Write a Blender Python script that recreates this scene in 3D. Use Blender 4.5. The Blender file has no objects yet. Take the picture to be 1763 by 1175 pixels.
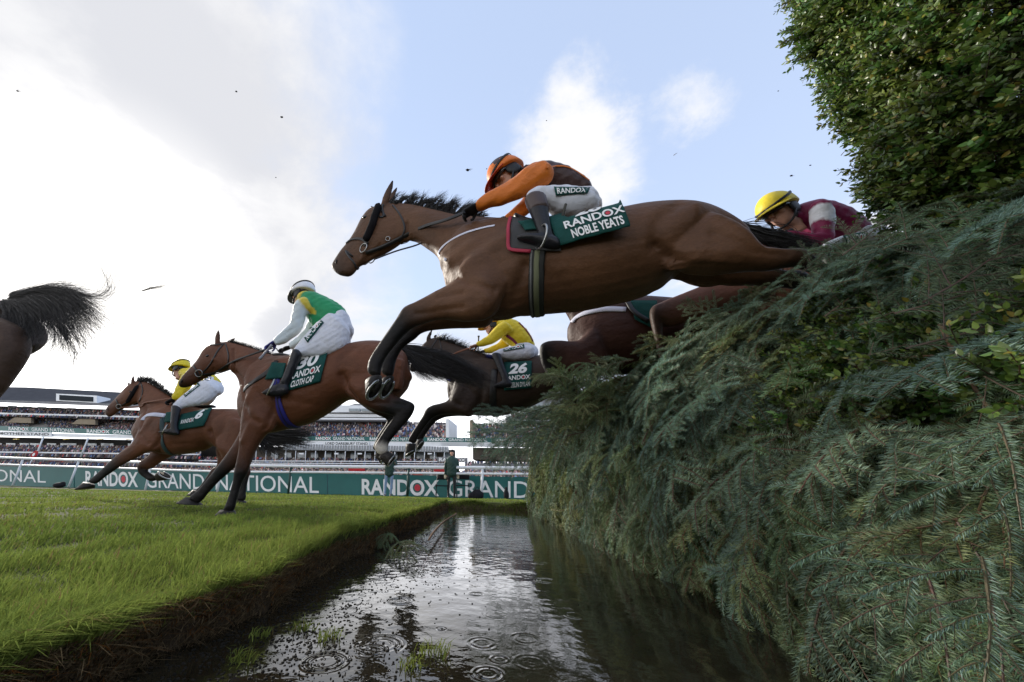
import bpy, bmesh, math, random
import numpy as np
from math import sin, cos, pi, radians, sqrt, atan2
from mathutils import Vector, Matrix, Euler, kdtree
from mathutils.bvhtree import BVHTree
random.seed(7)
RNG = np.random.default_rng(7)
SC = bpy.context.scene
COL = SC.collection

# ------------------------------------------------------------------ camera
H = 0.28
FPX, CX, CY = 590.0, 775.0, 587.5
TH, RO, AZ = radians(23.23), radians(1.146), radians(-5.434)
_f = Vector((sin(AZ)*cos(TH), cos(AZ)*cos(TH), sin(TH)))
_R = Vector((cos(AZ), -sin(AZ), 0)); _U = _R.cross(_f)
_X = cos(RO)*_R + sin(RO)*_U; _Y = -sin(RO)*_R + cos(RO)*_U
CAMP = Vector((0, 0, H))
cd = bpy.data.cameras.new('camera'); cam = bpy.data.objects.new('camera', cd); COL.objects.link(cam)
cam.matrix_world = Matrix(((_X.x, _Y.x, -_f.x, 0), (_X.y, _Y.y, -_f.y, 0), (_X.z, _Y.z, -_f.z, H), (0, 0, 0, 1)))
cd.sensor_width = 36.0; cd.lens = 36.0*FPX/1763.0
cd.shift_x = (881.5-CX)/1763.0; cd.shift_y = 0.0
cd.clip_start = 0.02; cd.clip_end = 3000.0
SC.camera = cam

# ------------------------------------------------------------------ sky, sun, exposure
SUN_EL, SUN_AZ = radians(24.0), radians(-56.0)
w = bpy.data.worlds.new('World'); SC.world = w; w.use_nodes = True
nt = w.node_tree; nt.nodes.clear()
def N(t, **k):
    n = nt.nodes.new(t)
    for a, b in k.items(): setattr(n, a, b)
    return n
def L(a, b): nt.links.new(a, b)
def math_(op, a, b=None, c=None):
    n = N('ShaderNodeMath', operation=op)
    for i, v in enumerate((a, b, c)):
        if v is None: continue
        if isinstance(v, (int, float)): n.inputs[i].default_value = v
        else: L(v, n.inputs[i])
    return n.outputs[0]
def sstep(v, a, b):
    n = N('ShaderNodeMapRange', interpolation_type='SMOOTHSTEP'); L(v, n.inputs[0])
    n.inputs[1].default_value = a; n.inputs[2].default_value = b
    return n.outputs[0]
def mixc(f, a, b):
    n = N('ShaderNodeMix', data_type='RGBA')
    if isinstance(f, (int, float)): n.inputs[0].default_value = f
    else: L(f, n.inputs[0])
    for s, v in ((n.inputs[6], a), (n.inputs[7], b)):
        if isinstance(v, tuple): s.default_value = (*v, 1)
        else: L(v, s)
    return n.outputs[2]
tc = N('ShaderNodeTexCoord'); D = tc.outputs['Generated']
sx = N('ShaderNodeSeparateXYZ'); L(D, sx.inputs[0])
dx, dy, dz = sx.outputs
# cloud-layer coordinates: the direction met with a flat layer overhead
inv = math_('DIVIDE', 1.0, math_('ADD', math_('MAXIMUM', dz, 0.0), 0.22))
cv = N('ShaderNodeVectorMath', operation='SCALE'); L(D, cv.inputs[0]); L(inv, cv.inputs[3])
def noise(scale, detail, rough, dist=0.0, vec=None):
    n = N('ShaderNodeTexNoise'); n.inputs['Scale'].default_value = scale; n.inputs['Detail'].default_value = detail
    n.inputs['Roughness'].default_value = rough; n.inputs['Distortion'].default_value = dist
    L(vec or cv.outputs[0], n.inputs['Vector']); return n.outputs[0]
n1 = noise(2.6, 9, 0.62, 0.25); n2 = noise(1.3, 6, 0.55, 0.4); n3 = noise(7.0, 8, 0.65, 0.2)
def centred(n, k): return math_('MULTIPLY', math_('SUBTRACT', n, 0.5), k)
# broad bank of cloud on the left
left = sstep(math_('ADD', math_('ADD', math_('MULTIPLY', dx, -1.0), centred(n1, 0.55)), math_('MULTIPLY', dz, -0.10)), 0.09, 0.40)
low = sstep(math_('ADD', math_('MULTIPLY', dz, -1.0), centred(n1, 0.30)), -0.54, -0.30)
lowl = math_('MULTIPLY', low, sstep(dx, 0.55, 0.05))
def puff(c, r, sq, soft, k):
    s = N('ShaderNodeVectorMath', operation='SUBTRACT'); L(D, s.inputs[0]); s.inputs[1].default_value = c
    m = N('ShaderNodeVectorMath', operation='MULTIPLY'); L(s.outputs[0], m.inputs[0]); m.inputs[1].default_value = sq
    le = N('ShaderNodeVectorMath', operation='LENGTH'); L(m.outputs[0], le.inputs[0])
    v = math_('ADD', math_('SUBTRACT', r, le.outputs[1]), math_('ADD', centred(n1, k), centred(n3, k*0.7)))
    return sstep(v, -soft, soft)
P1 = puff((0.225, 0.60, 0.765), 0.105, (1.0, 0.75, 0.75), 0.045, 0.24)
P1b = puff((0.30, 0.66, 0.69), 0.07, (1.0, 0.8, 0.9), 0.05, 0.22)
P2 = puff((0.455, 0.512, 0.73), 0.022, (1.0, 0.9, 0.9), 0.06, 0.34)
P3 = puff((0.70, 0.56, 0.44), 0.06, (0.9, 0.9, 1.3), 0.04, 0.18)
P4 = puff((0.50, 0.70, 0.50), 0.05, (0.9, 0.9, 1.3), 0.05, 0.2)
mask = left
for p_ in (lowl,): mask = math_('MAXIMUM', mask, p_)
SKY = N('ShaderNodeTexSky', sky_type='NISHITA'); SKY.sun_disc = False
SKY.sun_elevation = SUN_EL; SKY.sun_rotation = SUN_AZ; SKY.air_density = 1.0; SKY.dust_density = 0.6; SKY.ozone_density = 1.0
# thin high veil over the blue
veil = math_('ADD', math_('MULTIPLY', sstep(dz, 0.95, 0.15), 0.22), 0.66)
blue = mixc(veil, SKY.outputs[0], (4.5, 5.45, 7.4))
sund = (sin(SUN_AZ)*cos(SUN_EL), cos(SUN_AZ)*cos(SUN_EL), sin(SUN_EL))
dt = N('ShaderNodeVectorMath', operation='DOT_PRODUCT'); L(D, dt.inputs[0]); dt.inputs[1].default_value = sund
near_sun = sstep(dt.outputs[1], 0.935, 1.0)
shade = sstep(math_('ADD', math_('ADD', math_('MULTIPLY', n2, .45), math_('MULTIPLY', n1, .55)), math_('MULTIPLY', near_sun, 0.12)), 0.42, 0.60)
ccol = mixc(shade, (4.65, 4.72, 5.0), (5.75, 5.75, 5.85))
ccol = mixc(math_('MULTIPLY', near_sun, math_('ADD', math_('MULTIPLY', shade, 0.5), 0.5)), ccol, (9.5, 9.2, 8.8))
glow = N('ShaderNodeVectorMath', operation='SCALE'); L(ccol, glow.inputs[0]); L(math_('ADD', 1.0, math_('MULTIPLY', sstep(dz, 0.36, 0.05), 2.3)), glow.inputs[3])
pm = P1
for p_ in (P1b, math_('MULTIPLY', P2, 0.8), P3, P4): pm = math_('MAXIMUM', pm, p_)
out = mixc(pm, mixc(mask, blue, glow.outputs[0]), (6.0, 6.0, 6.1))
bg = N('ShaderNodeBackground'); L(out, bg.inputs[0]); bg.inputs[1].default_value = 0.10
wo = N('ShaderNodeOutputWorld'); L(bg.outputs[0], wo.inputs[0])
sl = bpy.data.lights.new('sun', 'SUN'); sl.energy = 2.8; sl.angle = radians(6.0); sl.color = (1.0, 0.93, 0.82)
so = bpy.data.objects.new('sun', sl); COL.objects.link(so)
so.rotation_euler = Vector(sund).to_track_quat('Z', 'Y').to_euler()
SC.view_settings.view_transform = 'Standard'; SC.view_settings.look = 'None'
SC.view_settings.exposure = 0.75; SC.view_settings.gamma = 1.0

# ------------------------------------------------------------------ helpers
def ray(px, py): return (_X*((px-CX)/FPX) - _Y*((py-CY)/FPX) + _f).normalized()
def on_plane(px, py, P, n):
    d = ray(px, py); P = Vector(P); n = Vector(n)
    return CAMP + d*((P-CAMP).dot(n)/d.dot(n))
def px_of(p):
    d = Vector(p)-CAMP; z = d.dot(_f); return CX+FPX*d.dot(_X)/z, CY-FPX*d.dot(_Y)/z
def tag(o, label=None, cat=None, group=None, kind=None):
    for k, v in (('label', label), ('category', cat), ('group', group), ('kind', kind)):
        if v: o[k] = v
    return o
def empty(name, loc, label, cat, group=None):
    o = bpy.data.objects.new(name, None); COL.objects.link(o); o.location = loc; o.empty_display_size = 0.2
    return tag(o, label, cat, group)
def world_of(q):
    m = Matrix.LocRotScale(q.location, q.rotation_euler, q.scale)
    return world_of(q.parent) @ q.matrix_parent_inverse @ m if q.parent else m
def setpar(o, par):
    if par is not None: o.parent = par; o.matrix_parent_inverse = world_of(par).inverted()
def mesh_obj(name, verts, faces, mat, par=None, smooth=True, attrs=None, mats=None, midx=None):
    me = bpy.data.meshes.new(name)
    verts = np.asarray(verts, dtype=np.float32).reshape(-1, 3)
    if isinstance(faces, np.ndarray):
        nf, k = faces.shape
        me.vertices.add(len(verts)); me.vertices.foreach_set('co', verts.ravel())
        me.loops.add(nf*k); me.loops.foreach_set('vertex_index', faces.astype(np.int32).ravel())
        me.polygons.add(nf); me.polygons.foreach_set('loop_start', np.arange(0, nf*k, k, dtype=np.int32))
        me.polygons.foreach_set('loop_total', np.full(nf, k, dtype=np.int32))
        me.update(calc_edges=True)
    else:
        me.from_pydata([tuple(map(float, v)) for v in verts], [], faces); me.update()
    for m in (mats or [mat]):
        if m is not None: me.materials.append(m)
    if midx is not None: me.polygons.foreach_set('material_index', np.asarray(midx, dtype=np.int32))
    if smooth: me.polygons.foreach_set('use_smooth', np.ones(len(me.polygons), dtype=bool))
    for k, v in (attrs or {}).items():
        v = np.asarray(v, dtype=np.float32)
        if v.ndim == 1: a = me.attributes.new(k, 'FLOAT', 'POINT'); a.data.foreach_set('value', v)
        else:
            a = me.attributes.new(k, 'FLOAT_COLOR', 'POINT')
            a.data.foreach_set('color', np.concatenate([v, np.ones((len(v), 1), np.float32)], 1).ravel())
    o = bpy.data.objects.new(name, me); COL.objects.link(o); setpar(o, par)
    return o

MATS = {}
def M(name, col, rough=0.6, spec=0.4, metal=0.0, var=0.0, vscale=8.0, bump=0.0, bscale=40.0, attr=None, col2=None, sheen=0.0, coat=0.0,
      transl=0.0, rnd=0.0, matte=False, fine=0.0, detail=5.0, bstretch=None):
    if name in MATS: return MATS[name]
    m = bpy.data.materials.new(name); m.use_nodes = True; t = m.node_tree; t.nodes.clear()
    def n(ty): return t.nodes.new(ty)
    b = n('ShaderNodeBsdfPrincipled'); o = n('ShaderNodeOutputMaterial')
    b.inputs['Roughness'].default_value = rough; b.inputs['Metallic'].default_value = metal
    b.inputs['Specular IOR Level'].default_value = spec
    if sheen: b.inputs['Sheen Weight'].default_value = sheen; b.inputs['Sheen Roughness'].default_value = 0.4
    if coat: b.inputs['Coat Weight'].default_value = coat; b.inputs['Coat Roughness'].default_value = 0.12
    cs = None
    tcn = n('ShaderNodeTexCoord')
    if attr and col2 is None:
        a = n('ShaderNodeAttribute'); a.attribute_name = attr; cs = a.outputs['Color']
    elif attr:
        a = n('ShaderNodeAttribute'); a.attribute_name = attr
        mx = n('ShaderNodeMix'); mx.data_type = 'RGBA'; t.links.new(a.outputs['Fac'], mx.inputs[0])
        mx.inputs[6].default_value = (*col, 1); mx.inputs[7].default_value = (*col2, 1); cs = mx.outputs[2]
    elif col2 is not None:
        nz = n('ShaderNodeTexNoise'); nz.inputs['Scale'].default_value = vscale; nz.inputs['Detail'].default_value = detail; nz.inputs['Roughness'].default_value = 0.6
        t.links.new(tcn.outputs['Object'], nz.inputs['Vector'])
        rp = n('ShaderNodeMapRange'); t.links.new(nz.outputs[0], rp.inputs[0]); rp.inputs[1].default_value = 0.38; rp.inputs[2].default_value = 0.62
        mx = n('ShaderNodeMix'); mx.data_type = 'RGBA'; t.links.new(rp.outputs[0], mx.inputs[0])
        mx.inputs[6].default_value = (*col, 1); mx.inputs[7].default_value = (*col2, 1); cs = mx.outputs[2]
    if var or rnd:
        hv = n('ShaderNodeHueSaturation')
        if cs is not None: t.links.new(cs, hv.inputs['Color'])
        else: hv.inputs['Color'].default_value = (*col, 1)
        src = None
        if var:
            nz = n('ShaderNodeTexNoise'); nz.inputs['Scale'].default_value = vscale; nz.inputs['Detail'].default_value = detail; nz.inputs['Roughness'].default_value = 0.65
            t.links.new(tcn.outputs['Object'], nz.inputs['Vector'])
            rp = n('ShaderNodeMapRange'); t.links.new(nz.outputs[0], rp.inputs[0])
            rp.inputs[1].default_value = 0.3; rp.inputs[2].default_value = 0.7
            rp.inputs[3].default_value = 1-var; rp.inputs[4].default_value = 1+var; src = rp.outputs[0]
            if fine:
                nf = n('ShaderNodeTexNoise'); nf.inputs['Scale'].default_value = fine; nf.inputs['Detail'].default_value = 3; fm = n('ShaderNodeMapping'); fm.inputs['Scale'].default_value = (.35, .35, 1.0)
                t.links.new(tcn.outputs['Object'], fm.inputs[0]); t.links.new(fm.outputs[0], nf.inputs['Vector']); fr = n('ShaderNodeMapRange'); t.links.new(nf.outputs[0], fr.inputs[0]); fr.inputs[1].default_value = .3; fr.inputs[2].default_value = .7; fr.inputs[3].default_value = .86; fr.inputs[4].default_value = 1.14
                fx_ = n('ShaderNodeMath'); fx_.operation = 'MULTIPLY'; t.links.new(src, fx_.inputs[0]); t.links.new(fr.outputs[0], fx_.inputs[1]); src = fx_.outputs[0]
        if rnd:
            oi = n('ShaderNodeObjectInfo'); rr = n('ShaderNodeMapRange'); t.links.new(oi.outputs['Random'], rr.inputs[0])
            rr.inputs[3].default_value = 1-rnd; rr.inputs[4].default_value = 1+rnd
            if src is not None:
                mm = n('ShaderNodeMath'); mm.operation = 'MULTIPLY'; t.links.new(src, mm.inputs[0]); t.links.new(rr.outputs[0], mm.inputs[1]); src = mm.outputs[0]
            else: src = rr.outputs[0]
            r2 = n('ShaderNodeMath'); r2.operation = 'MULTIPLY'; t.links.new(oi.outputs['Random'], r2.inputs[0]); r2.inputs[1].default_value = 7.31
            r3 = n('ShaderNodeMath'); r3.operation = 'FRACT'; t.links.new(r2.outputs[0], r3.inputs[0])
            r4 = n('ShaderNodeMapRange'); t.links.new(r3.outputs[0], r4.inputs[0]); r4.inputs[3].default_value = 0.5-0.045; r4.inputs[4].default_value = 0.5+0.03
            t.links.new(r4.outputs[0], hv.inputs['Hue'])
        t.links.new(src, hv.inputs['Value']); cs = hv.outputs[0]
    if cs is not None: t.links.new(cs, b.inputs['Base Color'])
    else: b.inputs['Base Color'].default_value = (*col, 1)
    if bump:
        nz = n('ShaderNodeTexNoise'); nz.inputs['Scale'].default_value = bscale; nz.inputs['Detail'].default_value = 4
        if bstretch:
            mp = n('ShaderNodeMapping'); mp.inputs['Scale'].default_value = bstretch; t.links.new(tcn.outputs['Object'], mp.inputs[0]); t.links.new(mp.outputs[0], nz.inputs['Vector'])
        else: t.links.new(tcn.outputs['Object'], nz.inputs['Vector'])
        bp = n('ShaderNodeBump'); bp.inputs['Strength'].default_value = bump; bp.inputs['Distance'].default_value = 0.4/bscale
        t.links.new(nz.outputs[0], bp.inputs['Height']); t.links.new(bp.outputs[0], b.inputs['Normal'])
    sh = b.outputs[0]
    if matte:
        df = n('ShaderNodeBsdfDiffuse'); t.links.new(cs, df.inputs[0]) if cs is not None else None; sh = df.outputs[0]
    if transl:
        tr = n('ShaderNodeBsdfTranslucent')
        if cs is not None: t.links.new(cs, tr.inputs[0])
        else: tr.inputs[0].default_value = (*col, 1)
        ms = n('ShaderNodeMixShader'); ms.inputs[0].default_value = transl
        t.links.new(sh, ms.inputs[1]); t.links.new(tr.outputs[0], ms.inputs[2]); sh = ms.outputs[0]
    t.links.new(sh, o.inputs[0]); MATS[name] = m; return m

def catmull(P, sub):
    P = np.asarray(P, float)
    if len(P) < 3 or sub == 1:
        if len(P) == 2 and sub > 1:
            return np.array([P[0]+(P[1]-P[0])*i/sub for i in range(sub)]+[P[1]])
        return P
    Q = np.concatenate([[2*P[0]-P[1]], P, [2*P[-1]-P[-2]]]); out = []
    for i in range(1, len(Q)-2):
        p0, p1, p2, p3 = Q[i-1:i+3]
        for k in range(sub):
            t = k/sub
            out.append(0.5*((2*p1)+(p2-p0)*t+(2*p0-5*p1+4*p2-p3)*t*t+(3*p1-p0-3*p2+p3)*t**3))
    out.append(P[-1]); return np.array(out)
class MB:
    """collects geometry for ONE mesh"""
    def __init__(s): s.v = []; s.f = []; s.n = 0; s.a = []; s.mi = []; s.cur = 0
    def add(s, v, f, a=0.0):
        v = [tuple(map(float, q)) for q in v]
        s.v += v; s.f += [tuple(i+s.n for i in q) for q in f]; s.mi += [s.cur]*len(f)
        s.a += list(a) if hasattr(a, '__len__') else [a]*len(v); s.n += len(v)
    def rings(s, R, cap=True, a=0.0, closed=True):
        k = len(R[0]); v = [q for r in R for q in r]; f = []
        for i in range(len(R)-1):
            for j in range(k if closed else k-1):
                j2 = (j+1) % k; f.append((i*k+j, i*k+j2, (i+1)*k+j2, (i+1)*k+j))
        if cap and closed: f.append(tuple(range(k))[::-1]); f.append(tuple((len(R)-1)*k+j for j in range(k)))
        s.add(v, f, a)
    def tube(s, P, r, k=8, sub=1, a=0.0, flat=None):
        P = np.asarray(P, float); r = np.full(len(P), r) if np.isscalar(r) else np.asarray(r, float)
        Q = catmull(np.concatenate([P, r[:, None]], 1), sub); P = Q[:, :3]; r = Q[:, 3]
        T = np.gradient(P, axis=0); T /= np.linalg.norm(T, axis=1)[:, None]+1e-12
        ref = np.array([0, 0, 1.0]) if abs(T[0][2]) < 0.9 else np.array([1.0, 0, 0])
        R = []; u = None
        for p, t, rr in zip(P, T, r):
            u = ref-t*ref.dot(t) if u is None else u-t*u.dot(t); u /= np.linalg.norm(u); w_ = np.cross(t, u)
            R.append([p+rr*(u*cos(2*pi*j/k)+w_*sin(2*pi*j/k)) for j in range(k)])
        s.rings(R, a=a)
    def box(s, c, x, y, z, a=0.0):
        c, x, y, z = (np.asarray(q, float) for q in (c, x, y, z))
        v = [c+i*x+j*y+k*z for i in (-1, 1) for j in (-1, 1) for k in (-1, 1)]
        f = [(0, 1, 3, 2), (4, 6, 7, 5), (0, 4, 5, 1), (2, 3, 7, 6), (0, 2, 6, 4), (1, 5, 7, 3)]
        if np.dot(np.cross(x, y), z) < 0: f = [q[::-1] for q in f]
        s.add(v, f, a)
    def bx(s, x0, x1, y0, y1, z0, z1, a=0.0): s.box(((x0+x1)/2, (y0+y1)/2, (z0+z1)/2), ((x1-x0)/2, 0, 0), (0, (y1-y0)/2, 0), (0, 0, (z1-z0)/2), a)
    def ell(s, c, ax, ay, az, nu=14, nv=9, a=0.0):
        c, ax, ay, az = (np.asarray(q, float) for q in (c, ax, ay, az)); R = []
        for i in range(nv+1):
            t = pi*(0.02+0.96*i/nv)
            R.append([c+az*cos(t)+sin(t)*(ax*cos(2*pi*j/nu)+ay*sin(2*pi*j/nu)) for j in range(nu)])
        s.rings(R[::-1] if np.dot(np.cross(ax, ay), az) > 0 else R, a=a)
    def build(s, name, mat, par=None, smooth=True, attr=None, mats=None):
        return mesh_obj(name, s.v, s.f, mat, par, smooth, {attr: np.array(s.a)} if attr else None, mats, s.mi if mats else None)
def smooth_flat(o, ang=35):
    pass
def remesh(mb, vox, smooth=6, k=None):
    """union of closed shapes as one continuous skin; returns verts, faces"""
    me = bpy.data.meshes.new('tmp'); me.from_pydata(mb.v, [], mb.f); me.update()
    bm = bmesh.new(); bm.from_mesh(me); bmesh.ops.recalc_face_normals(bm, faces=bm.faces); bm.to_mesh(me); bm.free()
    o = bpy.data.objects.new('tmp', me); COL.objects.link(o)
    r = o.modifiers.new('r', 'REMESH'); r.mode = 'VOXEL'; r.voxel_size = vox
    if smooth: q = o.modifiers.new('s', 'SMOOTH'); q.factor = 0.5; q.iterations = smooth
    dg = bpy.context.evaluated_depsgraph_get(); ev = o.evaluated_get(dg).to_mesh()
    V = np.empty(len(ev.vertices)*3, np.float32); ev.vertices.foreach_get('co', V); V = V.reshape(-1, 3)
    F = np.empty(len(ev.polygons)*4, np.int32)
    lt = np.empty(len(ev.polygons), np.int32); ev.polygons.foreach_get('loop_total', lt)
    li = np.empty(len(ev.loops), np.int32); ev.loops.foreach_get('vertex_index', li)
    F = li.reshape(-1, 4) if (lt == 4).all() else [tuple(p.vertices) for p in ev.polygons]
    bpy.data.objects.remove(o); bpy.data.meshes.remove(me)
    return V, F
def bvh_of(V, F): return BVHTree.FromPolygons([tuple(map(float, v)) for v in V], [tuple(map(int, f)) for f in F])
def near_attr(V, pts, vals, k=4):
    kd = kdtree.KDTree(len(pts))
    for i, p in enumerate(pts): kd.insert(p, i)
    kd.balance(); vals = np.asarray(vals, float); out = np.empty((len(V),)+vals.shape[1:])
    for i, v in enumerate(V):
        ws = 0; s = 0
        for co, idx, d in kd.find_n(v, k): q = 1/(d+0.004)**2; ws += q; s += q*vals[idx]
        out[i] = s/ws
    return out

# lettering -------------------------------------------------------------
_TX = {}
def text_raw(body, bold=0.0, shear=0.0):
    key = (body, bold, shear)
    if key in _TX: return _TX[key]
    c = bpy.data.curves.new('t', 'FONT'); c.body = body; c.offset = bold; c.shear = shear; c.resolution_u = 4
    o = bpy.data.objects.new('t', c); COL.objects.link(o)
    dg = bpy.context.evaluated_depsgraph_get(); me = o.evaluated_get(dg).to_mesh()
    V = np.array([(v.co.x, v.co.y) for v in me.vertices]); F = [tuple(p.vertices) for p in me.polygons]
    bpy.data.objects.remove(o); bpy.data.curves.remove(c)
    _TX[key] = (V, F); return V, F
def text_norm(body, bold=0.0, shear=0.0):
    V, F = text_raw(body, bold, shear); lo = V.min(0); hi = V.max(0)
    return (V-lo)/(hi-lo), F, (hi[0]-lo[0])/(hi[1]-lo[1])
def o_centre(pre, full, bold, shear=0.0):
    """fractions of the width between which the letter after <pre> lies"""
    V, _ = text_raw(full, bold, shear); lo, hi = V[:, 0].min(), V[:, 0].max()
    a = text_raw(pre, bold, shear)[0][:, 0].max(); b = text_raw(pre+'O', bold, shear)[0][:, 0].max()
    return (((a+b)/2+0.03)-lo)/(hi-lo), (b-a)/(hi-lo)
def lettering(mapf, items, par, off=0.004, white=None, name='lettering'):
    """items: (text, u0, v0, u1, v1, bold, shear, dot) in the surface's own 0..1 coordinates"""
    mb = MB()
    for body, u0, v0, u1, v1, bold, shear, dot in items:
        V, F, _ = text_norm(body, bold, shear)
        mb.cur = 0
        mb.add([mapf(u0+(u1-u0)*u, v0+(v1-v0)*v, off) for u, v in V], F)
        if dot:
            cu, wu = o_centre('RAND', body, bold, shear); r = wu*0.20; ar = _TX[(body, bold, shear)][0]
            asp = (ar[:, 0].max()-ar[:, 0].min())/(ar[:, 1].max()-ar[:, 1].min())
            mb.cur = 1; k = 14
            mb.add([mapf(u0+(u1-u0)*(cu+r*cos(2*pi*j/k)), v0+(v1-v0)*(0.5+r*asp*sin(2*pi*j/k)), off) for j in range(k)], [tuple(range(k))])
    return mb.build(name, None, par, smooth=False, mats=[white or M('letter_white', (.80, .80, .78), .5), M('logo_red', (.55, .03, .05), .5)])

def scatter(name, protos, P, R, S, I, par):
    """one object holding a mass of instances of the given objects"""
    me = bpy.data.meshes.new(name); n = len(P)
    me.vertices.add(n); me.vertices.foreach_set('co', np.asarray(P, np.float32).ravel())
    a = me.attributes.new('rot', 'FLOAT_VECTOR', 'POINT'); a.data.foreach_set('vector', np.asarray(R, np.float32).ravel())
    a = me.attributes.new('scl', 'FLOAT', 'POINT'); a.data.foreach_set('value', np.asarray(S, np.float32))
    a = me.attributes.new('idx', 'INT', 'POINT'); a.data.foreach_set('value', np.asarray(I, np.int32))
    o = bpy.data.objects.new(name, me); COL.objects.link(o)
    g = bpy.data.node_groups.new(name, 'GeometryNodeTree')
    g.interface.new_socket('Geometry', in_out='INPUT', socket_type='NodeSocketGeometry')
    g.interface.new_socket('Geometry', in_out='OUTPUT', socket_type='NodeSocketGeometry')
    gi = g.nodes.new('NodeGroupInput'); go = g.nodes.new('NodeGroupOutput')
    ip = g.nodes.new('GeometryNodeInstanceOnPoints'); jn = g.nodes.new('GeometryNodeJoinGeometry')
    for p in protos[::-1]:
        oi = g.nodes.new('GeometryNodeObjectInfo'); oi.inputs['Object'].default_value = p; oi.inputs['As Instance'].default_value = True
        g.links.new(oi.outputs['Geometry'], jn.inputs[0])
    def at(nm, ty):
        q = g.nodes.new('GeometryNodeInputNamedAttribute'); q.data_type = ty; q.inputs['Name'].default_value = nm; return q.outputs['Attribute']
    g.links.new(gi.outputs[0], ip.inputs['Points']); g.links.new(jn.outputs[0], ip.inputs['Instance'])
    ip.inputs['Pick Instance'].default_value = True
    g.links.new(at('idx', 'INT'), ip.inputs['Instance Index']); g.links.new(at('rot', 'FLOAT_VECTOR'), ip.inputs['Rotation'])
    g.links.new(at('scl', 'FLOAT'), ip.inputs['Scale']); g.links.new(ip.outputs[0], go.inputs[0])
    md = o.modifiers.new('scatter', 'NODES'); md.node_group = g
    setpar(o, par); o['kind'] = 'stuff'; return o
def frame_euler(d, up):
    d = Vector(d).normalized(); up = Vector(up); y = up.cross(d).normalized(); z = d.cross(y)
    return Matrix(((d.x, y.x, z.x), (d.y, y.y, z.y), (d.z, y.z, z.z))).to_euler()
# ------------------------------------------------------------------ ground, water, grass
WZ = -0.090
def smst(x, a, b):
    t = np.clip((np.asarray(x, float)-a)/(b-a), 0, 1); return t*t*(3-2*t)
def edge_x(y): return -0.755 + 0.022*np.sin(y*5.1+1)+0.016*np.sin(y*11.3)+0.011*np.sin(y*23.7+2)+0.006*np.sin(y*51.)
def land(x, y):
    return 0.035*smst(y, 1.0, 2.4) - 0.13*smst(y, 8.5, 15) + 0.008*np.sin(x*2.1+y*1.3)+0.006*np.sin(x*4.7-y*3.1)
DEND = 7.55
def gz(x, y):
    x = np.asarray(x, float); y = np.asarray(y, float)
    e = edge_x(y)+0.008*np.sin(x*90+y*70)
    d = smst(x, e-0.015, e+0.075)*(1-smst(x, 1.7, 1.9))*(1-smst(y, DEND-0.10, DEND+0.08+0.05*np.sin(x*6)))
    return land(x, y)*(1-d) + d*(-0.30)
def axis(parts):
    o = []
    for a, b, st in parts: o += list(np.arange(a, b, st))
    return np.array(o+[parts[-1][1]])
gx = axis([(-900, -60, 60), (-60, -14, 4), (-14, -3, 0.4), (-3, -1.0, 0.07), (-1.0, -0.55, 0.013), (-0.55, 1.6, 0.1), (1.6, 2.1, 0.05), (2.1, 14, 1.0), (14, 900, 60)])
gy = axis([(-200, -3, 20), (-3, 0.2, 0.3), (0.2, 3.5, 0.03), (3.5, 7.2, 0.06), (7.2, 7.9, 0.03), (7.9, 20, 0.4), (20, 80, 6), (80, 1500, 90)])
X, Y = np.meshgrid(gx, gy); Z = gz(X, Y)
nxg, nyg = len(gx), len(gy)
ii = np.arange(nyg-1)[:, None]*nxg+np.arange(nxg-1)[None, :]
F = np.stack([ii, ii+1, ii+1+nxg, ii+nxg], -1).reshape(-1, 4)
def soil_mat():
    m = M('turf_soil', (.055, .062, .018), .95, .15, var=.4, vscale=6, bump=.8, bscale=30); t = m.node_tree
    b = [n for n in t.nodes if n.type == 'BSDF_PRINCIPLED'][0]; src = b.inputs['Base Color'].links[0].from_socket
    g = t.nodes.new('ShaderNodeNewGeometry'); s = t.nodes.new('ShaderNodeSeparateXYZ'); t.links.new(g.outputs['Position'], s.inputs[0])
    r = t.nodes.new('ShaderNodeMapRange'); t.links.new(s.outputs[2], r.inputs[0]); r.inputs[1].default_value = -0.035; r.inputs[2].default_value = 0.0
    # below the turf line the sheet is bare earth, only within the ditch
    r2 = t.nodes.new('ShaderNodeMapRange'); t.links.new(s.outputs[1], r2.inputs[0]); r2.inputs[1].default_value = 7.9; r2.inputs[2].default_value = 8.1
    mx0 = t.nodes.new('ShaderNodeMath'); mx0.operation = 'MAXIMUM'; t.links.new(r.outputs[0], mx0.inputs[0]); t.links.new(r2.outputs[0], mx0.inputs[1])
    mx = t.nodes.new('ShaderNodeMix'); mx.data_type = 'RGBA'; t.links.new(mx0.outputs[0], mx.inputs[0])
    nz = t.nodes.new('ShaderNodeTexNoise'); nz.inputs['Scale'].default_value = 22; nz.inputs['Detail'].default_value = 8
    cr = t.nodes.new('ShaderNodeMix'); cr.data_type = 'RGBA'; t.links.new(nz.outputs[0], cr.inputs[0])
    cr.inputs[6].default_value = (.022, .017, .012, 1); cr.inputs[7].default_value = (.15, .105, .065, 1)
    t.links.new(cr.outputs[2], mx.inputs[6]); t.links.new(src, mx.inputs[7]); t.links.new(mx.outputs[2], b.inputs['Base Color'])
    return m
V = np.stack([X, Y, Z], -1).reshape(-1, 3)
tag(mesh_obj('ground', V, F, soil_mat()), 'turf of the racecourse cut by a ditch with bare earth banks', 'ground', kind='structure')

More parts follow.
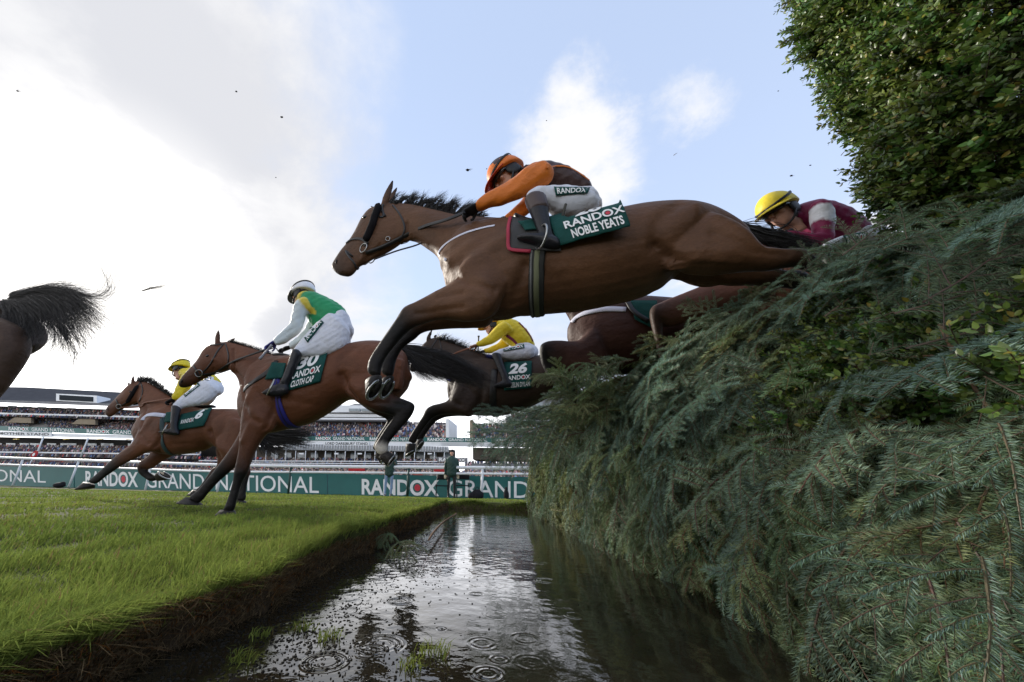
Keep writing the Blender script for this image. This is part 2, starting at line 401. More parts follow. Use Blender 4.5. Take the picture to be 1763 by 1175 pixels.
# water -----------------------------------------------------------------
wx = np.linspace(-0.95, 1.75, 28); wy = np.linspace(0.05, 7.75, 60); X, Y = np.meshgrid(wx, wy)
ii = np.arange(59)[:, None]*28+np.arange(27)[None, :]
def water_mat():
    m = bpy.data.materials.new('ditch_water'); m.use_nodes = True; t = m.node_tree; b = t.nodes['Principled BSDF']
    b.inputs['Roughness'].default_value = 0.025; b.inputs['IOR'].default_value = 1.55; b.inputs['Specular IOR Level'].default_value = 0.8
    def lk(a, c): t.links.new(a, c)
    def mt(op, a, c=None):
        n = t.nodes.new('ShaderNodeMath'); n.operation = op
        for i, v in enumerate((a, c)):
            if v is None: continue
            if isinstance(v, (int, float)): n.inputs[i].default_value = v
            else: lk(v, n.inputs[i])
        return n.outputs[0]
    g = t.nodes.new('ShaderNodeNewGeometry'); pos = g.outputs['Position']
    nz = t.nodes.new('ShaderNodeTexNoise'); nz.inputs['Scale'].default_value = 9; nz.inputs['Detail'].default_value = 8; lk(pos, nz.inputs['Vector'])
    mx = t.nodes.new('ShaderNodeMix'); mx.data_type = 'RGBA'; lk(nz.outputs[0], mx.inputs[0])
    mx.inputs[6].default_value = (.004, .004, .003, 1); mx.inputs[7].default_value = (.03, .024, .014, 1); lk(mx.outputs[2], b.inputs['Base Color'])
    # raindrop-like rings, each around its own centre
    rnd = random.Random(3); tot = None
    rings = [(600, 1052, .045), (655, 1110, .08), (640, 1120, .05), (690, 1035, .06), (855, 1058, .05), (830, 1108, .045), (905, 1100, .05), (840, 1160, .045), (915, 1140, .05),
             (760, 1083, .02), (820, 1023, .035), (860, 1135, .03), (900, 1035, .03), (870, 985, .05), (940, 1000, .06), (820, 980, .05), (560, 1140, .07), (990, 1060, .04), (760, 960, .06), (850, 950, .05), (700, 980, .05), (930, 970, .05)]
    for px, py, rad in rings:
        d = ray(px, py); c = CAMP+d*((WZ-H)/d.z)
        v = t.nodes.new('ShaderNodeVectorMath'); v.operation = 'DISTANCE'; lk(pos, v.inputs[0]); v.inputs[1].default_value = c
        r = v.outputs['Value']; k = rnd.uniform(330, 430)
        s = mt('SINE', mt('MULTIPLY', r, k)); q = mt('DIVIDE', mt('SUBTRACT', r, rad*0.62), rad*0.24)
        e = mt('POWER', 2.718, mt('MULTIPLY', mt('MULTIPLY', q, q), -1.0)); h = mt('MULTIPLY', s, e)
        tot = h if tot is None else mt('ADD', tot, h)
    nm = t.nodes.new('ShaderNodeTexNoise'); nm.inputs['Scale'].default_value = 14; nm.inputs['Detail'].default_value = 2; lk(pos, nm.inputs['Vector'])
    br = t.nodes.new('ShaderNodeMapRange'); lk(nm.outputs[0], br.inputs[0]); br.inputs[1].default_value = .38; br.inputs[2].default_value = .62; br.inputs[3].default_value = .15; br.inputs[4].default_value = 1.25; tot = mt('MULTIPLY', tot, br.outputs[0])
    nb = t.nodes.new('ShaderNodeTexNoise'); nb.inputs['Scale'].default_value = 26; nb.inputs['Detail'].default_value = 3; lk(pos, nb.inputs['Vector'])
    nb2 = t.nodes.new('ShaderNodeTexNoise'); nb2.inputs['Scale'].default_value = 5; nb2.inputs['Detail'].default_value = 2; lk(pos, nb2.inputs['Vector'])
    sxy = t.nodes.new('ShaderNodeSeparateXYZ'); lk(pos, sxy.inputs[0])
    tot = mt('ADD', mt('MULTIPLY', tot, 0.0005), mt('ADD', mt('MULTIPLY', nb.outputs[0], 0.0009), mt('MULTIPLY', nb2.outputs[0], 0.004)))
    bp = t.nodes.new('ShaderNodeBump'); bp.inputs['Strength'].default_value = 1.0; bp.inputs['Distance'].default_value = 1.0
    lk(tot, bp.inputs['Height']); lk(bp.outputs[0], b.inputs['Normal']); return m
tag(mesh_obj('water', np.stack([X, Y, np.full_like(X, WZ)], -1).reshape(-1, 3), np.stack([ii, ii+1, ii+29, ii+28], -1).reshape(-1, 4), water_mat()),
    'dark muddy water standing in the ditch with rain rings', 'water', kind='structure')

# grass -----------------------------------------------------------------
def blades(name, x, y, z, h, wd, ph, lean, col, mat, par=None, out=None, bias=.28):
    n = len(x); sd = np.stack([np.cos(ph), np.sin(ph), 0*ph], 1)
    la = ph+pi/2+RNG.normal(0, .9, n); ld = np.stack([np.cos(la), np.sin(la), 0*la], 1)+np.array([bias, 0.02, 0])
    b = np.stack([x, y, z], 1); up = np.array([0, 0, 1.0])
    m = b+up*(h*0.62)[:, None]+ld*(lean*h*0.30)[:, None]; t = b+up*(h*(1-0.28*lean))[:, None]+ld*(lean*h*0.95)[:, None]
    w2 = (wd/2)[:, None]
    V = np.stack([b-sd*w2, b+sd*w2, m-sd*w2*.8, m+sd*w2*.8, t], 1).reshape(-1, 3)
    o = np.arange(n)[:, None]*5
    F = np.stack([o+[0, 1, 3], o+[0, 3, 2], o+[2, 3, 4]], 1).reshape(-1, 3)
    C = np.repeat(col, 5, 0)
    return V, F, C
def gcol(n, x, y):
    f = RNG.random(n); pt = 0.5+0.5*np.sin(x*1.7+2*np.sin(y*.9))*np.sin(y*1.3+1.5*np.sin(x*.8)); k = np.clip(0.25+0.5*pt+0.3*(f-.5), 0, 1)[:, None]
    c = (1-k)*np.array([.110, .178, .036])+k*np.array([.330, .375, .085])
    s = RNG.random(n) < .06; c[s] = np.array([.27, .21, .09])*RNG.uniform(.6, 1.1, (s.sum(), 1)); return c*RNG.uniform(.75, 1.2, (n, 1))
n = 330000
r = np.exp(RNG.uniform(math.log(0.42), math.log(21), n)); az = RNG.uniform(radians(-76), radians(16), n)
x, y = r*np.sin(az), r*np.cos(az)
e = edge_x(y); ok = (x < e+0.012*RNG.random(n)) | (y > DEND+0.03); ok &= ~((y > DEND+.03) & (x > 2.5)); 
for px_, py_, a_, b_ in ((165, 878, .16, .30), (60, 890, .14, .25), (372, 868, .22, .3), (440, 880, .15, .2), (30, 868, .3, .5), (255, 905, .10, .10), (330, 862, .2, .3), (120, 930, .08, .08), (480, 905, .09, .10), (230, 862, .25, .4), (90, 860, .3, .4)):
    d_ = ray(px_, py_); c_ = CAMP+d_*((.03-H)/d_.z); q_ = ((x-c_.x)/a_)**2+((y-c_.y)/b_)**2; ok &= ~((q_ < 1) & (RNG.random(n) < .93*(1-q_*.5)))
x, y, r = x[ok], y[ok], r[ok]
n = len(x); tuft = 0.7+0.45*np.sin(x*9+3*np.sin(y*5))*np.sin(y*8+2*np.sin(x*6))
h = (0.032+0.046*RNG.random(n)**1.8)*tuft*(0.8+0.35*(r < 3)); h *= np.where(r > 8, .8, 1)
wd = 0.0026*np.maximum(1, r/1.7)*RNG.uniform(.7, 1.3, n)
p1 = blades('g', x, y, gz(np.minimum(x, np.where(y > DEND, 9, edge_x(y)-.02)), y)-.004, h, wd, RNG.uniform(0, 2*pi, n), RNG.uniform(.15, 1.05, n), gcol(n, x, y), None)
# long overhanging tufts along the lip of the ditch
n = 14000; y = np.exp(RNG.uniform(math.log(.35), math.log(7.5), n)); x = edge_x(y)-np.abs(RNG.normal(0, .035, n))
kd = 0.5+0.5*np.sin(y*14+3*np.sin(y*5))
h = RNG.uniform(.035, .085, n)*(.55+.6*kd); c = gcol(n, x, y)
p2 = blades('g', x, y, gz(x, y)-.004, h, .0026*np.maximum(1, y/1.8), RNG.uniform(0, 2*pi, n), RNG.uniform(.4, 1.4, n), c, None, bias=.35)
# dead brown roots and straw on the bank
n = 42000; y = np.exp(RNG.uniform(math.log(.35), math.log(7.6), n)); u = RNG.random(n); x = edge_x(y)+.005+.075*u; z = -0.005-0.26*smst(u, 0, 1)
h = RNG.uniform(.02, .06, n); k = RNG.random((n, 1)); c = ((1-k)*np.array([.075, .056, .038])+k*np.array([.36, .25, .13]))*RNG.uniform(.4, 1.1, (n, 1))
q = RNG.random(n) < .12*(u < .35); c[q] = np.array([.26, .105, .03])*RNG.uniform(.6, 1.2, (q.sum(), 1))
p3 = blades('g', x, y, z, h*.55, .0022*np.maximum(1, y/1.8), RNG.uniform(0, 2*pi, n), RNG.uniform(1.0, 2.6, n), c, None)
# the cut end of the ditch
n = 5000; x = RNG.uniform(-.75, 1.3, n); y = RNG.uniform(DEND-.12, DEND+.06, n); z = gz(x, y)
p4 = blades('g', x, y, z, RNG.uniform(.03, .07, n), np.full(n, .008), RNG.uniform(0, 2*pi, n), RNG.uniform(.6, 1.8, n), gcol(n, x, y)*.75, None)
V, F, C, o = [], [], [], 0
for a, b, c in (p1, p2, p3, p4): V.append(a); F.append(b+o); C.append(c); o += len(a)
GR = M('grass_blade', (.1, .15, .02), .6, .12, attr='col', transl=.35, matte=True)
tag(mesh_obj('grass', np.concatenate(V), np.concatenate(F), GR, None, False, {'col': np.concatenate(C)}), 'short yellow green turf with overhanging brown roots along the ditch', 'grass', kind='stuff')

# mud, weed scraps and sunken grass lying in the shallow edge of the water
mb = MB(); rr = random.Random(11)
def blob(x, y, r, hgt):
    k = 7; ph = rr.uniform(0, 6.3); f = [rr.uniform(.5, 1.3) for _ in range(k)]; st = rr.uniform(.5, 1)
    R0 = [(x+r*f[j]*cos(ph+2*pi*j/k), y+st*r*f[j]*sin(ph+2*pi*j/k), WZ-.004) for j in range(k)]
    R1 = [(x+.6*r*f[j]*cos(ph+2*pi*j/k), y+.6*st*r*f[j]*sin(ph+2*pi*j/k), WZ+hgt) for j in range(k)]
    mb.rings([R0, R1])
for i in range(1900):
    yy = math.exp(rr.uniform(math.log(.5), math.log(6.8))); e = float(edge_x(yy)); xx = e+.06+abs(rr.gauss(0, .16))
    if rr.random() < .10: xx = rr.uniform(-.5, .35)
    blob(xx, yy, rr.uniform(.0015, .006)*(1+.3*yy)*(.6 if xx > -.3 else 1), rr.uniform(.0005, .0025))
for cx, cy, s, n in ((-.42, 1.02, .10, 420), (-.30, .80, .09, 380), (-.55, 1.25, .12, 420), (-.40, 1.9, .16, 500), (-.52, 2.6, .15, 500), (-.5, 3.4, .16, 420), (-.12, .86, .04, 90), (-.22, .95, .05, 80)):
    for i in range(n): blob(rr.gauss(cx, s), rr.gauss(cy, s*1.4), rr.uniform(.0015, .005)*(1+.3*cy), rr.uniform(.0005, .0022))
tag(mb.build('mud_scraps', M('wet_mud', (.012, .010, .007), .75, .15, var=.5, vscale=30)), 'scraps of black mud and weed floating along the left edge of the water', 'mud', kind='stuff')
# small grass tufts standing in the water
for px, py, s in ((745, 1128, 1.0), (705, 1150, .7), (565, 1100, .8), (520, 1085, .7), (410, 1140, .8), (450, 1095, .6)):
    d = ray(px, py); c = CAMP+d*((WZ-H)/d.z); n = 60
    x = RNG.normal(c.x, .020*s, n); y = RNG.normal(c.y, .016*s, n)
    V, F, C = blades('t', x, y, np.full(n, WZ-.003), RNG.uniform(.015, .05, n)*s, np.full(n, .0026), RNG.uniform(0, 6.3, n), RNG.uniform(.3, 1.5, n), gcol(n, x, y)*.7, None)
    tag(mesh_obj('grass_tuft', V, F, GR, None, False, {'col': C}), None, 'grass tuft', 'grass tufts standing in the ditch water')
_lb = ['small grass tuft in the bright water below the middle ring', 'tiny grass tuft near the bottom edge of the bright water', 'ragged grass tuft in muddy water beside the large double ring',
       'thin grass tuft farther back among the mud scraps', 'leftmost low grass tuft in the water near the bank', 'grass tuft on the mud patch nearest the bank roots']
for o, l in zip([o for o in bpy.data.objects if o.name.startswith('grass_tuft')], _lb): o['label'] = l
# ------------------------------------------------------------------ spruce-dressed fence and leafy hedge
FY = [0.3, 0.9, 1.2, 2.1, 3.5, 6.9]; FXB = [0.76, 0.82, 0.86, 0.90, 0.90, 0.90]
TY = [0.3, 0.9, 1.07, 1.13, 1.19, 1.29, 1.46, 1.57, 1.70, 2.0, 2.65, 3.26, 4.2, 6.9]; TX = [2.2, 2.05, 1.92, 1.80, 1.70, 1.61, 1.56, 1.48, 1.38, 1.34, 1.30, 1.28, 1.20, 1.0]
FTOP = 1.20
def face(y, t, off=0.0):
    xb = np.interp(y, FY, FXB); xt = np.interp(y, TY, TX); k = np.asarray(t, float)**1.7
    x = xb+(xt-xb)*k; z = WZ+(FTOP-WZ)*np.asarray(t, float)
    return np.array([x+off, y, z])
fence = empty('fence', (1.6, 3.5, 0), 'steeplechase fence dressed with drooping blue green spruce branches beside the ditch', 'fence')
# packed thorn core, painted near-black so gaps between the branches read as shade
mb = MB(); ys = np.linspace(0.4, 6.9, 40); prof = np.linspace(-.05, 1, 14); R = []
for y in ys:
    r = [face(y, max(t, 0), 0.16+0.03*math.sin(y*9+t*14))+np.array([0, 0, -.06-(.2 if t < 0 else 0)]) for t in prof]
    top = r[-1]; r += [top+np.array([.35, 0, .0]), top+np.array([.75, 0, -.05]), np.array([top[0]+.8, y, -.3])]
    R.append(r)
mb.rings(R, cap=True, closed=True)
mb.build('core', M('thorn_gap_shade', (.012, .014, .009), .95, .1, var=.6, vscale=25, bump=1.0, bscale=35), fence)

def spray(seed, Ls, nside, step, nl, nw, droop, dens=1.0, tint=(1, 1, 1), rows=4):
    """one spruce branch: woody stem, side twigs in a flat fan, needles all round each twig"""
    r = np.random.default_rng(seed); V, F, C = [], [], []; o = 0; mb = MB()
    def twig(P):
        nonlocal o
        P = np.asarray(P); d = np.linalg.norm(np.diff(P, axis=0), axis=1); s = np.concatenate([[0], np.cumsum(d)]); n = max(3, int(s[-1]/step*dens))
        for row in range(rows):
            q = (np.arange(n)+r.random(n)*.8)/n*s[-1]
            b = np.stack([np.interp(q, s, P[:, k]) for k in range(3)], 1)
            t = np.stack([np.interp(q, s, np.gradient(P[:, k], s)) for k in range(3)], 1); t /= np.linalg.norm(t, axis=1)[:, None]
            up = np.array([0, 0, 1.0]); sd = np.cross(up, t); sd /= np.linalg.norm(sd, axis=1)[:, None]+1e-9; u2 = np.cross(t, sd)
            a = [0.08, pi-0.08, 0.62, pi-0.62][row]+r.normal(0, .22, n)
            out = sd*np.cos(a)[:, None]+u2*np.sin(a)[:, None]
            d_ = out*0.86+t*r.uniform(.28, .62, n)[:, None]; d_ /= np.linalg.norm(d_, axis=1)[:, None]
            ln = nl*r.uniform(.7, 1.1, n)*np.minimum(1, .35+(s[-1]-q)/.04); wv = np.cross(d_, out+r.normal(0, .4, (n, 3))); wv /= np.linalg.norm(wv, axis=1)[:, None]+1e-9
            tip = b+d_*ln[:, None]+t*(ln*.12)[:, None]; m = b+d_*(ln*.45)[:, None]
            vv = np.stack([b, m-wv*nw/2, tip, m+wv*nw/2], 1).reshape(-1, 3)
            ff = (np.arange(n)[:, None]*4+np.array([0, 1, 2, 3])+o)
            V.append(vv); F.append(ff); o += len(vv)
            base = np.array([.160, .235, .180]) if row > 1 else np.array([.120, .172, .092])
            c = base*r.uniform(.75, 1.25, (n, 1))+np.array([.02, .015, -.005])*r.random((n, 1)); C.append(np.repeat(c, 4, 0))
    def line(p, d, L_, n=7, cur=0.0):
        P = [np.array(p, float)]; d = np.array(d, float); d /= np.linalg.norm(d)
        for i in range(n):
            P.append(P[-1]+d*L_/n); d = d+np.array([0, cur*r.normal(0, .06), -droop/n+r.normal(0, .02)]); d /= np.linalg.norm(d)
        return np.array(P)
    main = line((0, 0, 0), (1, 0, .1), Ls, 9, 1.0); stems = [(main, .0042)]
    for i in range(nside):
        f = .10+.86*i/nside; j = f*9; k = int(j); p = main[k]+(main[k+1]-main[k])*(j-k)
        sgn = 1 if i % 2 else -1; an = radians(r.uniform(38, 58))*sgn; dm = main[k+1]-main[k]; dm /= np.linalg.norm(dm)
        d = np.array([dm[0]*cos(an)-dm[1]*sin(an), dm[0]*sin(an)+dm[1]*cos(an), dm[2]+r.normal(0, .12)])
        L_ = Ls*(.58*(1-f)+.17)*r.uniform(.65, 1.2); sd = line(p, d, L_, 6, 1.0); stems.append((sd, .0022))
        if L_ > .15:
            for q in range(2):
                k2 = 2+q; p2 = sd[k2]; a2 = radians(r.uniform(35, 55))*(1 if q % 2 else -1); dd = sd[k2+1]-sd[k2]; dd /= np.linalg.norm(dd)
                d2 = np.array([dd[0]*cos(a2)-dd[1]*sin(a2), dd[0]*sin(a2)+dd[1]*cos(a2), dd[2]])
                stems.append((line(p2, d2, L_*r.uniform(.3, .5), 4), .0015))
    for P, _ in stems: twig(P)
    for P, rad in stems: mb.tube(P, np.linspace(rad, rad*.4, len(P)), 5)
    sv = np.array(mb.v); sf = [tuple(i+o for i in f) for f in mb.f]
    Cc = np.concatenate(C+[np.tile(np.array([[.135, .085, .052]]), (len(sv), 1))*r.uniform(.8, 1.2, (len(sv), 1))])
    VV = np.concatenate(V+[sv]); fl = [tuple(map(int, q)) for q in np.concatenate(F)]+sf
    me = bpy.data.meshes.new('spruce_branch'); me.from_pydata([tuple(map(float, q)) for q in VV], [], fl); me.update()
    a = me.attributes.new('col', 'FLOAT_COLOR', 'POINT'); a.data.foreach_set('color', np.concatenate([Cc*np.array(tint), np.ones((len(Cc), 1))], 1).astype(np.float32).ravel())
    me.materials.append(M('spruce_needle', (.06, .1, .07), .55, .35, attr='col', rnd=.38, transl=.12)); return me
SPR = [spray(i, L_, ns, .0058, .0245, .0026, dr, 1.0, tn) for i, (L_, ns, dr, tn) in enumerate([(.46, 9, .5, (.90, .94, .92)), (.42, 8, .9, (.88, .90, .62)), (.55, 11, .35, (.88, .96, 1.0)), (.34, 8, .2, (.95, .92, .62)), (.50, 8, 1.3, (.80, .82, .62))])]
SPF = [spray(10+i, L_, ns, .009, .024, .0060, dr, 1.0, tn) for i, (L_, ns, dr, tn) in enumerate([(.46, 11, .6, (.85, .86, .76)), (.40, 10, .9, (.98, .88, .48)), (.50, 10, 1.2, (.95, .84, .52))])]
SPH = [spray(50, .50, 7, .0060, .030, .0030, .18, 1.0, (.95, 1.08, 1.18), 2), spray(51, .42, 6, .0060, .028, .0030, .9, 1.0, (.85, .95, .95), 3)]
rs = np.random.default_rng(21)
items = []   # position, direction, up, scale, kind
def put(p, d, up, s, k): items.append((np.array(p, float), np.array(d, float), np.array(up, float), s, k))
def face_item(y, t, loose=1.0):
    p = face(y, t); q = face(y, max(t-.08, -.1)); dn = (q-p) if t > .02 else np.array([0, 0, -1.0]); dn = dn/np.linalg.norm(dn)
    nrm = np.array([-dn[2], 0, dn[0]])*(-1); nrm = nrm if nrm[0] < 0 else -nrm
    side = rs.normal(-.15, .62); d = dn+np.array([0, side, 0])+nrm*rs.uniform(.05, .7)*loose
    up = nrm+np.array([0, rs.normal(0, .25), rs.normal(.1, .25)])
    p = p-nrm*rs.uniform(.0, .14)
    return p, d, up
for i in range(1350):
    y = math.exp(rs.uniform(math.log(.62), math.log(6.9))); t = rs.uniform(.10, 1.04)
    if y < 1.38 and .46 < t < .93 and rs.random() < .88: continue
    if y < 1.9 and rs.random() < .42: continue      # the leafy hedge shows here
    p, d, up = face_item(y, t); far = y > 3.6
    put(p, d, up, rs.uniform(.68, 1.15)*(.92 if y < 1.6 else 1.05 if y < 2.6 else 1.15), (5+rs.integers(3)) if far else (int(rs.choice([1, 3, 4, 0])) if t < .62 else int(rs.choice([0, 2, 3, 2]))))
for i in range(200):       # along the top, standing out and leaning over
    y = math.exp(rs.uniform(math.log(.9), math.log(6.9))); p = face(y, 1.0)+np.array([rs.uniform(-.08, .55), 0, rs.uniform(-.1, .03)])
    d = np.array([rs.normal(-.35, .6), rs.normal(0, .6), rs.uniform(.0, .35)]); put(p, d, (rs.normal(0, .3), rs.normal(0, .3), 1), rs.uniform(.4, .75)*(.75 if y < 1.8 else 1), (5+rs.integers(3)) if y > 2.6 else rs.integers(5))
for i in range(140):       # far end
    p = (rs.uniform(.92, 1.9), 6.95+rs.uniform(-.1, .05), rs.uniform(.1, 1.4)); put(p, (rs.normal(0, .3), .1, -1), (0, 1, .2), rs.uniform(.6, .9), 5+rs.integers(3))
# branches torn loose and thrown forward under the horses
for px, py, Yd, dpx, dpy, s in ((1010, 690, 3.0, 905, 705, 1.15), (1015, 720, 2.9, 870, 745, 1.2), (1005, 745, 2.8, 905, 770, 1.0), 
                              (1000, 700, 3.2, 850, 715, 1.0), (940, 752, 3.6, 835, 738, 1.2), (935, 725, 4.0, 845, 700, 1.2), (930, 765, 4.4, 850, 775, 1.1), (1015, 700, 2.7, 955, 715, .9), (1000, 690, 2.75, 965, 660, .6), (1060, 690, 2.5, 985, 720, .8), (985, 720, 3.3, 880, 700, .8), (1090, 620, 2.4, 1000, 640, .7), (1050, 620, 2.6, 975, 650, .7)):
    p = on_plane(px, py, (0, Yd, 0), (0, 1, 0)); q = on_plane(dpx, dpy, (0, Yd+.05, 0), (0, 1, 0)); put(p, q-p, (rs.normal(0, .3), -.7, .7), s*1.25, (2, 0, 3)[rs.integers(3)])
    put(p+Vector((.03, .05, .02)), q-p+Vector((0, 0, .12)), (rs.normal(0, .3), .2, .9), s*.7, rs.integers(5))
for i in range(34):     # the top of the fence pushed down and forward by the horses
    px, py, Yd = rs.uniform(985, 1120), rs.uniform(640, 725), rs.uniform(2.45, 3.3); py += (1100-px)*.12-10
    p = on_plane(px, py, (0, Yd, 0), (0, 1, 0)); put(p, (rs.uniform(-1, -.2), rs.normal(-.1, .3), rs.uniform(-.35, .55)), (rs.normal(0, .4), -.5, .8), rs.uniform(.6, 1.0), (4, 1, 3, 0)[rs.integers(4)])
for i in range(22):
    px, py, Yd = rs.uniform(960, 1085), rs.uniform(625, 700), rs.uniform(2.3, 2.65)
    p = on_plane(px, py, (0, Yd, 0), (0, 1, 0)); put(p, (rs.uniform(-1, .2), rs.normal(-.1, .3), rs.uniform(-.2, .8)), (rs.normal(0, .4), -.6, .7), rs.uniform(.45, .75), (4, 1, 3)[rs.integers(3)])
# broad sprays lying over the near shoulder of the fence
hero = [(1470, 500, 1.25, 1645, 355, .8), (1420, 545, 1.3, 1600, 430, .7), (1560, 600, 1.0, 1763, 560, .75), (1540, 540, 1.05, 1740, 500, .75), (1600, 470, 1.05, 1760, 400, .7), (1430, 500, 1.35, 1560, 420, .6), (1480, 560, 1.2, 1640, 510, .6),
        (1640, 420, 1.08, 1763, 360, .6), (1380, 520, 1.5, 1480, 440, .5), (1400, 480, 1.5, 1520, 395, .5), (1500, 470, 1.3, 1600, 380, .55), (1690, 800, .8, 1763, 930, .55), (1650, 900, .85, 1740, 1040, .6), (1560, 760, 1.05, 1660, 870, .6),
        (1600, 1000, .85, 1640, 1130, .6), (1690, 960, .78, 1720, 1100, .6), (1450, 760, 1.2, 1560, 850, .6), (1480, 620, 1.2, 1560, 690, .5), (1680, 640, .9, 1763, 690, .5), (1400, 660, 1.4, 1450, 760, .55), (1720, 730, .78, 1763, 830, .5), (1450, 440, 1.25, 1560, 370, .6), (1380, 470, 1.45, 1450, 420, .5), (1520, 430, 1.12, 1640, 385, .65), (1590, 520, 1.02, 1720, 455, .7), (1620, 560, 1.0, 1763, 520, .7), (1340, 560, 1.6, 1400, 640, .6), (1290, 640, 1.75, 1320, 760, .7), (1420, 820, 1.25, 1450, 960, .7), (1500, 900, 1.08, 1530, 1040, .7), (1560, 950, .98, 1580, 1090, .65), (1380, 760, 1.4, 1400, 880, .7), (1640, 820, .92, 1690, 960, .65), (1230, 800, 1.9, 1250, 930, .75), (1320, 880, 1.5, 1340, 1010, .7), (1700, 1010, .78, 1740, 1150, .5), (1460, 620, 1.2, 1570, 600, .5)]
for px, py, Yd, dpx, dpy, s in hero:
    Yd -= .07; p = on_plane(px, py, (0, Yd, 0), (0, 1, 0)); q = on_plane(dpx, dpy, (0, Yd-.05, 0), (0, 1, 0)); put(p, q-p, (rs.normal(-.5, .2), -.75, .5), s*.95, 8 if py < 650 else 9)
items.sort(key=lambda it: -((it[3]/max(.3, (Vector(it[0])-CAMP).length))) if -50 < px_of(it[0])[0] < 1800 and (Vector(it[0])-CAMP).dot(_f) > .2 else 0)
BM = SPR+SPF+SPH; protos = [None]*10; rest = []
cnt = 0
for it in items:
    p, d, up, s, k = it
    need = protos[k] is None
    if cnt < 88 or need:
        o = bpy.data.objects.new('spruce_branch', BM[k]); COL.objects.link(o); setpar(o, fence)
        o.location = Vector(p); o.rotation_euler = frame_euler(d, up); o.scale = (s, s, s); cnt += 1
        if need: protos[k] = o
    else: rest.append(it)
scatter('spruce_dressing', protos, [r[0] for r in rest], [tuple(frame_euler(r[1], r[2])) for r in rest], [r[3] for r in rest], [r[4] for r in rest], fence)
# bare reddish limbs
for pts in (((1370, 626, 1.45), (1490, 622, 1.3), (1590, 614, 1.12), (1763, 606, .98)), ((1460, 620, 1.3), (1530, 680, 1.2), (1620, 760, 1.1)), ((1240, 735, 1.9), (1330, 755, 1.7), (1430, 770, 1.5)), ((1350, 690, 1.5), (1420, 735, 1.4), (1500, 800, 1.25), (1560, 880, 1.1)),
            ((1180, 960, 2.0), (1175, 860, 2.0), (1150, 800, 2.05)), ((1620, 560, 1.05), (1660, 640, .98), (1700, 700, .9))):
    P = [on_plane(a, b, (0, c-.06, 0), (0, 1, 0)) for a, b, c in pts]; mb = MB(); mb.tube(P, np.linspace(.0065, .003, len(P)), 7, 6)
    mb.build('bare_limb', M('spruce_bark', (.17, .095, .055), .8, .2, var=.35, vscale=60, bump=.5, bscale=120), fence)

# tall leafy hedge -------------------------------------------------------
hedge = empty('hedge', (2.3, .8, 0), 'tall clipped evergreen hedge of small glossy leaves towering over the fence', 'hedge')
def leaf_twig(seed, n, L_, ll):
    r = np.random.default_rng(seed); mb = MB(); V = []; F = []; C = []
    P = [np.zeros(3)]; d = np.array([1., 0, 0])
    for i in range(6): P.append(P[-1]+d*L_/6); d = d+r.normal(0, .13, 3); d /= np.linalg.norm(d)
    P = np.array(P); o = 0
    for i in range(n):
        f = .15+.85*i/(n-1); j = min(f*6, 5.99); k = int(j); p = P[k]+(P[k+1]-P[k])*(j-k); t = P[k+1]-P[k]; t /= np.linalg.norm(t)
        a = (i % 2)*pi+(i//2)*1.45+r.normal(0, .3); u = np.cross(t, [0, 0, 1.]); u /= np.linalg.norm(u)+1e-9; v = np.cross(t, u)
        out = u*cos(a)+v*sin(a); ld = out*.85+t*r.uniform(.4, .8); ld /= np.linalg.norm(ld); wv = np.cross(ld, t+r.normal(0, .25, 3)); wv /= np.linalg.norm(wv); nn = np.cross(ld, wv)
        l = ll*r.uniform(.7, 1.15)*(1 if i < n-2 else .7); w_ = l*r.uniform(.24, .30)
        q = [p, p+ld*l*.3+wv*w_+nn*l*.06, p+ld*l*.68+wv*w_*.85+nn*l*.04, p+ld*l-nn*l*.10, p+ld*l*.68-wv*w_*.85+nn*l*.04, p+ld*l*.3-wv*w_+nn*l*.06, p+ld*l*.35-nn*l*.02, p+ld*l*.7-nn*l*.03]
        V += q; F += [tuple(x+o for x in fc) for fc in ((0, 1, 6), (1, 2, 7, 6), (2, 3, 7), (3, 4, 7), (4, 5, 6, 7), (5, 0, 6))]; o += 8
        young = f > .75; c = (np.array([.100, .165, .030]) if young else np.array([.052, .104, .019]))*r.uniform(.7, 1.3)
        if r.random() < .02: c = np.array([.22, .2, .03])
        C += [c]*8
    mb.tube(P, np.linspace(.0022, .0009, 7), 5); V += mb.v; F += [tuple(x+o for x in f) for f in mb.f]; C += [np.array([.07, .05, .03])]*len(mb.v)
    me = bpy.data.meshes.new('leaf_twig'); me.from_pydata([tuple(map(float, q)) for q in V], [], F); me.update()
    me.polygons.foreach_set('use_smooth', np.ones(len(me.polygons), bool))
    a = me.attributes.new('col', 'FLOAT_COLOR', 'POINT'); a.data.foreach_set('color', np.concatenate([np.array(C), np.ones((len(C), 1))], 1).astype(np.float32).ravel())
    me.materials.append(M('glossy_leaf', (.05, .1, .02), .33, .5, attr='col', rnd=.35, transl=.28)); return me
LT = [leaf_twig(30+i, 13+i % 3*3, .11+.02*(i % 3), .026) for i in range(6)]
P, R, S, I = [], [], [], []
def hedge_x(y, z): return 1.80+.13*max(0, z-1.6)+.03*math.sin(z*5+y*9)+.025*math.sin(z*11+1)-.22*(max(0, .9-y))
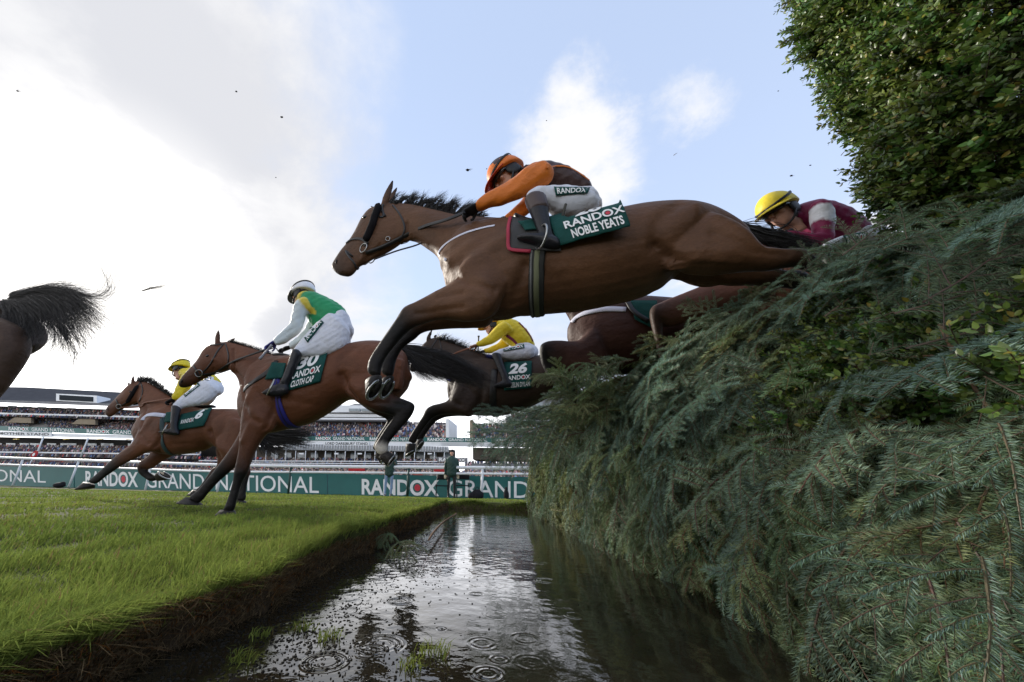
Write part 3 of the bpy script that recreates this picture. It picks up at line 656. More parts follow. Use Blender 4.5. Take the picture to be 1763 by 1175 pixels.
for i in range(11500):
    z = rs.uniform(.05, 3.3); y = rs.uniform(.30, 1.24+.03*math.sin(z*7)+.02*math.sin(z*17)); dpt = abs(rs.normal(0, .10)) if rs.random() < .72 else rs.uniform(0, .75)
    if rs.random() < .2: y = 1.24-abs(rs.normal(0, .05)); dpt = rs.uniform(0, .8)
    if i % 4 == 0: y = rs.uniform(1.0, 1.25+.02*math.sin(z*17)); dpt = abs(rs.normal(0, .06)); z = rs.uniform(1.0, 3.3)
    x = hedge_x(y, z)+dpt
    d = np.array([-1.0, .1, .35])+rs.normal(0, .55, 3)
    if y > 1.15: d += np.array([.3, .8, 0])
    P.append((x, y, z)); R.append(tuple(frame_euler(d, rs.normal(0, 1, 3)))); S.append(rs.uniform(.75, 1.25)); I.append(rs.integers(6))
for i in range(1100):     # hedge leaves showing through the thin dressing near the camera
    y = rs.uniform(.62, 1.42); t = rs.uniform(.42, .92); p = face(y, t, .075+rs.uniform(-.05, .08)); P.append(tuple(p)); d = np.array([-1, -.3, .3])+rs.normal(0, .5, 3)
    R.append(tuple(frame_euler(d, rs.normal(0, 1, 3)))); S.append(rs.uniform(.7, 1.1)); I.append(rs.integers(6))
pr = []
for k in range(6):
    o = bpy.data.objects.new('leafy_twig', LT[k]); COL.objects.link(o); setpar(o, hedge); z = .9+.4*k; o.location = (hedge_x(1.0, z), 1.0, z); o.rotation_euler = frame_euler((-1, .2, .4), (0, -.5, 1)); pr.append(o)
scatter('foliage', pr, P, R, S, I, hedge)
mb = MB()
for i in range(46):
    y = rs.uniform(.35, 1.15); x0 = rs.uniform(2.0, 2.6); p = [np.array([x0, y, 0.0])]; d = np.array([rs.normal(-.02, .06), rs.normal(0, .06), 1.])
    for k in range(9): p.append(np.maximum(p[-1]+d*.36, [hedge_x(.9, p[-1][2]+.36)+.10, -9, -9])); p[-1][1] = min(p[-1][1], 1.12); d = d+np.array([rs.normal(0, .05), rs.normal(0, .05), 0])
    mb.tube(p, np.linspace(.011, .003, 10), 6, 2)
    for k in range(3, 10):
        q = p[k-1]
        if q[0] < hedge_x(q[1], q[2])+.25 or q[2] > 3.2: continue
        e = np.array([-.10*rs.random()-.03, rs.normal(0, .12), .3*rs.random()]); mb.tube([q, q+e*.5, q+e+np.array([0, 0, .05])], [.004, .003, .0015], 5, 2)
mb.build('stems', M('hedge_wood', (.07, .052, .036), .85, .2, var=.3, vscale=40), hedge)
# solid block inside the hedge, its near-black colour standing in for inner shade
mb = MB(); mb.bx(2.25, 3.4, -.4, 1.0, 0, 3.35); mb.build('inner_shade_block', M('thorn_gap_shade', (.012, .014, .009)), hedge)
# ------------------------------------------------------------------ boards, rails, people by the rail, grandstands
WHITE = M('white_plastic', (.72, .73, .74), .4, .4, var=.05, vscale=3)
GREEN = M('board_green', (.010, .115, .105), .45, .35, var=.10, vscale=1.5)
POSTG = M('post_green', (.012, .04, .03), .5, .4)
def bpt(px, py, z0=None):
    """point of the advertising-board line (16 m away, receding to the left) under a picture column"""
    a = radians(10); return on_plane(px, py, (1.9, 15.0, 0), (sin(a), cos(a), 0))
def board(pxa, ya0, ya1, pxb, yb0, yb1, label, texts):
    A0, A1, B0, B1 = bpt(pxa, ya0), bpt(pxa, ya1), bpt(pxb, yb0), bpt(pxb, yb1)
    e = empty('advertising_board', (A0+B0)/2, label, 'advertising board', 'green advertising boards behind the rail')
    n = Vector((-sin(radians(10)), -cos(radians(10)), 0))
    mb = MB(); d = n*(-.10)
    v = [A0, B0, B1, A1]; mb.add(v+[q+d for q in v], [(0, 1, 2, 3), (7, 6, 5, 4), (0, 4, 5, 1), (3, 2, 6, 7), (0, 3, 7, 4), (1, 5, 6, 2)])
    mb.build('panel', GREEN, e, smooth=False)
    mp = lambda u, v_, off: A0+(B0-A0)*u+(A1-A0)*v_*(1-u)+(B1-B0)*v_*u+n*off
    lettering(mp, texts, e, .012); return e
W_ = 1.0/(920-607)
board(-700, 808, 772, -130, 830, 799, 'far left stretch of green advertising board, outside the picture', [('GRAND NATIONAL', .5, .2, .95, .8, 0, 0, 0)]) if False else None
def fx(px, a, b): return (px-a)/(b-a)
board(-180, 829.5, 799, 127, 840.5, 805.5, 'green advertising board at the far left reading NATIONAL', [('GRAND', fx(-170, -180, 127), .2, fx(-75, -180, 127), .82, 0, 0, 0), ('NATIONAL', fx(-62, -180, 127), .2, fx(87, -180, 127), .82, 0, 0, 0)])
board(129, 840.6, 805.6, 563, 855.5, 815.5, 'green advertising board reading RANDOX GRAND NATIONAL behind the galloping horses',
      [('RANDOX', fx(152, 129, 563), .13, fx(258, 129, 563), .86, .028, 0, 1), ('GRAND', fx(274, 129, 563), .13, fx(377, 129, 563), .84, .004, 0, 0), ('NATIONAL', fx(396, 129, 563), .13, fx(552, 129, 563), .84, .004, 0, 0)])
board(565, 855.6, 815.6, 925, 864, 822, 'green advertising board reading RANDOX GRAND behind the two standing stewards',
      [('RANDOX', fx(631, 565, 925), .12, fx(770, 565, 925), .80, .028, 0, 1), ('GRAND', fx(785, 565, 925), .12, fx(914, 565, 925), .82, .004, 0, 0)])
board(927, 864.1, 822.1, 1300, 872, 826, 'green advertising board hidden behind the spruce fence reading NATIONAL', [('NATIONAL', .04, .12, .45, .82, .004, 0, 0)])

# running rail: two white bars on leaning posts
rail = empty('running_rail', bpt(500, 840), 'long white plastic running rail with two bars and leaning posts', 'rail')
a10 = radians(10); nb = Vector((-sin(a10), -cos(a10), 0))
def rpt(px, py): return on_plane(px, py, (1.9, 13.6, 0), (sin(a10), cos(a10), 0))
for tops, r in ([(-200, 777), (0, 788), (190, 794.5), (370, 800.5), (560, 803.5), (760, 805), (930, 807), (1200, 811)], .062), ([(-200, 792), (0, 800), (190, 806), (370, 812), (560, 813.5), (760, 815.5), (930, 817), (1200, 820)], .045):
    mb = MB(); mb.tube([rpt(*q) for q in tops], r, 8, 4); mb.build('bar', WHITE, rail)
for (x0, y0), (x1, y1) in (((39, 792), (22, 836)), ((136, 793), (118, 839)), ((261, 798), (250, 844)), ((381, 803), (374, 848)), ((831, 808), (828, 861)), ((-60, 788), (-85, 830)), ((960, 810), (962, 866))):
    mb = MB(); p, q = rpt(x0, y0), rpt(x1, y1); mb.tube([p, (p+q)/2, q], .05, 8); mb.build('post', WHITE, rail)
for x0, y0, x1, y1 in ((501, 805, 496, 852), (704, 807, 701, 857)):
    mb = MB(); p, q = rpt(x0, y0), rpt(x1, y1); mb.tube([p, (p+q)/2, q], .055, 6); o = mb.build('post', POSTG, rail); o['label'] = 'dark green upright post'
# black ground covers, chairs and bags in front of the boards
def gobj(name, label, cat, mb, mat, group=None): return tag(mb.build(name, mat), label, cat, group)
BLK = M('black_cloth', (.012, .012, .014), .8, .2, var=.3, vscale=10, bump=.6, bscale=14)
for x0, x1, y, lab in ((263, 355, 848, 'black cover lying on the grass below the second board'), (366, 425, 851, 'black cover bunched on the grass behind the landing horse')):
    mb = MB(); R = []
    for i in range(15):
        f = i/14; p = rpt(x0+(x1-x0)*f, y+3*f+1); hgt = .10+.07*math.sin(i*1.9)+.04*math.sin(i*4.3)
        R.append([p+Vector((0, -.35, -.02)), p+Vector((0, -.2, hgt*.8)), p+Vector((0, 0, hgt)), p+Vector((0, .25, hgt*.7)), p+Vector((0, .4, -.02))])
    mb.rings(R); gobj('ground_cover', lab, 'cover', mb, BLK, 'black covers on the ground by the boards')
mb = MB(); p = rpt(101, 838.5); mb.ell(p+Vector((0, 0, .08)), (.32, 0, 0), (0, .2, 0), (0, 0, .14)); mb.ell(p+Vector((.15, 0, .16)), (.12, 0, 0), (0, .12, 0), (0, 0, .1)); gobj('bag', 'small dark bag on the grass below the far left board', 'bag', mb, BLK)
mb = MB(); p = rpt(822, 860); mb.ell(p+Vector((0, 0, .14)), (.24, 0, 0), (0, .18, 0), (0, 0, .20)); mb.ell(p+Vector((-.2, 0, .1)), (.16, 0, 0), (0, .15, 0), (0, 0, .14)); mb.tube([p+Vector((-.1, -.1, .3)), p+Vector((0, -.1, .42)), p+Vector((.1, -.1, .3))], .015, 5, 4); gobj('bag', 'black bag on the grass beside the white rail post', 'bag', mb, BLK)
mb = MB(); p = rpt(872, 861); mb.ell(p+Vector((0, 0, .16)), (.10, 0, 0), (0, .09, 0), (0, 0, .2)); mb.ell(p+Vector((0, 0, .34)), (.05, 0, 0), (0, .05, 0), (0, 0, .10)); gobj('kit_bag', 'small dark upright bag below the word GRAND', 'bag', mb, BLK)
for px, lab in ((761, 'dark folding chair to the left of the standing steward'), (797, 'dark folding chair to the right of the standing steward')):
    base = rpt(px, 859); e = empty('folding_chair', base, lab, 'chair', 'folding chairs by the boards')
    mb = MB(); mb.box(base+Vector((0, .18, .80)), (.24, 0, 0), (0, .02, 0), (0, .04, .13)); mb.build('backrest', BLK, e)
    mb = MB(); mb.box(base+Vector((0, -.05, .45)), (.24, 0, 0), (0, .22, 0), (0, 0, .02)); mb.build('seat', BLK, e)
    for sx_ in (-1, 1):
        for dy in (-1, 1):
            mb = MB(); mb.tube([base+Vector((.23*sx_, .22*dy, 0)), base+Vector((.23*sx_, -.1*dy, .5)), base+Vector((.23*sx_, .2 if dy < 0 else -.2, .92 if dy < 0 else .5))], .014, 5); mb.build('leg', M('dark_metal', (.03, .03, .035), .4, .5), e)

# grandstands -----------------------------------------------------------
SA = radians(8); SN = Vector((-sin(SA), -cos(SA), 0)); SD = Vector((cos(SA), -sin(SA), 0))
def sp(px, py, back=0.0): return on_plane(px, py, (0, 105+back, 0), (sin(SA), cos(SA), 0))
SW = M('stand_white', (.80, .81, .82), .5, .3, var=.06, vscale=.3)
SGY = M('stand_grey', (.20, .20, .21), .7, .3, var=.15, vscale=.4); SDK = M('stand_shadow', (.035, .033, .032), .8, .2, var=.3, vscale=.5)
ROOFM = M('roof_slate', (.075, .078, .088), .9, .0, var=.15, vscale=.5, matte=True); TAN = M('stand_tan', (.30, .24, .17), .8, .2, var=.15, vscale=.4)
GLS = M('stand_glass', (.22, .26, .28), .12, .6, var=.25, vscale=.6); CONC = M('terrace_concrete', (.22, .21, .20), .85, .2, var=.2, vscale=.6)
def slab(pts, depth, name, mat, par, fwd=0.0):
    """front face traced on the stand's front plane, extruded backwards"""
    v = [p+SN*fwd for p in pts]; n = len(v); b = [p-SN*depth for p in v]; mb = MB()
    mb.add(v+b, [tuple(range(n))[::-1], tuple(range(n, 2*n))]+[(i, (i+1) % n, n+(i+1) % n, n+i) for i in range(n)]); return mb.build(name, mat, par, smooth=False)
def quad(xa, ya0, ya1, xb, yb0, yb1): return [sp(xa, ya0), sp(xb, yb0), sp(xb, yb1), sp(xa, ya1)]
crowdV, crowdF, crowdC = [], [], []
cr = np.random.default_rng(5)
def add_people(P, facing=SN, hs=1.0):
    P = np.asarray(P, float); n = len(P)
    if not n: return
    s = np.array(SD); f = np.array(facing); u = np.array([0, 0, 1.])
    w = cr.uniform(.21, .27, n)[:, None]; d = .14; ht = cr.uniform(1.05, 1.22, n)[:, None]*hs
    tops = []
    def ring(z, wk, dk): return [P+u*z-s*w*wk-(-f)*d*dk*-1*0+f*d*dk*(-1)*0 for _ in ()]
    b = P; rows = []
    for z, wk, dk in ((0.15, .85, 1.0), (.78, 1.08, 1.05), (1.0, .30, .5)):
        for sx_, sy in ((-1, -1), (1, -1), (1, 1), (-1, 1)): rows.append(b+u*ht*z+s*w*wk*sx_-f*d*dk*sy)
    hr = .125; hc = b+u*(ht+.10)
    for sx_, sy in ((-1, -1), (1, -1), (1, 1), (-1, 1)): rows.append(hc+s*hr*.8*sx_*.8-f*hr*sy*.8)
    rows += [hc+u*.15, hc-u*.13]
    V = np.stack(rows, 1)     # n,18,3
    q = []
    for k in (0, 4): q += [(k+i, k+(i+1) % 4, k+4+(i+1) % 4, k+4+i) for i in range(4)]
    q += [(8, 9, 10, 11)]
    q += [(12+i, 12+(i+1) % 4, 16, 16) for i in range(4)]+[(12+(i+1) % 4, 12+i, 17, 17) for i in range(4)]
    tri = []
    for a, b2, c, d2 in q: tri.append((a, b2, c)); (c != d2) and tri.append((a, c, d2))
    pal = 2.2*np.array([[.03, .03, .045], [.02, .02, .025], [.05, .045, .05], [.10, .09, .085], [.03, .045, .09], [.16, .13, .11], [.09, .03, .03], [.22, .20, .19], [.05, .06, .04], [.30, .27, .26], [.10, .14, .24], [.35, .05, .05], [.28, .16, .18], [.12, .07, .05]])
    wts = np.array([18, 14, 12, 9, 12, 7, 5, 6, 5, 4, 5, 1.6, 3, 5.]); c = pal[cr.choice(len(pal), n, p=wts/wts.sum())]*cr.uniform(.7, 1.3, (n, 1))
    hd = np.array([.60, .40, .31])*cr.uniform(.55, 1.1, (n, 1)); dark = cr.random(n) < .3; hd[dark] = np.array([.06, .04, .03])
    C = np.concatenate([np.repeat(c[:, None], 12, 1), np.repeat(hd[:, None], 6, 1)], 1)
    base = sum(len(v) for v in crowdV)
    crowdV.append(V.reshape(-1, 3)); crowdC.append(C.reshape(-1, 3)); crowdF.append((np.arange(n)[:, None, None]*18+np.array(tri)[None]).reshape(-1, 3)+base)
def tier(xa, ya0, ya1, xb, yb0, yb1, rows, par, fill=.93, depth=.85, gaps=(), name='terrace'):
    """raked terrace whose lowest row is at the traced bottom edge; its rise fills the traced height as seen from below"""
    A0, B0, A1, B1 = sp(xa, ya0), sp(xb, yb0), sp(xa, ya1), sp(xb, yb1); mb = MB(); R = []; P = []
    for i in range(rows):
        bk = depth*(i+.2); k = 1+bk/105.0*.97
        f = i/rows
        a = A0+(A1-A0)*f; b = B0+(B1-B0)*f
        a = CAMP+(a-CAMP)*k; b = CAMP+(b-CAMP)*k
        R.append([a-Vector((0, 0, 1.45)), b-Vector((0, 0, 1.45))]); R.append([a-SN*depth-Vector((0, 0, 1.45)), b-SN*depth-Vector((0, 0, 1.45))])
        n = int((b-a).length/.50)
        for j in range(n):
            if cr.random() > fill: continue
            g = (j+.5+cr.uniform(-.25, .25))/n
            if any(g0 < g < g1 and f < f1 for g0, g1, f1 in gaps): continue
            q = a+(b-a)*g; P.append(q-Vector((0, 0, 1.45))-SN*(.4+cr.uniform(-.15, .15)))
    mb.rings(R, cap=False, closed=False); mb.build(name, CONC, par, smooth=False); add_people(P)
def text_band(xa, ya0, ya1, xb, yb0, yb1, par, items, name='banner', mat=GREEN, fwd=.35, white=None):
    A0, A1, B0, B1 = sp(xa, ya0)+SN*fwd, sp(xa, ya1)+SN*fwd, sp(xb, yb0)+SN*fwd, sp(xb, yb1)+SN*fwd
    mb = MB(); v = [A0, B0, B1, A1]; mb.add(v+[q-SN*.2 for q in v], [(0, 1, 2, 3), (7, 6, 5, 4), (0, 4, 5, 1), (3, 2, 6, 7), (0, 3, 7, 4), (1, 5, 6, 2)]); o = mb.build(name, mat, par, smooth=False)
    lettering(lambda u, v_, off: A0+(B0-A0)*u+(A1-A0)*v_*(1-u)+(B1-B0)*v_*u+SN*off, items, o, .05, white); return o
def sponsor(xa, xb, spans):
    out = []
    for s0, s1 in spans:
        g = s0+(s1-s0)*.34
        out += [('RANDOX', fx(s0, xa, xb), .15, fx(g-(s1-s0)*.02, xa, xb), .85, .03, 0, 1), ('GRAND NATIONAL', fx(g+(s1-s0)*.02, xa, xb), .15, fx(s1, xa, xb), .85, .012, 0, 0)]
    return out
DKT = M('sign_dark', (.03, .035, .04), .6)
# --- left stand
S1 = empty('grandstand', sp(100, 815), 'left grandstand with grey slate roof, roof window and sign reading QUEEN MOTHER STAND', 'grandstand')
slab([sp(-260, 655), sp(-60, 690), sp(-60, 815), sp(-260, 815)], 22, 'end_block', SGY, S1, -2) if False else None
mb = MB(); 
e = [sp(-330, 679.5)+SN*2, sp(0, 691)+SN*2, sp(345, 703)+SN*2]; t_ = [sp(-260, 664, 13), sp(45, 667, 13), sp(345, 683, 13)]
mb.add(e+t_+[q-SN*8-Vector((0, 0, 4)) for q in t_], [(0, 1, 4, 3), (1, 2, 5, 4), (3, 4, 7, 6), (4, 5, 8, 7)]); mb.build('roof', ROOFM, S1, smooth=False)
text_band(-330, 683.5, 679, 345, 706.5, 702.5, S1, [], 'eaves', SGY, 2.2)
o = slab(quad(104, 692, 679.5, 174, 695.5, 683), 5, 'roof_window', SW, S1, 1.5); slab(quad(111, 690.5, 682, 168, 693.5, 685.5), .4, 'pane', M('dark_pane', (.04, .045, .05), .9, .0), o, 1.8)
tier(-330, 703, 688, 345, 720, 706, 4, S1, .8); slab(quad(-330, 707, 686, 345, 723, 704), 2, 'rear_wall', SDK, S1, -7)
for k in range(13):
    x = -20+k*26; text_band(x, 700+x*.034, 694+x*.034, x+15, 700.5+x*.034, 694.5+x*.034, S1, [], 'window', GLS, -6.5)
text_band(-330, 705, 702, 345, 722, 719.3, S1, [], 'parapet', SW, -.4)
tier(-330, 724, 704, 345, 744, 721, 9, S1, .95, gaps=((.50, .545, .45), (.655, .70, .45)))
for x in (14, 125): slab([sp(x-6, 727+x*.025), sp(x+36, 728+x*.025), sp(x+36, 719+x*.025), sp(x+8, 718+x*.025)], 1.0, 'stair_wall', TAN, S1, -.6)
text_band(-330, 731.5, 723.5, 240, 750, 741.3, S1, sponsor(-330, 240, ((-190, -76), (-68, 39), (61, 158), (174, 268))), 'banner')
text_band(-330, 744, 738, 345, 757.5, 752, S1, [], 'parapet', SW, .1)
text_band(-60, 749.5, 741.5, 92, 753.5, 745, S1, [('QUEEN MOTHER STAND', fx(-36, -60, 92), .2, fx(88, -60, 92), .8, .02, 0, 0)], 'name_sign', SW, .6, DKT)
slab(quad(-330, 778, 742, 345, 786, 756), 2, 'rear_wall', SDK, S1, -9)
for k in range(11):
    x = -60+k*(24 if k % 3 else 22); text_band(x, 768, 759, x+16, 768.5, 759.5, S1, [], 'window', M('lit_pane', (.42, .47, .50), .2, .5), -8.5)
tier(-330, 774, 758, 345, 784, 764, 5, S1, .9); tier(-330, 790, 771, 345, 798, 776, 5, S1, .97)
text_band(-330, 776, 773.5, 345, 784, 782, S1, [], 'parapet', SW, .5)
for x in (-110, -15, 73, 150, 228, 300):
    p, q = sp(x+7, 752+.02*x)+SN*1.0, sp(x-6, 788)+SN*1.0; mb = MB(); mb.tube([p, (p+q)/2, q], .28, 8); mb.build('column', SW, S1)
for x in (24, 110, 168, 218):
    mb = MB(); p, q = sp(x, 757), sp(x+10, 756.5); mb.tube([p+SN*.2, q+SN*.2], .16, 6); o = mb.build('lamp', M('amber_lamp', (.8, .55, .1), .4), S1)
# --- centre stand
S2 = empty('grandstand', sp(600, 815), 'central grandstand with stepped glazed roof boxes and sign reading LORD DARESBURY STAND', 'grandstand')
tier(345, 755, 719, 772, 757, 722.5, 12, S2, .97); text_band(345, 750, 720.5, 772, 754, 722, S2, [], 'rear_wall', TAN, -11.5)
slab([sp(768, 755), sp(773.5, 755), sp(773.5, 722), sp(768, 722)], 12, 'end_wall', SW, S2, .3)
text_band(345, 718.8, 715.5, 690, 720.5, 717.5, S2, [], 'roof_edge', SW, -3)
slab([sp(345, 719), sp(690, 720.5), sp(672, 706), sp(345, 700)], 10, 'roof', SGY, S2, -6)
slab([sp(345, 712), sp(676, 714), sp(664, 709), sp(345, 705)], .6, 'roof_edge', SW, S2, -5)
slab([sp(480, 706), sp(668, 706), sp(640, 694), sp(520, 693)], 8, 'roof_box', SW, S2, -4); slab(quad(592, 704.5, 700, 612, 704.5, 700), .5, 'window', GLS, S2, -3.4); slab(quad(614, 704.5, 700, 640, 704.5, 700), .5, 'window', GLS, S2, -3.4); slab(quad(642, 704.5, 700, 660, 704.5, 700), .5, 'window', GLS, S2, -3.4)
slab([sp(560, 694), sp(640, 694), sp(625, 686), sp(590, 685)], 8, 'roof_box', SGY, S2, -9)
for x in range(352, 690, 24): mb = MB(); mb.tube([sp(x, 728)-SN*8, sp(x, 718)-SN*8], .12, 6); mb.build('mullion', SW, S2)
text_band(345, 757, 749.5, 928, 763, 755.5, S2, sponsor(345, 928, ((352, 445), (471, 565), (577, 664), (672, 752), (766, 856), (868, 960))), 'banner')
text_band(345, 765, 757, 928, 771, 763, S2, [], 'parapet', SW, .2)
text_band(560, 767.5, 761, 637, 768, 761.5, S2, [('LORD DARESBURY STAND', .03, .15, .97, .85, .02, 0, 0)], 'name_sign', SW, .6, DKT)
o = slab(quad(489, 775, 764.5, 772, 779, 770), 1.2, 'glazing', M('grey_louvre', (.30, .31, .32), .5, .4), S2, .5)
mb = MB()
for k in range(62):
    x = 490+k*4.6; p, q = sp(x, 775+.014*(x-489))+SN*.62, sp(x, 764.8+.019*(x-489))+SN*.62; mb.tube([p, q], .09, 4)
mb.build('fin', SW, o)
slab(quad(345, 800, 764, 772, 804, 770), 2, 'rear_wall', M('stand_brown', (.10, .085, .07), .8, .2, var=.3, vscale=.4), S2, -8)
for k in range(14): x = 440+k*24; text_band(x, 787, 776, x+13, 787, 776, S2, [], 'window', GLS, -7.5)
tier(345, 798, 782, 772, 803, 785, 5, S2, .93)
for k in range(20):
    x = 443+k*17; mb = MB(); y0 = 776+.01*(x-440); mb.tube([sp(x, y0)+SN*.5, sp(x-1, 795)+SN*.5], .13, 6); mb.build('column', SW, S2)
for y, x0 in ((793.5, 345), (797.5, 430)): text_band(x0, y+1, y-.4, 772, y+2.6, y+1.2, S2, [], 'balustrade', SW, .7)
for x in (520, 580, 620, 700, 740): slab(quad(x-3, 783, 780.5, x+4, 783, 780.5), .4, 'hanging_sign', SW, S2, .6)
# --- right stand
S3 = empty('grandstand', sp(900, 815), 'right grandstand with brown wall seen between the bay horse and the fence', 'grandstand')
tier(811, 757, 724, 1080, 762, 722, 11, S3, .96); text_band(811, 752, 723.5, 1080, 752, 720, S3, [], 'rear_wall', TAN, -11)
slab([sp(809, 757), sp(814, 757), sp(814, 724), sp(809, 724)], 10, 'end_wall', TAN, S3, .3)
text_band(760, 769, 763.2, 1080, 772, 766, S3, [], 'parapet', SW, .2); text_band(928, 763, 755.6, 1080, 765, 757, S3, sponsor(928, 1080, ((975, 1065),)), 'banner')
slab(quad(811, 790, 769, 1080, 794, 771), 8, 'wall', M('stand_brown', (.1, .085, .07)), S3, -3)
tier(800, 805, 788, 1080, 809, 790, 5, S3, .96)
slab([sp(868, 721), sp(1100, 716), sp(1100, 660), sp(905, 668), sp(900, 704), sp(868, 712)], 9, 'upper_storey', SGY, S3, -6)
for k in range(9):
    x = 905+k*17; slab(quad(x, 702, 686, x+13, 702, 686), .5, 'window', GLS, S3, -5.6)
for y in (709, 714.5, 719): text_band(868, y+.8, y-.8, 1100, y-1.5, y-3, S3, [], 'balustrade', SW, -5.2)
tier(880, 713, 706, 1080, 711, 704, 2, S3, .9)
for st_, xa_, xb_ in ((S1, -330, 345), (S2, 345.5, 772), (S3, 811, 1080)): slab(quad(xa_, 852, 798, xb_, 852, 801), 3, 'plinth', SGY, st_, -1.2)
# small logo sign between the stands
e = empty('logo_sign', sp(795, 800), 'small dark sign reading RANDOX between the two stands', 'sign'); text_band(771, 801, 793, 818, 802, 794.5, e, [('RANDOX', .06, .15, .94, .85, .03, 0, 1)], 'panel', SGY, 12)
# crowd on the lawn in front of the stands, red seats and booths
P = []
for i in range(4200):
    px = cr.uniform(-90, 930); bk = cr.uniform(-62, -20); p = sp(px, 840, bk); p.z = -.15+max(0, bk+58)/38*3.0+cr.uniform(0, .3); P.append(p)
add_people(P)
V = np.concatenate(crowdV); Fc = np.concatenate(crowdF)
tag(mesh_obj('crowd', V, Fc, M('crowd_clothes', (.1, .1, .1), .85, .15, attr='col'), None, False, {'col': np.concatenate(crowdC)}), 'dense crowd of racegoers filling the stands and the lawn', 'crowd', kind='stuff')
RED = M('red_canvas', (.42, .025, .03), .7, .2, var=.15, vscale=1)
for x0, x1, y0, y1, lab in ((85, 128, 794, 789, 'long red barrier in the crowd before the left stand'), (600, 626, 811, 805.5, 'left red barrier in the crowd before the central stand'), (747, 765, 812, 808, 'short red barrier beside the standing steward'), (711, 726, 821, 814, 'red box behind the rail near the dark post')):
    bk = -60; mb = MB(); v = [sp(x0, y0, bk), sp(x1, y0+.5, bk), sp(x1, y1+.5, bk), sp(x0, y1, bk)]; mb.add(v+[q-SN*.5 for q in v], [(0, 1, 2, 3), (7, 6, 5, 4), (0, 4, 5, 1), (3, 2, 6, 7), (0, 3, 7, 4), (1, 5, 6, 2)]); tag(mb.build('red_barrier', RED, smooth=False), lab, 'barrier', 'red barriers in the enclosure')
p = sp(59, 783, -62); mb = MB(); k = 20; R = Vector((0, 0, .62)); S_ = SD*.62
mb.add([p+S_*cos(2*pi*j/k)+R*sin(2*pi*j/k)+SN*.05 for j in range(k)]+[p+S_*cos(2*pi*j/k)+R*sin(2*pi*j/k)-SN*.1 for j in range(k)], [tuple(range(k)), tuple(range(k, 2*k))[::-1]]+[(j, (j+1) % k, k+(j+1) % k, k+j) for j in range(k)])
e = empty('round_sign', (p.x, p.y, -.1), 'round red sign on a white post before the left stand', 'sign'); mb.build('disc', RED, e, smooth=False)
mb = MB(); mb.add([p+S_*.45*cos(2*pi*j/k)+R*.45*sin(2*pi*j/k)+SN*.08 for j in range(k)], [tuple(range(k))]); mb.build('emblem', WHITE, e, smooth=False)
mb = MB(); mb.tube([(p.x, p.y, -.1), (p.x, p.y, p.z-.6)], .06, 6); mb.build('post', WHITE, e)
# ------------------------------------------------------------------ horses
class Sag:
    """the upright plane through a horse's spine; n points out of its near (left) side"""
    def __init__(s, P, ang):
        a = radians(ang); s.P = Vector(P); s.n = Vector((-sin(a), -cos(a), 0)); s.h = Vector((-cos(a), sin(a), 0))
    def pt(s, px, py, lat=0.0): return on_plane(px, py, s.P+s.n*lat, s.n)
    def mirror(s, p): p = Vector(p); return p-2*((p-s.P).dot(s.n))*s.n
def loft(mb, S, secs, lat=0.0, col=None, cols=None, wk=1.0, sub=5, k=20, store=None, grow=0.0, step=False, shr=1.0):
    """closed skin through sections (edge a, edge b, half width[, colour[, own lateral offset]]) traced in the spine plane"""
    rows = []; cl = []
    for q in secs:
        l = q[6] if len(q) > 6 and q[6] is not None else lat
        A, B = S.pt(q[0], q[1], l), S.pt(q[2], q[3], l)
        if grow: d = (A-B).normalized()*grow; A = A+d; B = B-d
        rows.append([*A, *B, q[4]*wk+grow]); cl.append(q[5] if len(q) > 5 and q[5] is not None else col)
    R = catmull(rows, sub); C = catmull(np.array(cl, float), sub) if col is not None else None
    if step and C is not None: C = np.array(cl, float)[np.minimum((np.arange(len(R))/sub+.5).astype(int), len(cl)-1)]
    n = np.array(S.n); rings = []
    for i, r in enumerate(R):
        A, B, w = r[:3], r[3:6], r[6]; c = (A+B)/2; h = (A-B)/2; ht = np.linalg.norm(h)+1e-9
        # the traced edges are the outline seen from below: allow for the part the width itself adds to it
        v = c+n*w-np.array(CAMP); v = v*((c-np.array(CAMP))@n)/(v@n); sft = abs((v+np.array(CAMP)-c)@(h/ht))*.94
        if sft > .80*ht: w *= .80*ht/sft; sft = .80*ht
        h = h*sqrt(max(ht*ht-sft*sft, 0))/ht*shr; w = w*shr
        ring = [c+h*cos(2*pi*j/k)+n*w*(abs(sin(2*pi*j/k))**.88*(1 if sin(2*pi*j/k) >= 0 else -1)) for j in range(k)]
        rings.append(ring)
        if store is not None and C is not None:
            for q in ring[::2]: store[0].append(q); store[1].append(C[i])
    def dome(r0, r1):
        r0 = np.array(r0); c0 = r0.mean(0); d = c0-np.array(r1).mean(0); d /= np.linalg.norm(d)+1e-9; ra = np.linalg.norm(r0-c0, axis=1).min()*.6
        return [list(c0+(r0-c0)*.72+d*ra*.55), list(c0+(r0-c0)*.3+d*ra*.9)]
    rings = dome(rings[0], rings[1])[::-1]+rings+dome(rings[-1], rings[-2])
    mb.rings(rings); return R
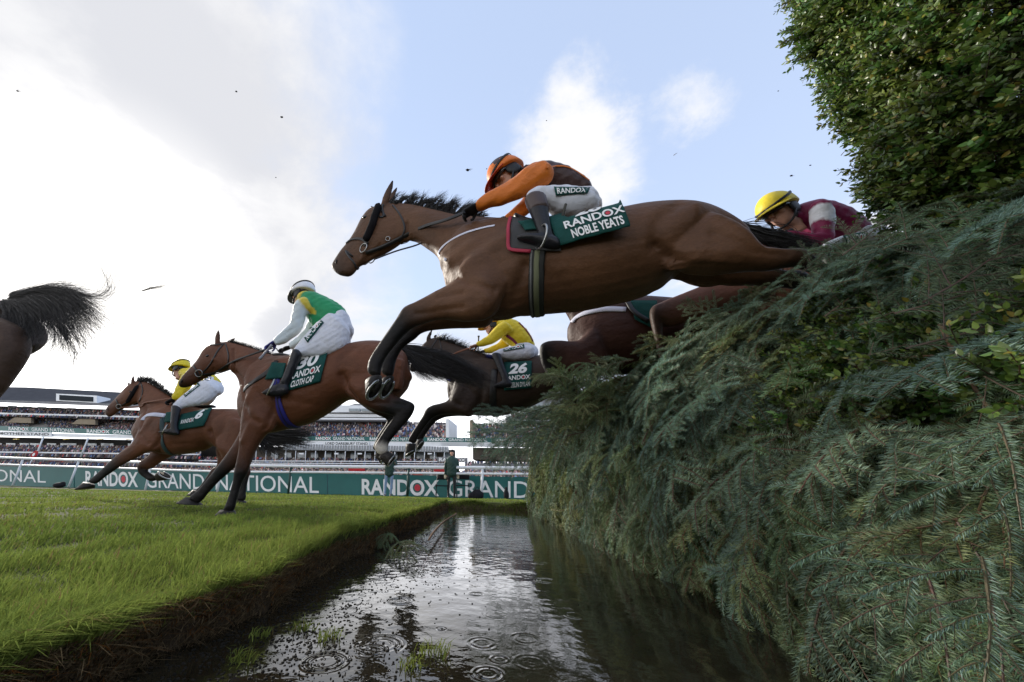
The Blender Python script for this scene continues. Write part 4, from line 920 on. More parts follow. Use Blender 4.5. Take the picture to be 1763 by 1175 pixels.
def hair_mesh(name, P, r0, mat, par, taper=.15):
    """P: n strands of k points; each strand a thin three-sided lock"""
    P = np.asarray(P, float); n, k, _ = P.shape; T = np.gradient(P, axis=1); T /= np.linalg.norm(T, axis=2, keepdims=True)+1e-9
    ref = RNG.normal(0, 1, (n, 1, 3)); u = ref-T*(ref*T).sum(2, keepdims=True); u /= np.linalg.norm(u, axis=2, keepdims=True)+1e-9; v = np.cross(T, u)
    f = np.linspace(0, 1, k)[None, :, None]; r = np.asarray(r0).reshape(-1, 1, 1)*(1-(1-taper)*f**1.5)
    R = np.stack([P+r*(u*cos(a)+v*sin(a)) for a in (0, 2.094, 4.189)], 2)   # n,k,3,3
    idx = np.arange(n*k*3).reshape(n, k, 3); F = []
    for j in range(3):
        j2 = (j+1) % 3; F.append(np.stack([idx[:, :-1, j], idx[:, :-1, j2], idx[:, 1:, j2], idx[:, 1:, j]], -1).reshape(-1, 4))
    return mesh_obj(name, R.reshape(-1, 3), np.concatenate(F), mat, par)
def guided_hair(name, S, guides, n, r0, mat, par, jit=.012, spread=.03, lat=0.0, k=14, wts=None, cut=.25):
    """strands blended between neighbouring traced guide curves"""
    G = []
    for g in guides:
        q = catmull([[*S.pt(p[0], p[1], p[2] if len(p) > 2 else lat)] for p in g], 8); s = np.concatenate([[0], np.cumsum(np.linalg.norm(np.diff(q, axis=0), axis=1))])
        G.append(np.stack([np.interp(np.linspace(0, s[-1], k), s, q[:, c]) for c in range(3)], 1))
    G = np.array(G); m = len(G); w = np.array(wts or [1]*(m-1), float); i = RNG.choice(m-1, n, p=w/w.sum()); f = RNG.random(n); cl = np.round(f*9)/9; f = np.clip(.45*f+.55*cl+RNG.normal(0, .02, n), 0, 1)[:, None, None]
    P = G[i]*(1-f)+G[i+1]*f; t = np.linspace(0, 1, k)[None, :, None]
    off = RNG.normal(0, 1, (n, 1, 3))*spread; P = P+off*(.35+.65*t)+RNG.normal(0, 1, (n, 1, 3))*jit*np.sin(t*RNG.uniform(3, 9, (n, 1, 1))+RNG.uniform(0, 6, (n, 1, 1)))*t*2
    L_ = RNG.uniform(1-cut, 1.0, n)[:, None]; tt = np.linspace(0, 1, k)[None]*L_*(k-1); i0 = np.minimum(tt.astype(int), k-2); fr = (tt-i0)[..., None]
    ar = np.arange(n)[:, None]; P = P[ar, i0]*(1-fr)+P[ar, i0+1]*fr
    return hair_mesh(name, P, np.full(n, r0)*RNG.uniform(.6, 1.3, n), mat, par)
BLACKH = M('horse_hair', (.012, .010, .010), .42, .5, var=.3, vscale=20)
LEA = M('black_leather', (.012, .011, .011), .4, .45, var=.3, vscale=30)
BRL = M('brown_leather', (.16, .055, .025), .5, .4); STEEL = M('steel', (.42, .42, .41), .35, .5, 1.0)
HORN = M('hoof_horn', (.028, .024, .021), .55, .2, var=.5, vscale=18, bump=.4, bscale=60); CLOTHG = M('saddle_cloth_green', (.008, .062, .052), .75, .2, var=.18, vscale=7, bump=.5, bscale=22)
SOLE = M('hoof_sole', (.055, .045, .034), .8, .2, var=.5, vscale=40)
def hoof(S, toe, heel, cf, cb, lat, par, shoe=True):
    T, He, Cf, Cb = (S.pt(*q, lat) for q in (toe, heel, cf, cb)); n = S.n; c = (T+He)/2; a = (T-He)/2; cc = (Cf+Cb)/2; ca = (Cf-Cb)/2; ln = max(a.length, .048)
    a = a.normalized()*ln; w = ln*.92; cw = min(max(ca.length*.95, .038), .052); k = 22
    up = (cc-c); 
    def ring(c_, a_, w_, z, sc=1.0): return [c_+a_*cos(2*pi*j/k)*sc+n*w_*sc*sin(2*pi*j/k)*(1.06 if cos(2*pi*j/k) < 0 else 1)+z for j in range(k)]
    mb = MB(); Z = Vector((0, 0, 0)); R = [ring(c, a, w, Z)]
    for f in (.33, .66, 1.0): R.append(ring(c+(cc-c)*f, a*(1-f)+ca*f, w*(1-f)+cw*f, Z))
    mb.rings([list(map(list, r)) for r in R]); h = mb.build('hoof', HORN, par)
    if not shoe: return h
    dn = a.cross(n).normalized(); dn = dn if dn.dot(cc-c) < 0 else -dn
    mb = MB(); r_out = [[*(c+dn*d+(a*cos(t)+n*w*sin(t))*s)] for s, d in ((1.03, .001), (1.03, .010), (.80, .010), (.80, .001)) for t in ()]
    rr = []
    for j in range(25):
        t = radians(-152+304*j/24); e = a*cos(t)+n*w*sin(t); rr.append([c+e*1.03+dn*.001, c+e*1.03+dn*.010, c+e*.80+dn*.010, c+e*.80+dn*.001])
    mb.rings(rr); mb.build('horseshoe', STEEL, h)
    mb = MB(); mb.rings([ring(c, a, w, dn*.002, .80), ring(c, a, w, dn*-.001, .45), ring(c, a, w, dn*.004, .05)]); mb.build('sole', SOLE, h)
    return h
def surf(bvh, px, py, off=.006, S=None, lat=.2):
    d = ray(px, py); loc, nor, i, dist = bvh.ray_cast(CAMP, d)
    if loc is None:
        p = S.pt(px, py, lat); loc, nor, i, dist = bvh.find_nearest(p)
    if nor.dot(d) > 0: nor = -nor
    return loc+nor*off, nor
def strap(mb, P, Nn, w, th=.003, cap=True):
    """flat band along points P with surface normals Nn"""
    P = np.array(P, float); Nn = np.array(Nn, float); T = np.gradient(P, axis=0); T /= np.linalg.norm(T, axis=1)[:, None]+1e-9
    B = np.cross(Nn, T); B /= np.linalg.norm(B, axis=1)[:, None]+1e-9; w = np.broadcast_to(w, len(P))[:, None]/2
    mb.rings([[p-b*ww+n_*0, p-b*ww*.8+n_*th, p+b*ww*.8+n_*th, p+b*ww] for p, b, n_, ww in zip(P, B, Nn, w)])
def surf_strap(mb, bvh, S, pts, w, th=.004, off=.004, sub=6, both=True, wts=None):
    q = catmull(np.array(pts, float), sub); PN = [surf(bvh, a[0], a[1], off, S) for a in q]
    P = np.array([p for p, _ in PN]); Nn = np.array([n for _, n in PN])
    for _ in range(3): P[1:-1] = P[1:-1]*.5+.25*(P[:-2]+P[2:]); Nn[1:-1] = Nn[1:-1]*.5+.25*(Nn[:-2]+Nn[2:])
    strap(mb, P, Nn, w, th)
    if both:
        P2 = np.array([S.mirror(p) for p in P]); N2 = np.array([S.mirror(Vector(p)+Vector(n))-S.mirror(p) for p, n in zip(P, Nn)]); strap(mb, P2[::-1], N2[::-1], w, th)
    return P
def drape(bvh, S, quad, nu, nv, off=.012, smooth=2, flare=0.0):
    """grid of a cloth lying on the horse; quad corners: top-left, top-right, bottom-right, bottom-left in picture px"""
    (ax, ay), (bx_, by), (cx, cy), (dx_, dy_) = quad; G = np.empty((nv+1, nu+1, 3)); NN = np.empty_like(G)
    for j in range(nv+1):
        for i in range(nu+1):
            u, v = i/nu, j/nv; px = (ax*(1-u)+bx_*u)*(1-v)+(dx_*(1-u)+cx*u)*v; py = (ay*(1-u)+by*u)*(1-v)+(dy_*(1-u)+cy*u)*v
            p, n_ = surf(bvh, px, py, off, S, .12); G[j, i] = p; NN[j, i] = n_
    for _ in range(smooth):
        for A in (G, NN): A[1:-1, 1:-1] = .4*A[1:-1, 1:-1]+.15*(A[:-2, 1:-1]+A[2:, 1:-1]+A[1:-1, :-2]+A[1:-1, 2:])
    NN /= np.linalg.norm(NN, axis=2, keepdims=True)
    if flare:
        f = np.linspace(0, 1, nu+1)[None, :, None]*np.linspace(.3, 1, nv+1)[:, None, None]; G = G+NN*flare*f
    return G, NN
def cloth_obj(name, G, NN, mat, par, th=.006):
    nv, nu, _ = G.shape; A = (G+NN*th).reshape(-1, 3); B = G.reshape(-1, 3); mb = MB(); F = []; o = nu*nv
    for j in range(nv-1):
        for i in range(nu-1):
            a = j*nu+i; F.append((a, a+nu, a+nu+1, a+1)); F.append((o+a, o+a+1, o+a+nu+1, o+a+nu))
    def side(ix): return [(ix[i], ix[i+1], o+ix[i+1], o+ix[i]) for i in range(len(ix)-1)]
    e = [i for i in range(nu)]; F += side(e); F += side([(nv-1)*nu+i for i in range(nu)][::-1]); F += side([j*nu for j in range(nv)][::-1]); F += side([j*nu+nu-1 for j in range(nv)])
    mb.add(list(A)+list(B), F); return mb.build(name, mat, par)
def cloth_map(G, NN, th=.006):
    nv, nu, _ = G.shape
    def f(u, v, off):       # v counted upwards from the lower edge
        x = min(max(u, 0), .9999)*(nu-1); y = min(max(1-v, 0), .9999)*(nv-1); i, j = int(x), int(y); a, b = x-i, y-j
        def bl(A): return (A[j, i]*(1-a)+A[j, i+1]*a)*(1-b)+(A[j+1, i]*(1-a)+A[j+1, i+1]*a)*b
        return bl(G)+bl(NN)*(th+off)
    return f
def ear(mb, S, base, tip, lat, ln_w=.030, store=None, col=None):
    b = S.pt(*base, lat); t = S.pt(*tip, lat*1.25); d = t-b; L_ = d.length; d = d.normalized(); s = d.cross(S.n).normalized(); R = []
    for f, w, th in ((-.15, .55, .6), (0, .75, .6), (.25, 1.0, .5), (.5, .95, .42), (.75, .62, .35), (.93, .24, .3), (1.0, .06, .2)):
        c = b+d*L_*f; R.append([c+s*ln_w*w*cos(2*pi*j/12)+S.n*ln_w*th*sin(2*pi*j/12) for j in range(12)])
    mb.rings([[list(q) for q in r] for r in R])
    if store is not None:
        for i, r in enumerate(R):
            for q in r[::3]: store[0].append(np.array(q)); store[1].append(np.array(col[0])*(1-i/6)+np.array(col[1])*(i/6))
def horse(S, label, coat, black, spec, vox=.011, sm=6, wk=1.0, extra=None):
    c0 = S.pt(*spec['origin']); root = empty('horse', (c0.x, c0.y, c0.z), label, 'horse'); mb = MB(); st = ([], []); cb, ck = np.array(coat), np.array(black)
    cdk = cb*.72
    loft(mb, S, spec['trunk'], 0, cb, wk=wk, store=st, k=28)
    if 'neck' in spec: loft(mb, S, spec['neck'], 0, cb, wk=wk, store=st, k=24)
    if 'head' in spec:
        hs = [tuple(q[:5])+((cb*(1-f)+(ck*.5+cb*.5*.6)*f),) for q, f in zip(spec['head'], np.linspace(0, 1, len(spec['head']))**2.2)]
        loft(mb, S, hs, 0, cb, wk=wk, store=st, k=22)
    for e in spec.get('ears', ()): ear(mb, S, *e, store=st, col=(cb, ck))
    for lg in spec['legs']:
        n = len(lg['secs']); k0 = lg.get('black', n*.45); out = []
        for i, q in enumerate(lg['secs']):
            f = np.clip((i-k0+1.5)/2.2, 0, 1); c = cb*(1-f)+ck*f
            if 'sock' in lg and i >= lg['sock']: c = np.array([.50, .46, .40])
            l = lg['lat']; 
            out.append(tuple(q[:5])+(c, l))
        loft(mb, S, out, lg['lat'], cb, wk=1.0, store=st, k=14)
    for c, r in spec.get('muscle', ()):
        p = S.pt(c[0], c[1], c[2]); h = S.h; u = Vector((0, 0, 1)); a = radians(r[3]) if len(r) > 3 else 0; e1 = h*cos(a)+u*sin(a); e2 = u*cos(a)-h*sin(a)
        mb.ell(p, e1*r[0], S.n*r[2], e2*r[1])
    V, F = remesh(mb, vox, sm); V = sculpt(V, F, S, spec.get('sculpt', ())); C = near_attr(V, st[0], st[1], 5)
    mat = M('horse_coat', (.1, .05, .03), .56, .22, var=.27, vscale=3.5, bump=.30, bscale=15, attr='coat', sheen=.04, bstretch=(1, 1, 1.6), fine=220.0)
    mesh_obj('body', V, F, mat, root, True, {'coat': C}); bvh = bvh_of(V, F)
    for lg in spec['legs']:
        if 'hoof' in lg: hoof(S, *lg['hoof'], lg['lat'], root, lg.get('shoe', True))
    if 'eye' in spec:
        p, n_ = surf(bvh, *spec['eye'], -.004, S, .09); EY = M('eye_dark', (.012, .008, .006), .08, .6)
        for q, nn in ((p, n_), (S.mirror(p), n_)): mb = MB(); mb.ell(q, (.017, 0, 0), (0, .017, 0), (0, 0, .015), 16, 10); mb.build('eye', EY, root)
    if 'nostril' in spec:
        p, n_ = surf(bvh, *spec['nostril'], .001, S, .05); u = Vector((0, 0, 1)); t = n_.cross(u).normalized(); b = n_.cross(t)
        for q, s in ((p, 1), (S.mirror(p), -1)):
            mb = MB(); mb.ell(q, t*.010, b*.019, (n_ if s > 0 else S.mirror(p+n_)-S.mirror(p))*.006, 14, 8); mb.build('nostril', M('nostril_dark', (.006, .004, .004), .6, .3), root)
    return root, bvh
def vnormals(V, F):
    F = np.asarray(F); a = V[F[:, 0]]; n = np.cross(V[F[:, 1]]-a, V[F[:, 2]]-a); Nv = np.zeros_like(V)
    for k in range(F.shape[1]): np.add.at(Nv, F[:, k], n)
    return Nv/(np.linalg.norm(Nv, axis=1, keepdims=True)+1e-12)
def sculpt(V, F, S, items):
    """muscles and grooves: soft swellings along traced lines on both flanks: (points, radius, height)"""
    if not len(items): return V
    Nv = vnormals(V, F); n = np.array(S.n); P = np.array(S.P); lat = (V-P)@n; U = V-np.outer(lat, n)   # flattened on the spine plane
    D = np.zeros(len(V))
    for pts, r, amt in items:
        Q = np.array([np.array(S.pt(x, y, .18)) for x, y in pts]); Q = Q-np.outer((Q-P)@n, n); d = np.full(len(V), 9.0)
        if len(Q) == 1: d = np.linalg.norm(U-Q[0], axis=1)
        for a, b in zip(Q[:-1], Q[1:]):
            ab = b-a; t = np.clip(((U-a)@ab)/(ab@ab), 0, 1); d = np.minimum(d, np.linalg.norm(U-a-t[:, None]*ab, axis=1))
        D += 1.55*amt*np.exp(-(d/r)**2)*np.clip(np.abs(Nv@n)*1.6-.25, 0, 1)
    return V+Nv*D[:, None]
def ring_obj(name, c, n, r, tr, mat, par, sq=1.0, rot=0.0):
    n = Vector(n).normalized(); u = n.cross(Vector((0, 0, 1))).normalized(); v = n.cross(u); mb = MB(); P = []
    for j in range(25):
        t = 2*pi*j/24; P.append(Vector(c)+(u*cos(rot)+v*sin(rot))*r*cos(t)+(v*cos(rot)-u*sin(rot))*r*sq*sin(t))
    mb.tube([list(p) for p in P], tr, 6); return mb.build(name, mat, par)
def reins(S, bvh, pts, root, mat=LEA, w=.018, name='rein', lat=None):
    """(px, py, lateral) points; lateral None means lying on the horse"""
    P, Nn = [], []
    for q in pts:
        if q[2] is None: p, n_ = surf(bvh, q[0], q[1], .008, S); P.append(p); Nn.append(n_)
        else: P.append(S.pt(*q)); Nn.append(S.n)
    A = catmull(np.array([[*p] for p in P]), 6); B = catmull(np.array([[*p] for p in Nn]), 6); mb = MB(); strap(mb, A, B, w, .005); return mb.build(name, mat, root)
def cap_text(G, NN, par, items): return lettering(cloth_map(G, NN), items, par, .007)
# ---- 1. the big bay leaping over the ditch -----------------------------
SM = Sag((.3, 1.85, 0), 10)
spec = dict(origin=(950, 470),
 trunk=[(1288,412,1291,426,.06),(1272,386,1264,450,.19),(1215,356,1205,462,.26),(1165,350,1150,508,.28),(1110,354,1104,526,.28),(1060,364,1050,538,.29),(1000,380,990,548,.295),(930,388,925,551,.285),(880,380,862,556,.25),(840,382,815,548,.215),(802,394,786,515,.18),(772,430,769,482,.12)],
 neck=[(900,382,770,520,.15),(850,378,764,486,.13),(800,374,752,446,.105),(755,363,731,428,.085),(715,353,710,417,.075),(688,350,690,420,.07)],
 head=[(682,350,694,417,.066),(663,353,680,428,.082),(640,358,664,438,.086),(625,374,648,446,.080),(612,398,632,454,.062),(600,416,618,461,.052),(588,430,609,472,.050),(577,446,601,477,.048),(571,456,590,476,.036)],
 ears=[((661,352),(677,309),.055,.034),((668,351),(684,322),-.06,.03)], eye=(628,374), nostril=(579,451),
 legs=[dict(lat=.17, black=5, secs=[(838,400,905,440,.05),(803,440,872,505,.075),(783,482,846,546,.085),(745,505,806,554,.075),(715,521,762,550,.058),(695,530,722,561,.050),(681,551,701,573,.042),(653,591,675,602,.030),(639,613,662,621,.032),(633,627,658,634,.037),(632,640,656,647,.033)], hoof=((632,688),(656,654),(630,660),(656,647))),
       dict(lat=-.02, black=4, secs=[(815,470,850,545,.07),(785,495,840,562,.08),(755,515,815,566,.072),(724,534,772,567,.055),(706,545,730,573,.046),(697,566,714,585,.036),(674,592,694,600,.029),(662,613,683,620,.031),(656,627,680,634,.036),(656,640,677,647,.032)], hoof=((655,686),(675,652),(654,661),(677,648))),
       dict(lat=.16, black=5, secs=[(1175,372,1150,470,.08),(1222,372,1190,470,.105),(1272,394,1240,474,.105),(1308,420,1285,472,.088),(1343,428,1330,469,.062),(1376,427,1368,462,.05),(1396,440,1388,468,.042),(1432,461,1424,481,.032),(1470,480,1462,499,.032),(1488,488,1481,508,.037),(1508,503,1496,520,.032)], hoof=((1545,545),(1505,532),(1518,508),(1500,522))),
       dict(lat=-.15, black=4, secs=[(1175,380,1155,480,.08),(1215,390,1195,490,.1),(1265,415,1245,494,.1),(1305,445,1292,494,.08),(1342,464,1334,496,.06),(1378,466,1372,500,.05),(1400,482,1391,508,.042),(1440,505,1432,525,.032),(1480,528,1470,545,.032),(1498,537,1490,555,.036),(1515,550,1505,566,.032)], hoof=((1545,588),(1510,580),(1524,556),(1506,568)))],
 sculpt=[([(905,470),(880,520),(845,545)],.035,-.016),([(800,470),(860,430),(895,410)],.05,.012),([(790,482),(815,500),(850,510)],.022,-.010),([(838,500),(850,535)],.06,.016),([(760,520),(800,515)],.018,-.007),([(720,545),(800,538)],.02,-.006),
   ([(1128,436),(1160,455),(1185,470)],.030,-.020),([(1200,452),(1232,462)],.05,.012),([(1225,390),(1262,415)],.08,.012),([(1275,405),(1310,432)],.022,-.008),([(1215,420),(1290,448),(1350,447)],.020,-.007),([(1120,440),(1128,400),(1160,372)],.035,-.008),
   
   ([(700,416),(740,436),(762,470)],.020,-.010),([(695,395),(735,410),(770,445)],.035,.006),([(690,365),(680,420),(668,430)],.014,-.010),([(655,420),(675,422),(688,410),(690,392)],.022,.009),([(640,402),(612,424)],.012,-.006),([(628,392),(604,425)],.012,.005),([(628,373)],.02,.007),([(577,462),(594,466)],.006,-.006),
   ([(905,465),(1000,505),(1100,485)],.03,-.004),([(770,445),(790,440),(815,425)],.04,.006)])
H1, B1 = horse(SM, 'large bay horse with braided dark mane leaping over the ditch, carrying saddle cloth NOBLE YEATS', (.108, .050, .024), (.0065, .005, .0045), spec, .0095, 6)
# mane standing in the wind
rg = np.random.default_rng(4); P = []
for c in range(52):
    f = min(1, max(0, c/51+rg.normal(0, .012))); px, py = np.interp(f, [0, .1, .35, .7, 1], [672, 690, 735, 780, 822]), np.interp(f, [0, .1, .35, .7, 1], [351, 351, 358, 368, 378])
    tx, ty = rg.uniform(6, 28), -rg.uniform(12, 31)*(1 if .12 < f < .85 else .7)
    for s in range(36):
        lat = rg.uniform(-.02, .05); b = SM.pt(px+rg.normal(0, 3.2), py+3, lat*.6); e = SM.pt(px+tx+rg.normal(0, 4.6), py+ty*rg.uniform(.45, 1.1), lat+rg.normal(0, .02)); m = SM.pt(px+tx*.25, py+ty*.55, lat)
        t = np.linspace(0, 1, 8)[:, None]; P.append((1-t)**2*np.array(b)+2*t*(1-t)*np.array(m)+t*t*np.array(e))
hair_mesh('mane', P, np.full(len(P), .0019), BLACKH, H1)
guided_hair('tail', SM, [[(1272,383),(1300,374),(1322,376),(1345,392)],[(1272,386),(1312,396),(1362,408),(1432,428)],[(1276,392),(1312,405),(1360,418),(1425,442)],[(1280,398),(1312,414),(1352,428),(1400,448)]], 520, .0020, BLACKH, H1, wts=[.05, 1, 1], spread=.016)
# tack
def bridle(S, bvh, root, cheek, nose, throat, bit, fur=None, w=.017, brow=None):
    o = empty_part('bridle', root); 
    mb = MB(); surf_strap(mb, bvh, S, cheek, w); mb.build('cheekpiece', LEA, o)
    mb = MB(); surf_strap(mb, bvh, S, nose, w*1.2); mb.build('noseband', LEA, o)
    if throat: mb = MB(); surf_strap(mb, bvh, S, throat, w*.8); mb.build('throat_lash', LEA, o)
    if brow: mb = MB(); surf_strap(mb, bvh, S, brow, w); mb.build('browband', LEA, o)
    if fur:
        q = catmull(np.array(fur, float), 5); mb = MB(); PN = [surf(bvh, a[0], a[1], .012, S) for a in q]; rr = [.010]+[.028]*(len(q)-2)+[.010]
        mb.tube([list(p) for p, _ in PN], rr, 10); mb.tube([list(S.mirror(p)) for p, _ in PN], rr, 10); mb.build('sheepskin', M('sheepskin_black', (.012, .011, .012), .95, .1, bump=1.0, bscale=160), o)
    p, n_ = surf(bvh, *bit, .008, S, .06)
    for q in (p, S.mirror(p)): ring_obj('bit_ring', q, n_, .036, .0045, STEEL, o)
    return o
def empty_part(name, root):
    o = bpy.data.objects.new(name, None); COL.objects.link(o); setpar(o, root); o.location = root.location; o.empty_display_size = .05; return o
def girth(S, bvh, root, top, bot, w, mat, name='girth', stripes=None):
    """band right round the barrel in the plane through two traced points"""
    T, B = S.pt(*top), S.pt(*bot); c = (T+B)/2; d = (B-T).normalized(); P, Nn = [], []
    for j in range(41):
        t = radians(-35+250*j/40); r = S.n*cos(t)+d*sin(t); o = c+r*1.2; loc, nor, i, ds = bvh.ray_cast(o, -r)
        if loc is None: continue
        P.append(loc+nor*.006*(1 if nor.dot(r) > 0 else -1)); Nn.append(nor if nor.dot(r) > 0 else -nor)
    mb = MB(); strap(mb, P, Nn, w, .007); g = mb.build(name, mat, root)
    for off, ww, m in stripes or (): 
        mb = MB(); A = np.array(P); Nq = np.array(Nn); Tt = np.gradient(A, axis=0); Tt /= np.linalg.norm(Tt, axis=1)[:, None]; Bn = np.cross(Nq, Tt); strap(mb, A+Bn*off+Nq*.007, Nq, ww, .003); mb.build('stripe', m, g)
    return g
bridle(SM, B1, H1, [(655,352),(648,372),(636,402),(628,425)], [(596,420),(606,413),(622,412),(634,420)], [(676,354),(690,372),(697,395),(688,416)], (627,428), [(654,354),(646,376),(637,402),(630,417)], brow=[(640,357),(650,353),(661,354)])
mb = MB(); surf_strap(mb, B1, SM, [(590,424),(600,441),(609,452),(613,462)], .014); mb.build('drop_noseband', LEA, H1)
p, n_ = surf(B1, 668, 412, .006, SM); ring_obj('martingale_ring', p, n_, .016, .003, STEEL, H1)
reins(SM, B1, [(630,436,None),(662,424,None),(700,405,None),(732,391,None),(768,379,.16),(798,367,.17),(814,360,.18)], H1, w=.028)
reins(SM, B1, [(645,447,.02),(682,433,.02),(716,423,.03),(740,412,-.02),(790,385,-.15),(812,372,-.17)], H1, w=.012)
mb = MB(); surf_strap(mb, B1, SM, [(752,446),(757,432),(772,417),(800,402),(835,392),(852,389)], .020, .002, .002, both=True); mb.build('breastplate', M('white_web', (.62, .62, .72), .6, .3), H1)
girth(SM, B1, H1, (936, 392), (922, 551), .085, M('girth_dark', (.03, .03, .028), .7, .3), stripes=[(.0, .030, M('girth_olive', (.16, .17, .10), .7, .2)), (-.030, .012, M('girth_grey', (.14, .14, .14), .6))])
# saddle and cloth
G, NN = drape(B1, SM, [(882,378),(962,396),(966,434),(878,432)], 14, 10, .012); cloth_obj('under_pad', G, NN, M('pad_grey', (.06, .06, .062), .8, .2, bump=.4, bscale=40), H1)
mb = MB(); surf_strap(mb, B1, SM, [(879,380),(876,405),(877,428),(885,434),(915,435)], .022, .006, .02, both=False); mb.build('pad_binding', M('binding_red', (.35, .02, .05), .6), H1)
G, NN = drape(B1, SM, [(944,384),(1066,357),(1077,404),(962,428)], 20, 12, .03, 3, flare=.05)
cl = cloth_obj('saddle_cloth', G, NN, CLOTHG, H1)
cap_text(G, NN, cl, [('NOBLE YEATS', .22, .08, .93, .36, .03, .0, 0), ('RANDOX', .16, .42, .99, .66, .025, .0, 1), ('28', .34, .70, .74, .99, .04, .2, 0)])
G2, N2 = drape(B1, SM, [(893,390),(938,384),(934,402),(905,403)], 8, 6, .028); cloth_obj('cloth_flap', G2, N2, CLOTHG, H1)
mb = MB(); loft(mb, SM, [(885,366,892,390,.10),(905,374,910,392,.13),(935,378,938,392,.14),(965,374,968,388,.14),(985,368,988,384,.11)]); V, F = remesh(mb, .012, 4); mesh_obj('saddle', V, F, LEA, H1)
ring_obj('stirrup', SM.pt(932, 408, .34), (Vector((-.9, -.3, .1))), .062, .006, STEEL, H1, 1.1)

# ---- 2. the bay landing, number 30 --------------------------------------
S30 = Sag((-2.4, 3.22, 0), 0)
spec = dict(origin=(540, 670),
 trunk=[(704,636,706,655,.06),(700,610,694,676,.19),(676,592,668,700,.25),(645,588,630,697,.27),(612,592,596,690,.262),(580,603,560,713,.27),(545,610,530,730,.28),(510,613,498,739,.275),(475,614,462,747,.24),(447,622,437,745,.19),(426,652,421,728,.12)],
 neck=[(505,613,425,735,.16),(468,611,419,692,.135),(442,602,413,658,.105),(416,594,399,640,.085),(394,588,386,634,.073)],
 head=[(392,588,399,634,.070),(373,591,385,640,.088),(357,598,365,646,.090),(344,617,349,654,.070),(330,632,335,662,.052),(317,646,325,667,.05),(309,657,316,669,.036)],
 ears=[((374,591),(376,567),.06,.032),((396,590),(405,582),-.06,.03)], eye=(357,613), nostril=(313,657),
 legs=[dict(lat=.16, black=4, secs=[(442,645,484,695,.07),(420,698,474,738,.095),(413,745,458,750,.085),(411,774,441,777,.066),(406,799,430,806,.052),(403,813,426,816,.050),(401,827,418,830,.038),(396,847,413,844,.031),(390,864,407,866,.034),(387,872,406,872,.038),(383,879,403,880,.033)], shoe=False, hoof=((371,889),(404,887),(381,878),(403,880))),
       dict(lat=-.15, black=2, secs=[(430,695,470,735,.08),(413,745,440,770,.075),(391,781,412,799,.056),(375,802,393,816,.048),(360,821,375,832,.036),(343,841,357,852,.031),(334,849,350,861,.037),(326,855,343,867,.033)], shoe=False, hoof=((308,866),(345,870),(321,856),(343,867))),
       dict(lat=.16, black=3, sock=9, secs=[(612,625,698,622,.09),(592,668,692,672,.115),(610,690,662,662,.105),(640,706,680,681,.08),(663,713,697,688,.06),(678,717,714,697,.05),(675,722,709,716,.043),(663,738,688,741,.035),(651,757,671,762,.036),(644,769,669,769,.042),(649,781,669,777,.036)], hoof=((667,803),(680,783),(652,788),(670,778))),
       dict(lat=-.15, black=3, secs=[(615,630,690,630,.09),(600,675,680,680,.11),(622,698,662,672,.09),(645,713,680,690,.07),(664,722,698,702,.05),(664,730,694,724,.04),(652,748,674,750,.034),(644,764,661,767,.034),(641,772,659,774,.034)], hoof=((655,798),(668,780),(645,785),(660,774)))],
 sculpt=[([(487,650),(478,700),(462,740)],.035,-.016),([(430,690),(455,650),(478,628)],.06,.012),([(425,700),(440,725),(455,730)],.025,-.010),([(445,712),(462,728)],.06,.014),([(425,760),(440,730)],.03,.008),([(418,770),(425,800)],.014,-.005),
   ([(592,650),(600,672),(612,690)],.035,-.020),([(612,665),(640,690)],.06,.012),([(660,620),(690,650)],.09,.010),([(690,640),(675,690)],.03,-.008),([(640,695),(700,698)],.02,-.007),([(592,655),(590,625),(612,604)],.04,-.008),
   ([(394,636),(412,655),(424,690)],.022,-.010),([(410,610),(430,640)],.06,.006),
   ([(390,595),(392,625),(386,638)],.014,-.010),([(366,640),(382,634),(390,618)],.024,.009),([(352,628),(334,645)],.012,-.006),([(357,613)],.02,.008),([(490,690),(560,700)],.03,-.005)])
H2, B2 = horse(S30, 'bay horse landing on one foreleg, carrying green saddle cloth number 30 CLOTH CAP', (.125, .046, .022), (.0065, .005, .0045), spec, .011, 6)
guided_hair('tail', S30, [[(689,596),(716,597),(762,609),(812,630),(862,660)],[(689,599),(716,608),(760,624),(812,648),(856,668)],[(690,602),(714,616),(750,638),(800,655),(845,675)],[(690,604),(710,618),(728,636),(752,648),(775,650)],[(690,605),(704,616),(714,634),(722,648),(732,662)]], 1800, .0018, BLACKH, H2, wts=[1, 1, .8, .6], spread=.024, jit=.018, cut=.4)
P = []
for c in range(40):
    f = c/39; px, py = np.interp(f, [0, .5, 1], [392, 425, 470]), np.interp(f, [0, .5, 1], [588, 597, 612])
    for s in range(16):
        lat = rg.uniform(-.02, .03); b = S30.pt(px+rg.normal(0, 1.4), py+2, lat); e = S30.pt(px+rg.uniform(2, 8), py-rg.uniform(1, 5), lat+.02); t = np.linspace(0, 1, 5)[:, None]; P.append(np.array(b)*(1-t)+np.array(e)*t)
hair_mesh('mane', P, np.full(len(P), .0022), BLACKH, H2)
bridle(S30, B2, H2, [(386,592),(374,606),(362,628),(345,646)], [(333,630),(340,640),(343,652)], [(388,592),(394,612),(392,634)], (343,643), brow=[(362,595),(372,594),(384,593)])
reins(S30, B2, [(346,646,None),(372,640,None),(400,624,None),(430,612,.16),(455,603,.18),(470,596,.19)], H2, w=.022)
reins(S30, B2, [(350,650,.0),(395,637,.0),(430,618,-.15),(470,600,-.18),(480,606,-.16)], H2, w=.012)
mb = MB(); surf_strap(mb, B2, S30, [(420,672),(428,664),(445,652),(462,640),(476,622)], .05); mb.build('breastplate', LEA, H2)
girth(S30, B2, H2, (497, 620), (505, 740), .075, M('girth_blue', (.025, .022, .20), .6), stripes=[(0, .008, LEA)])
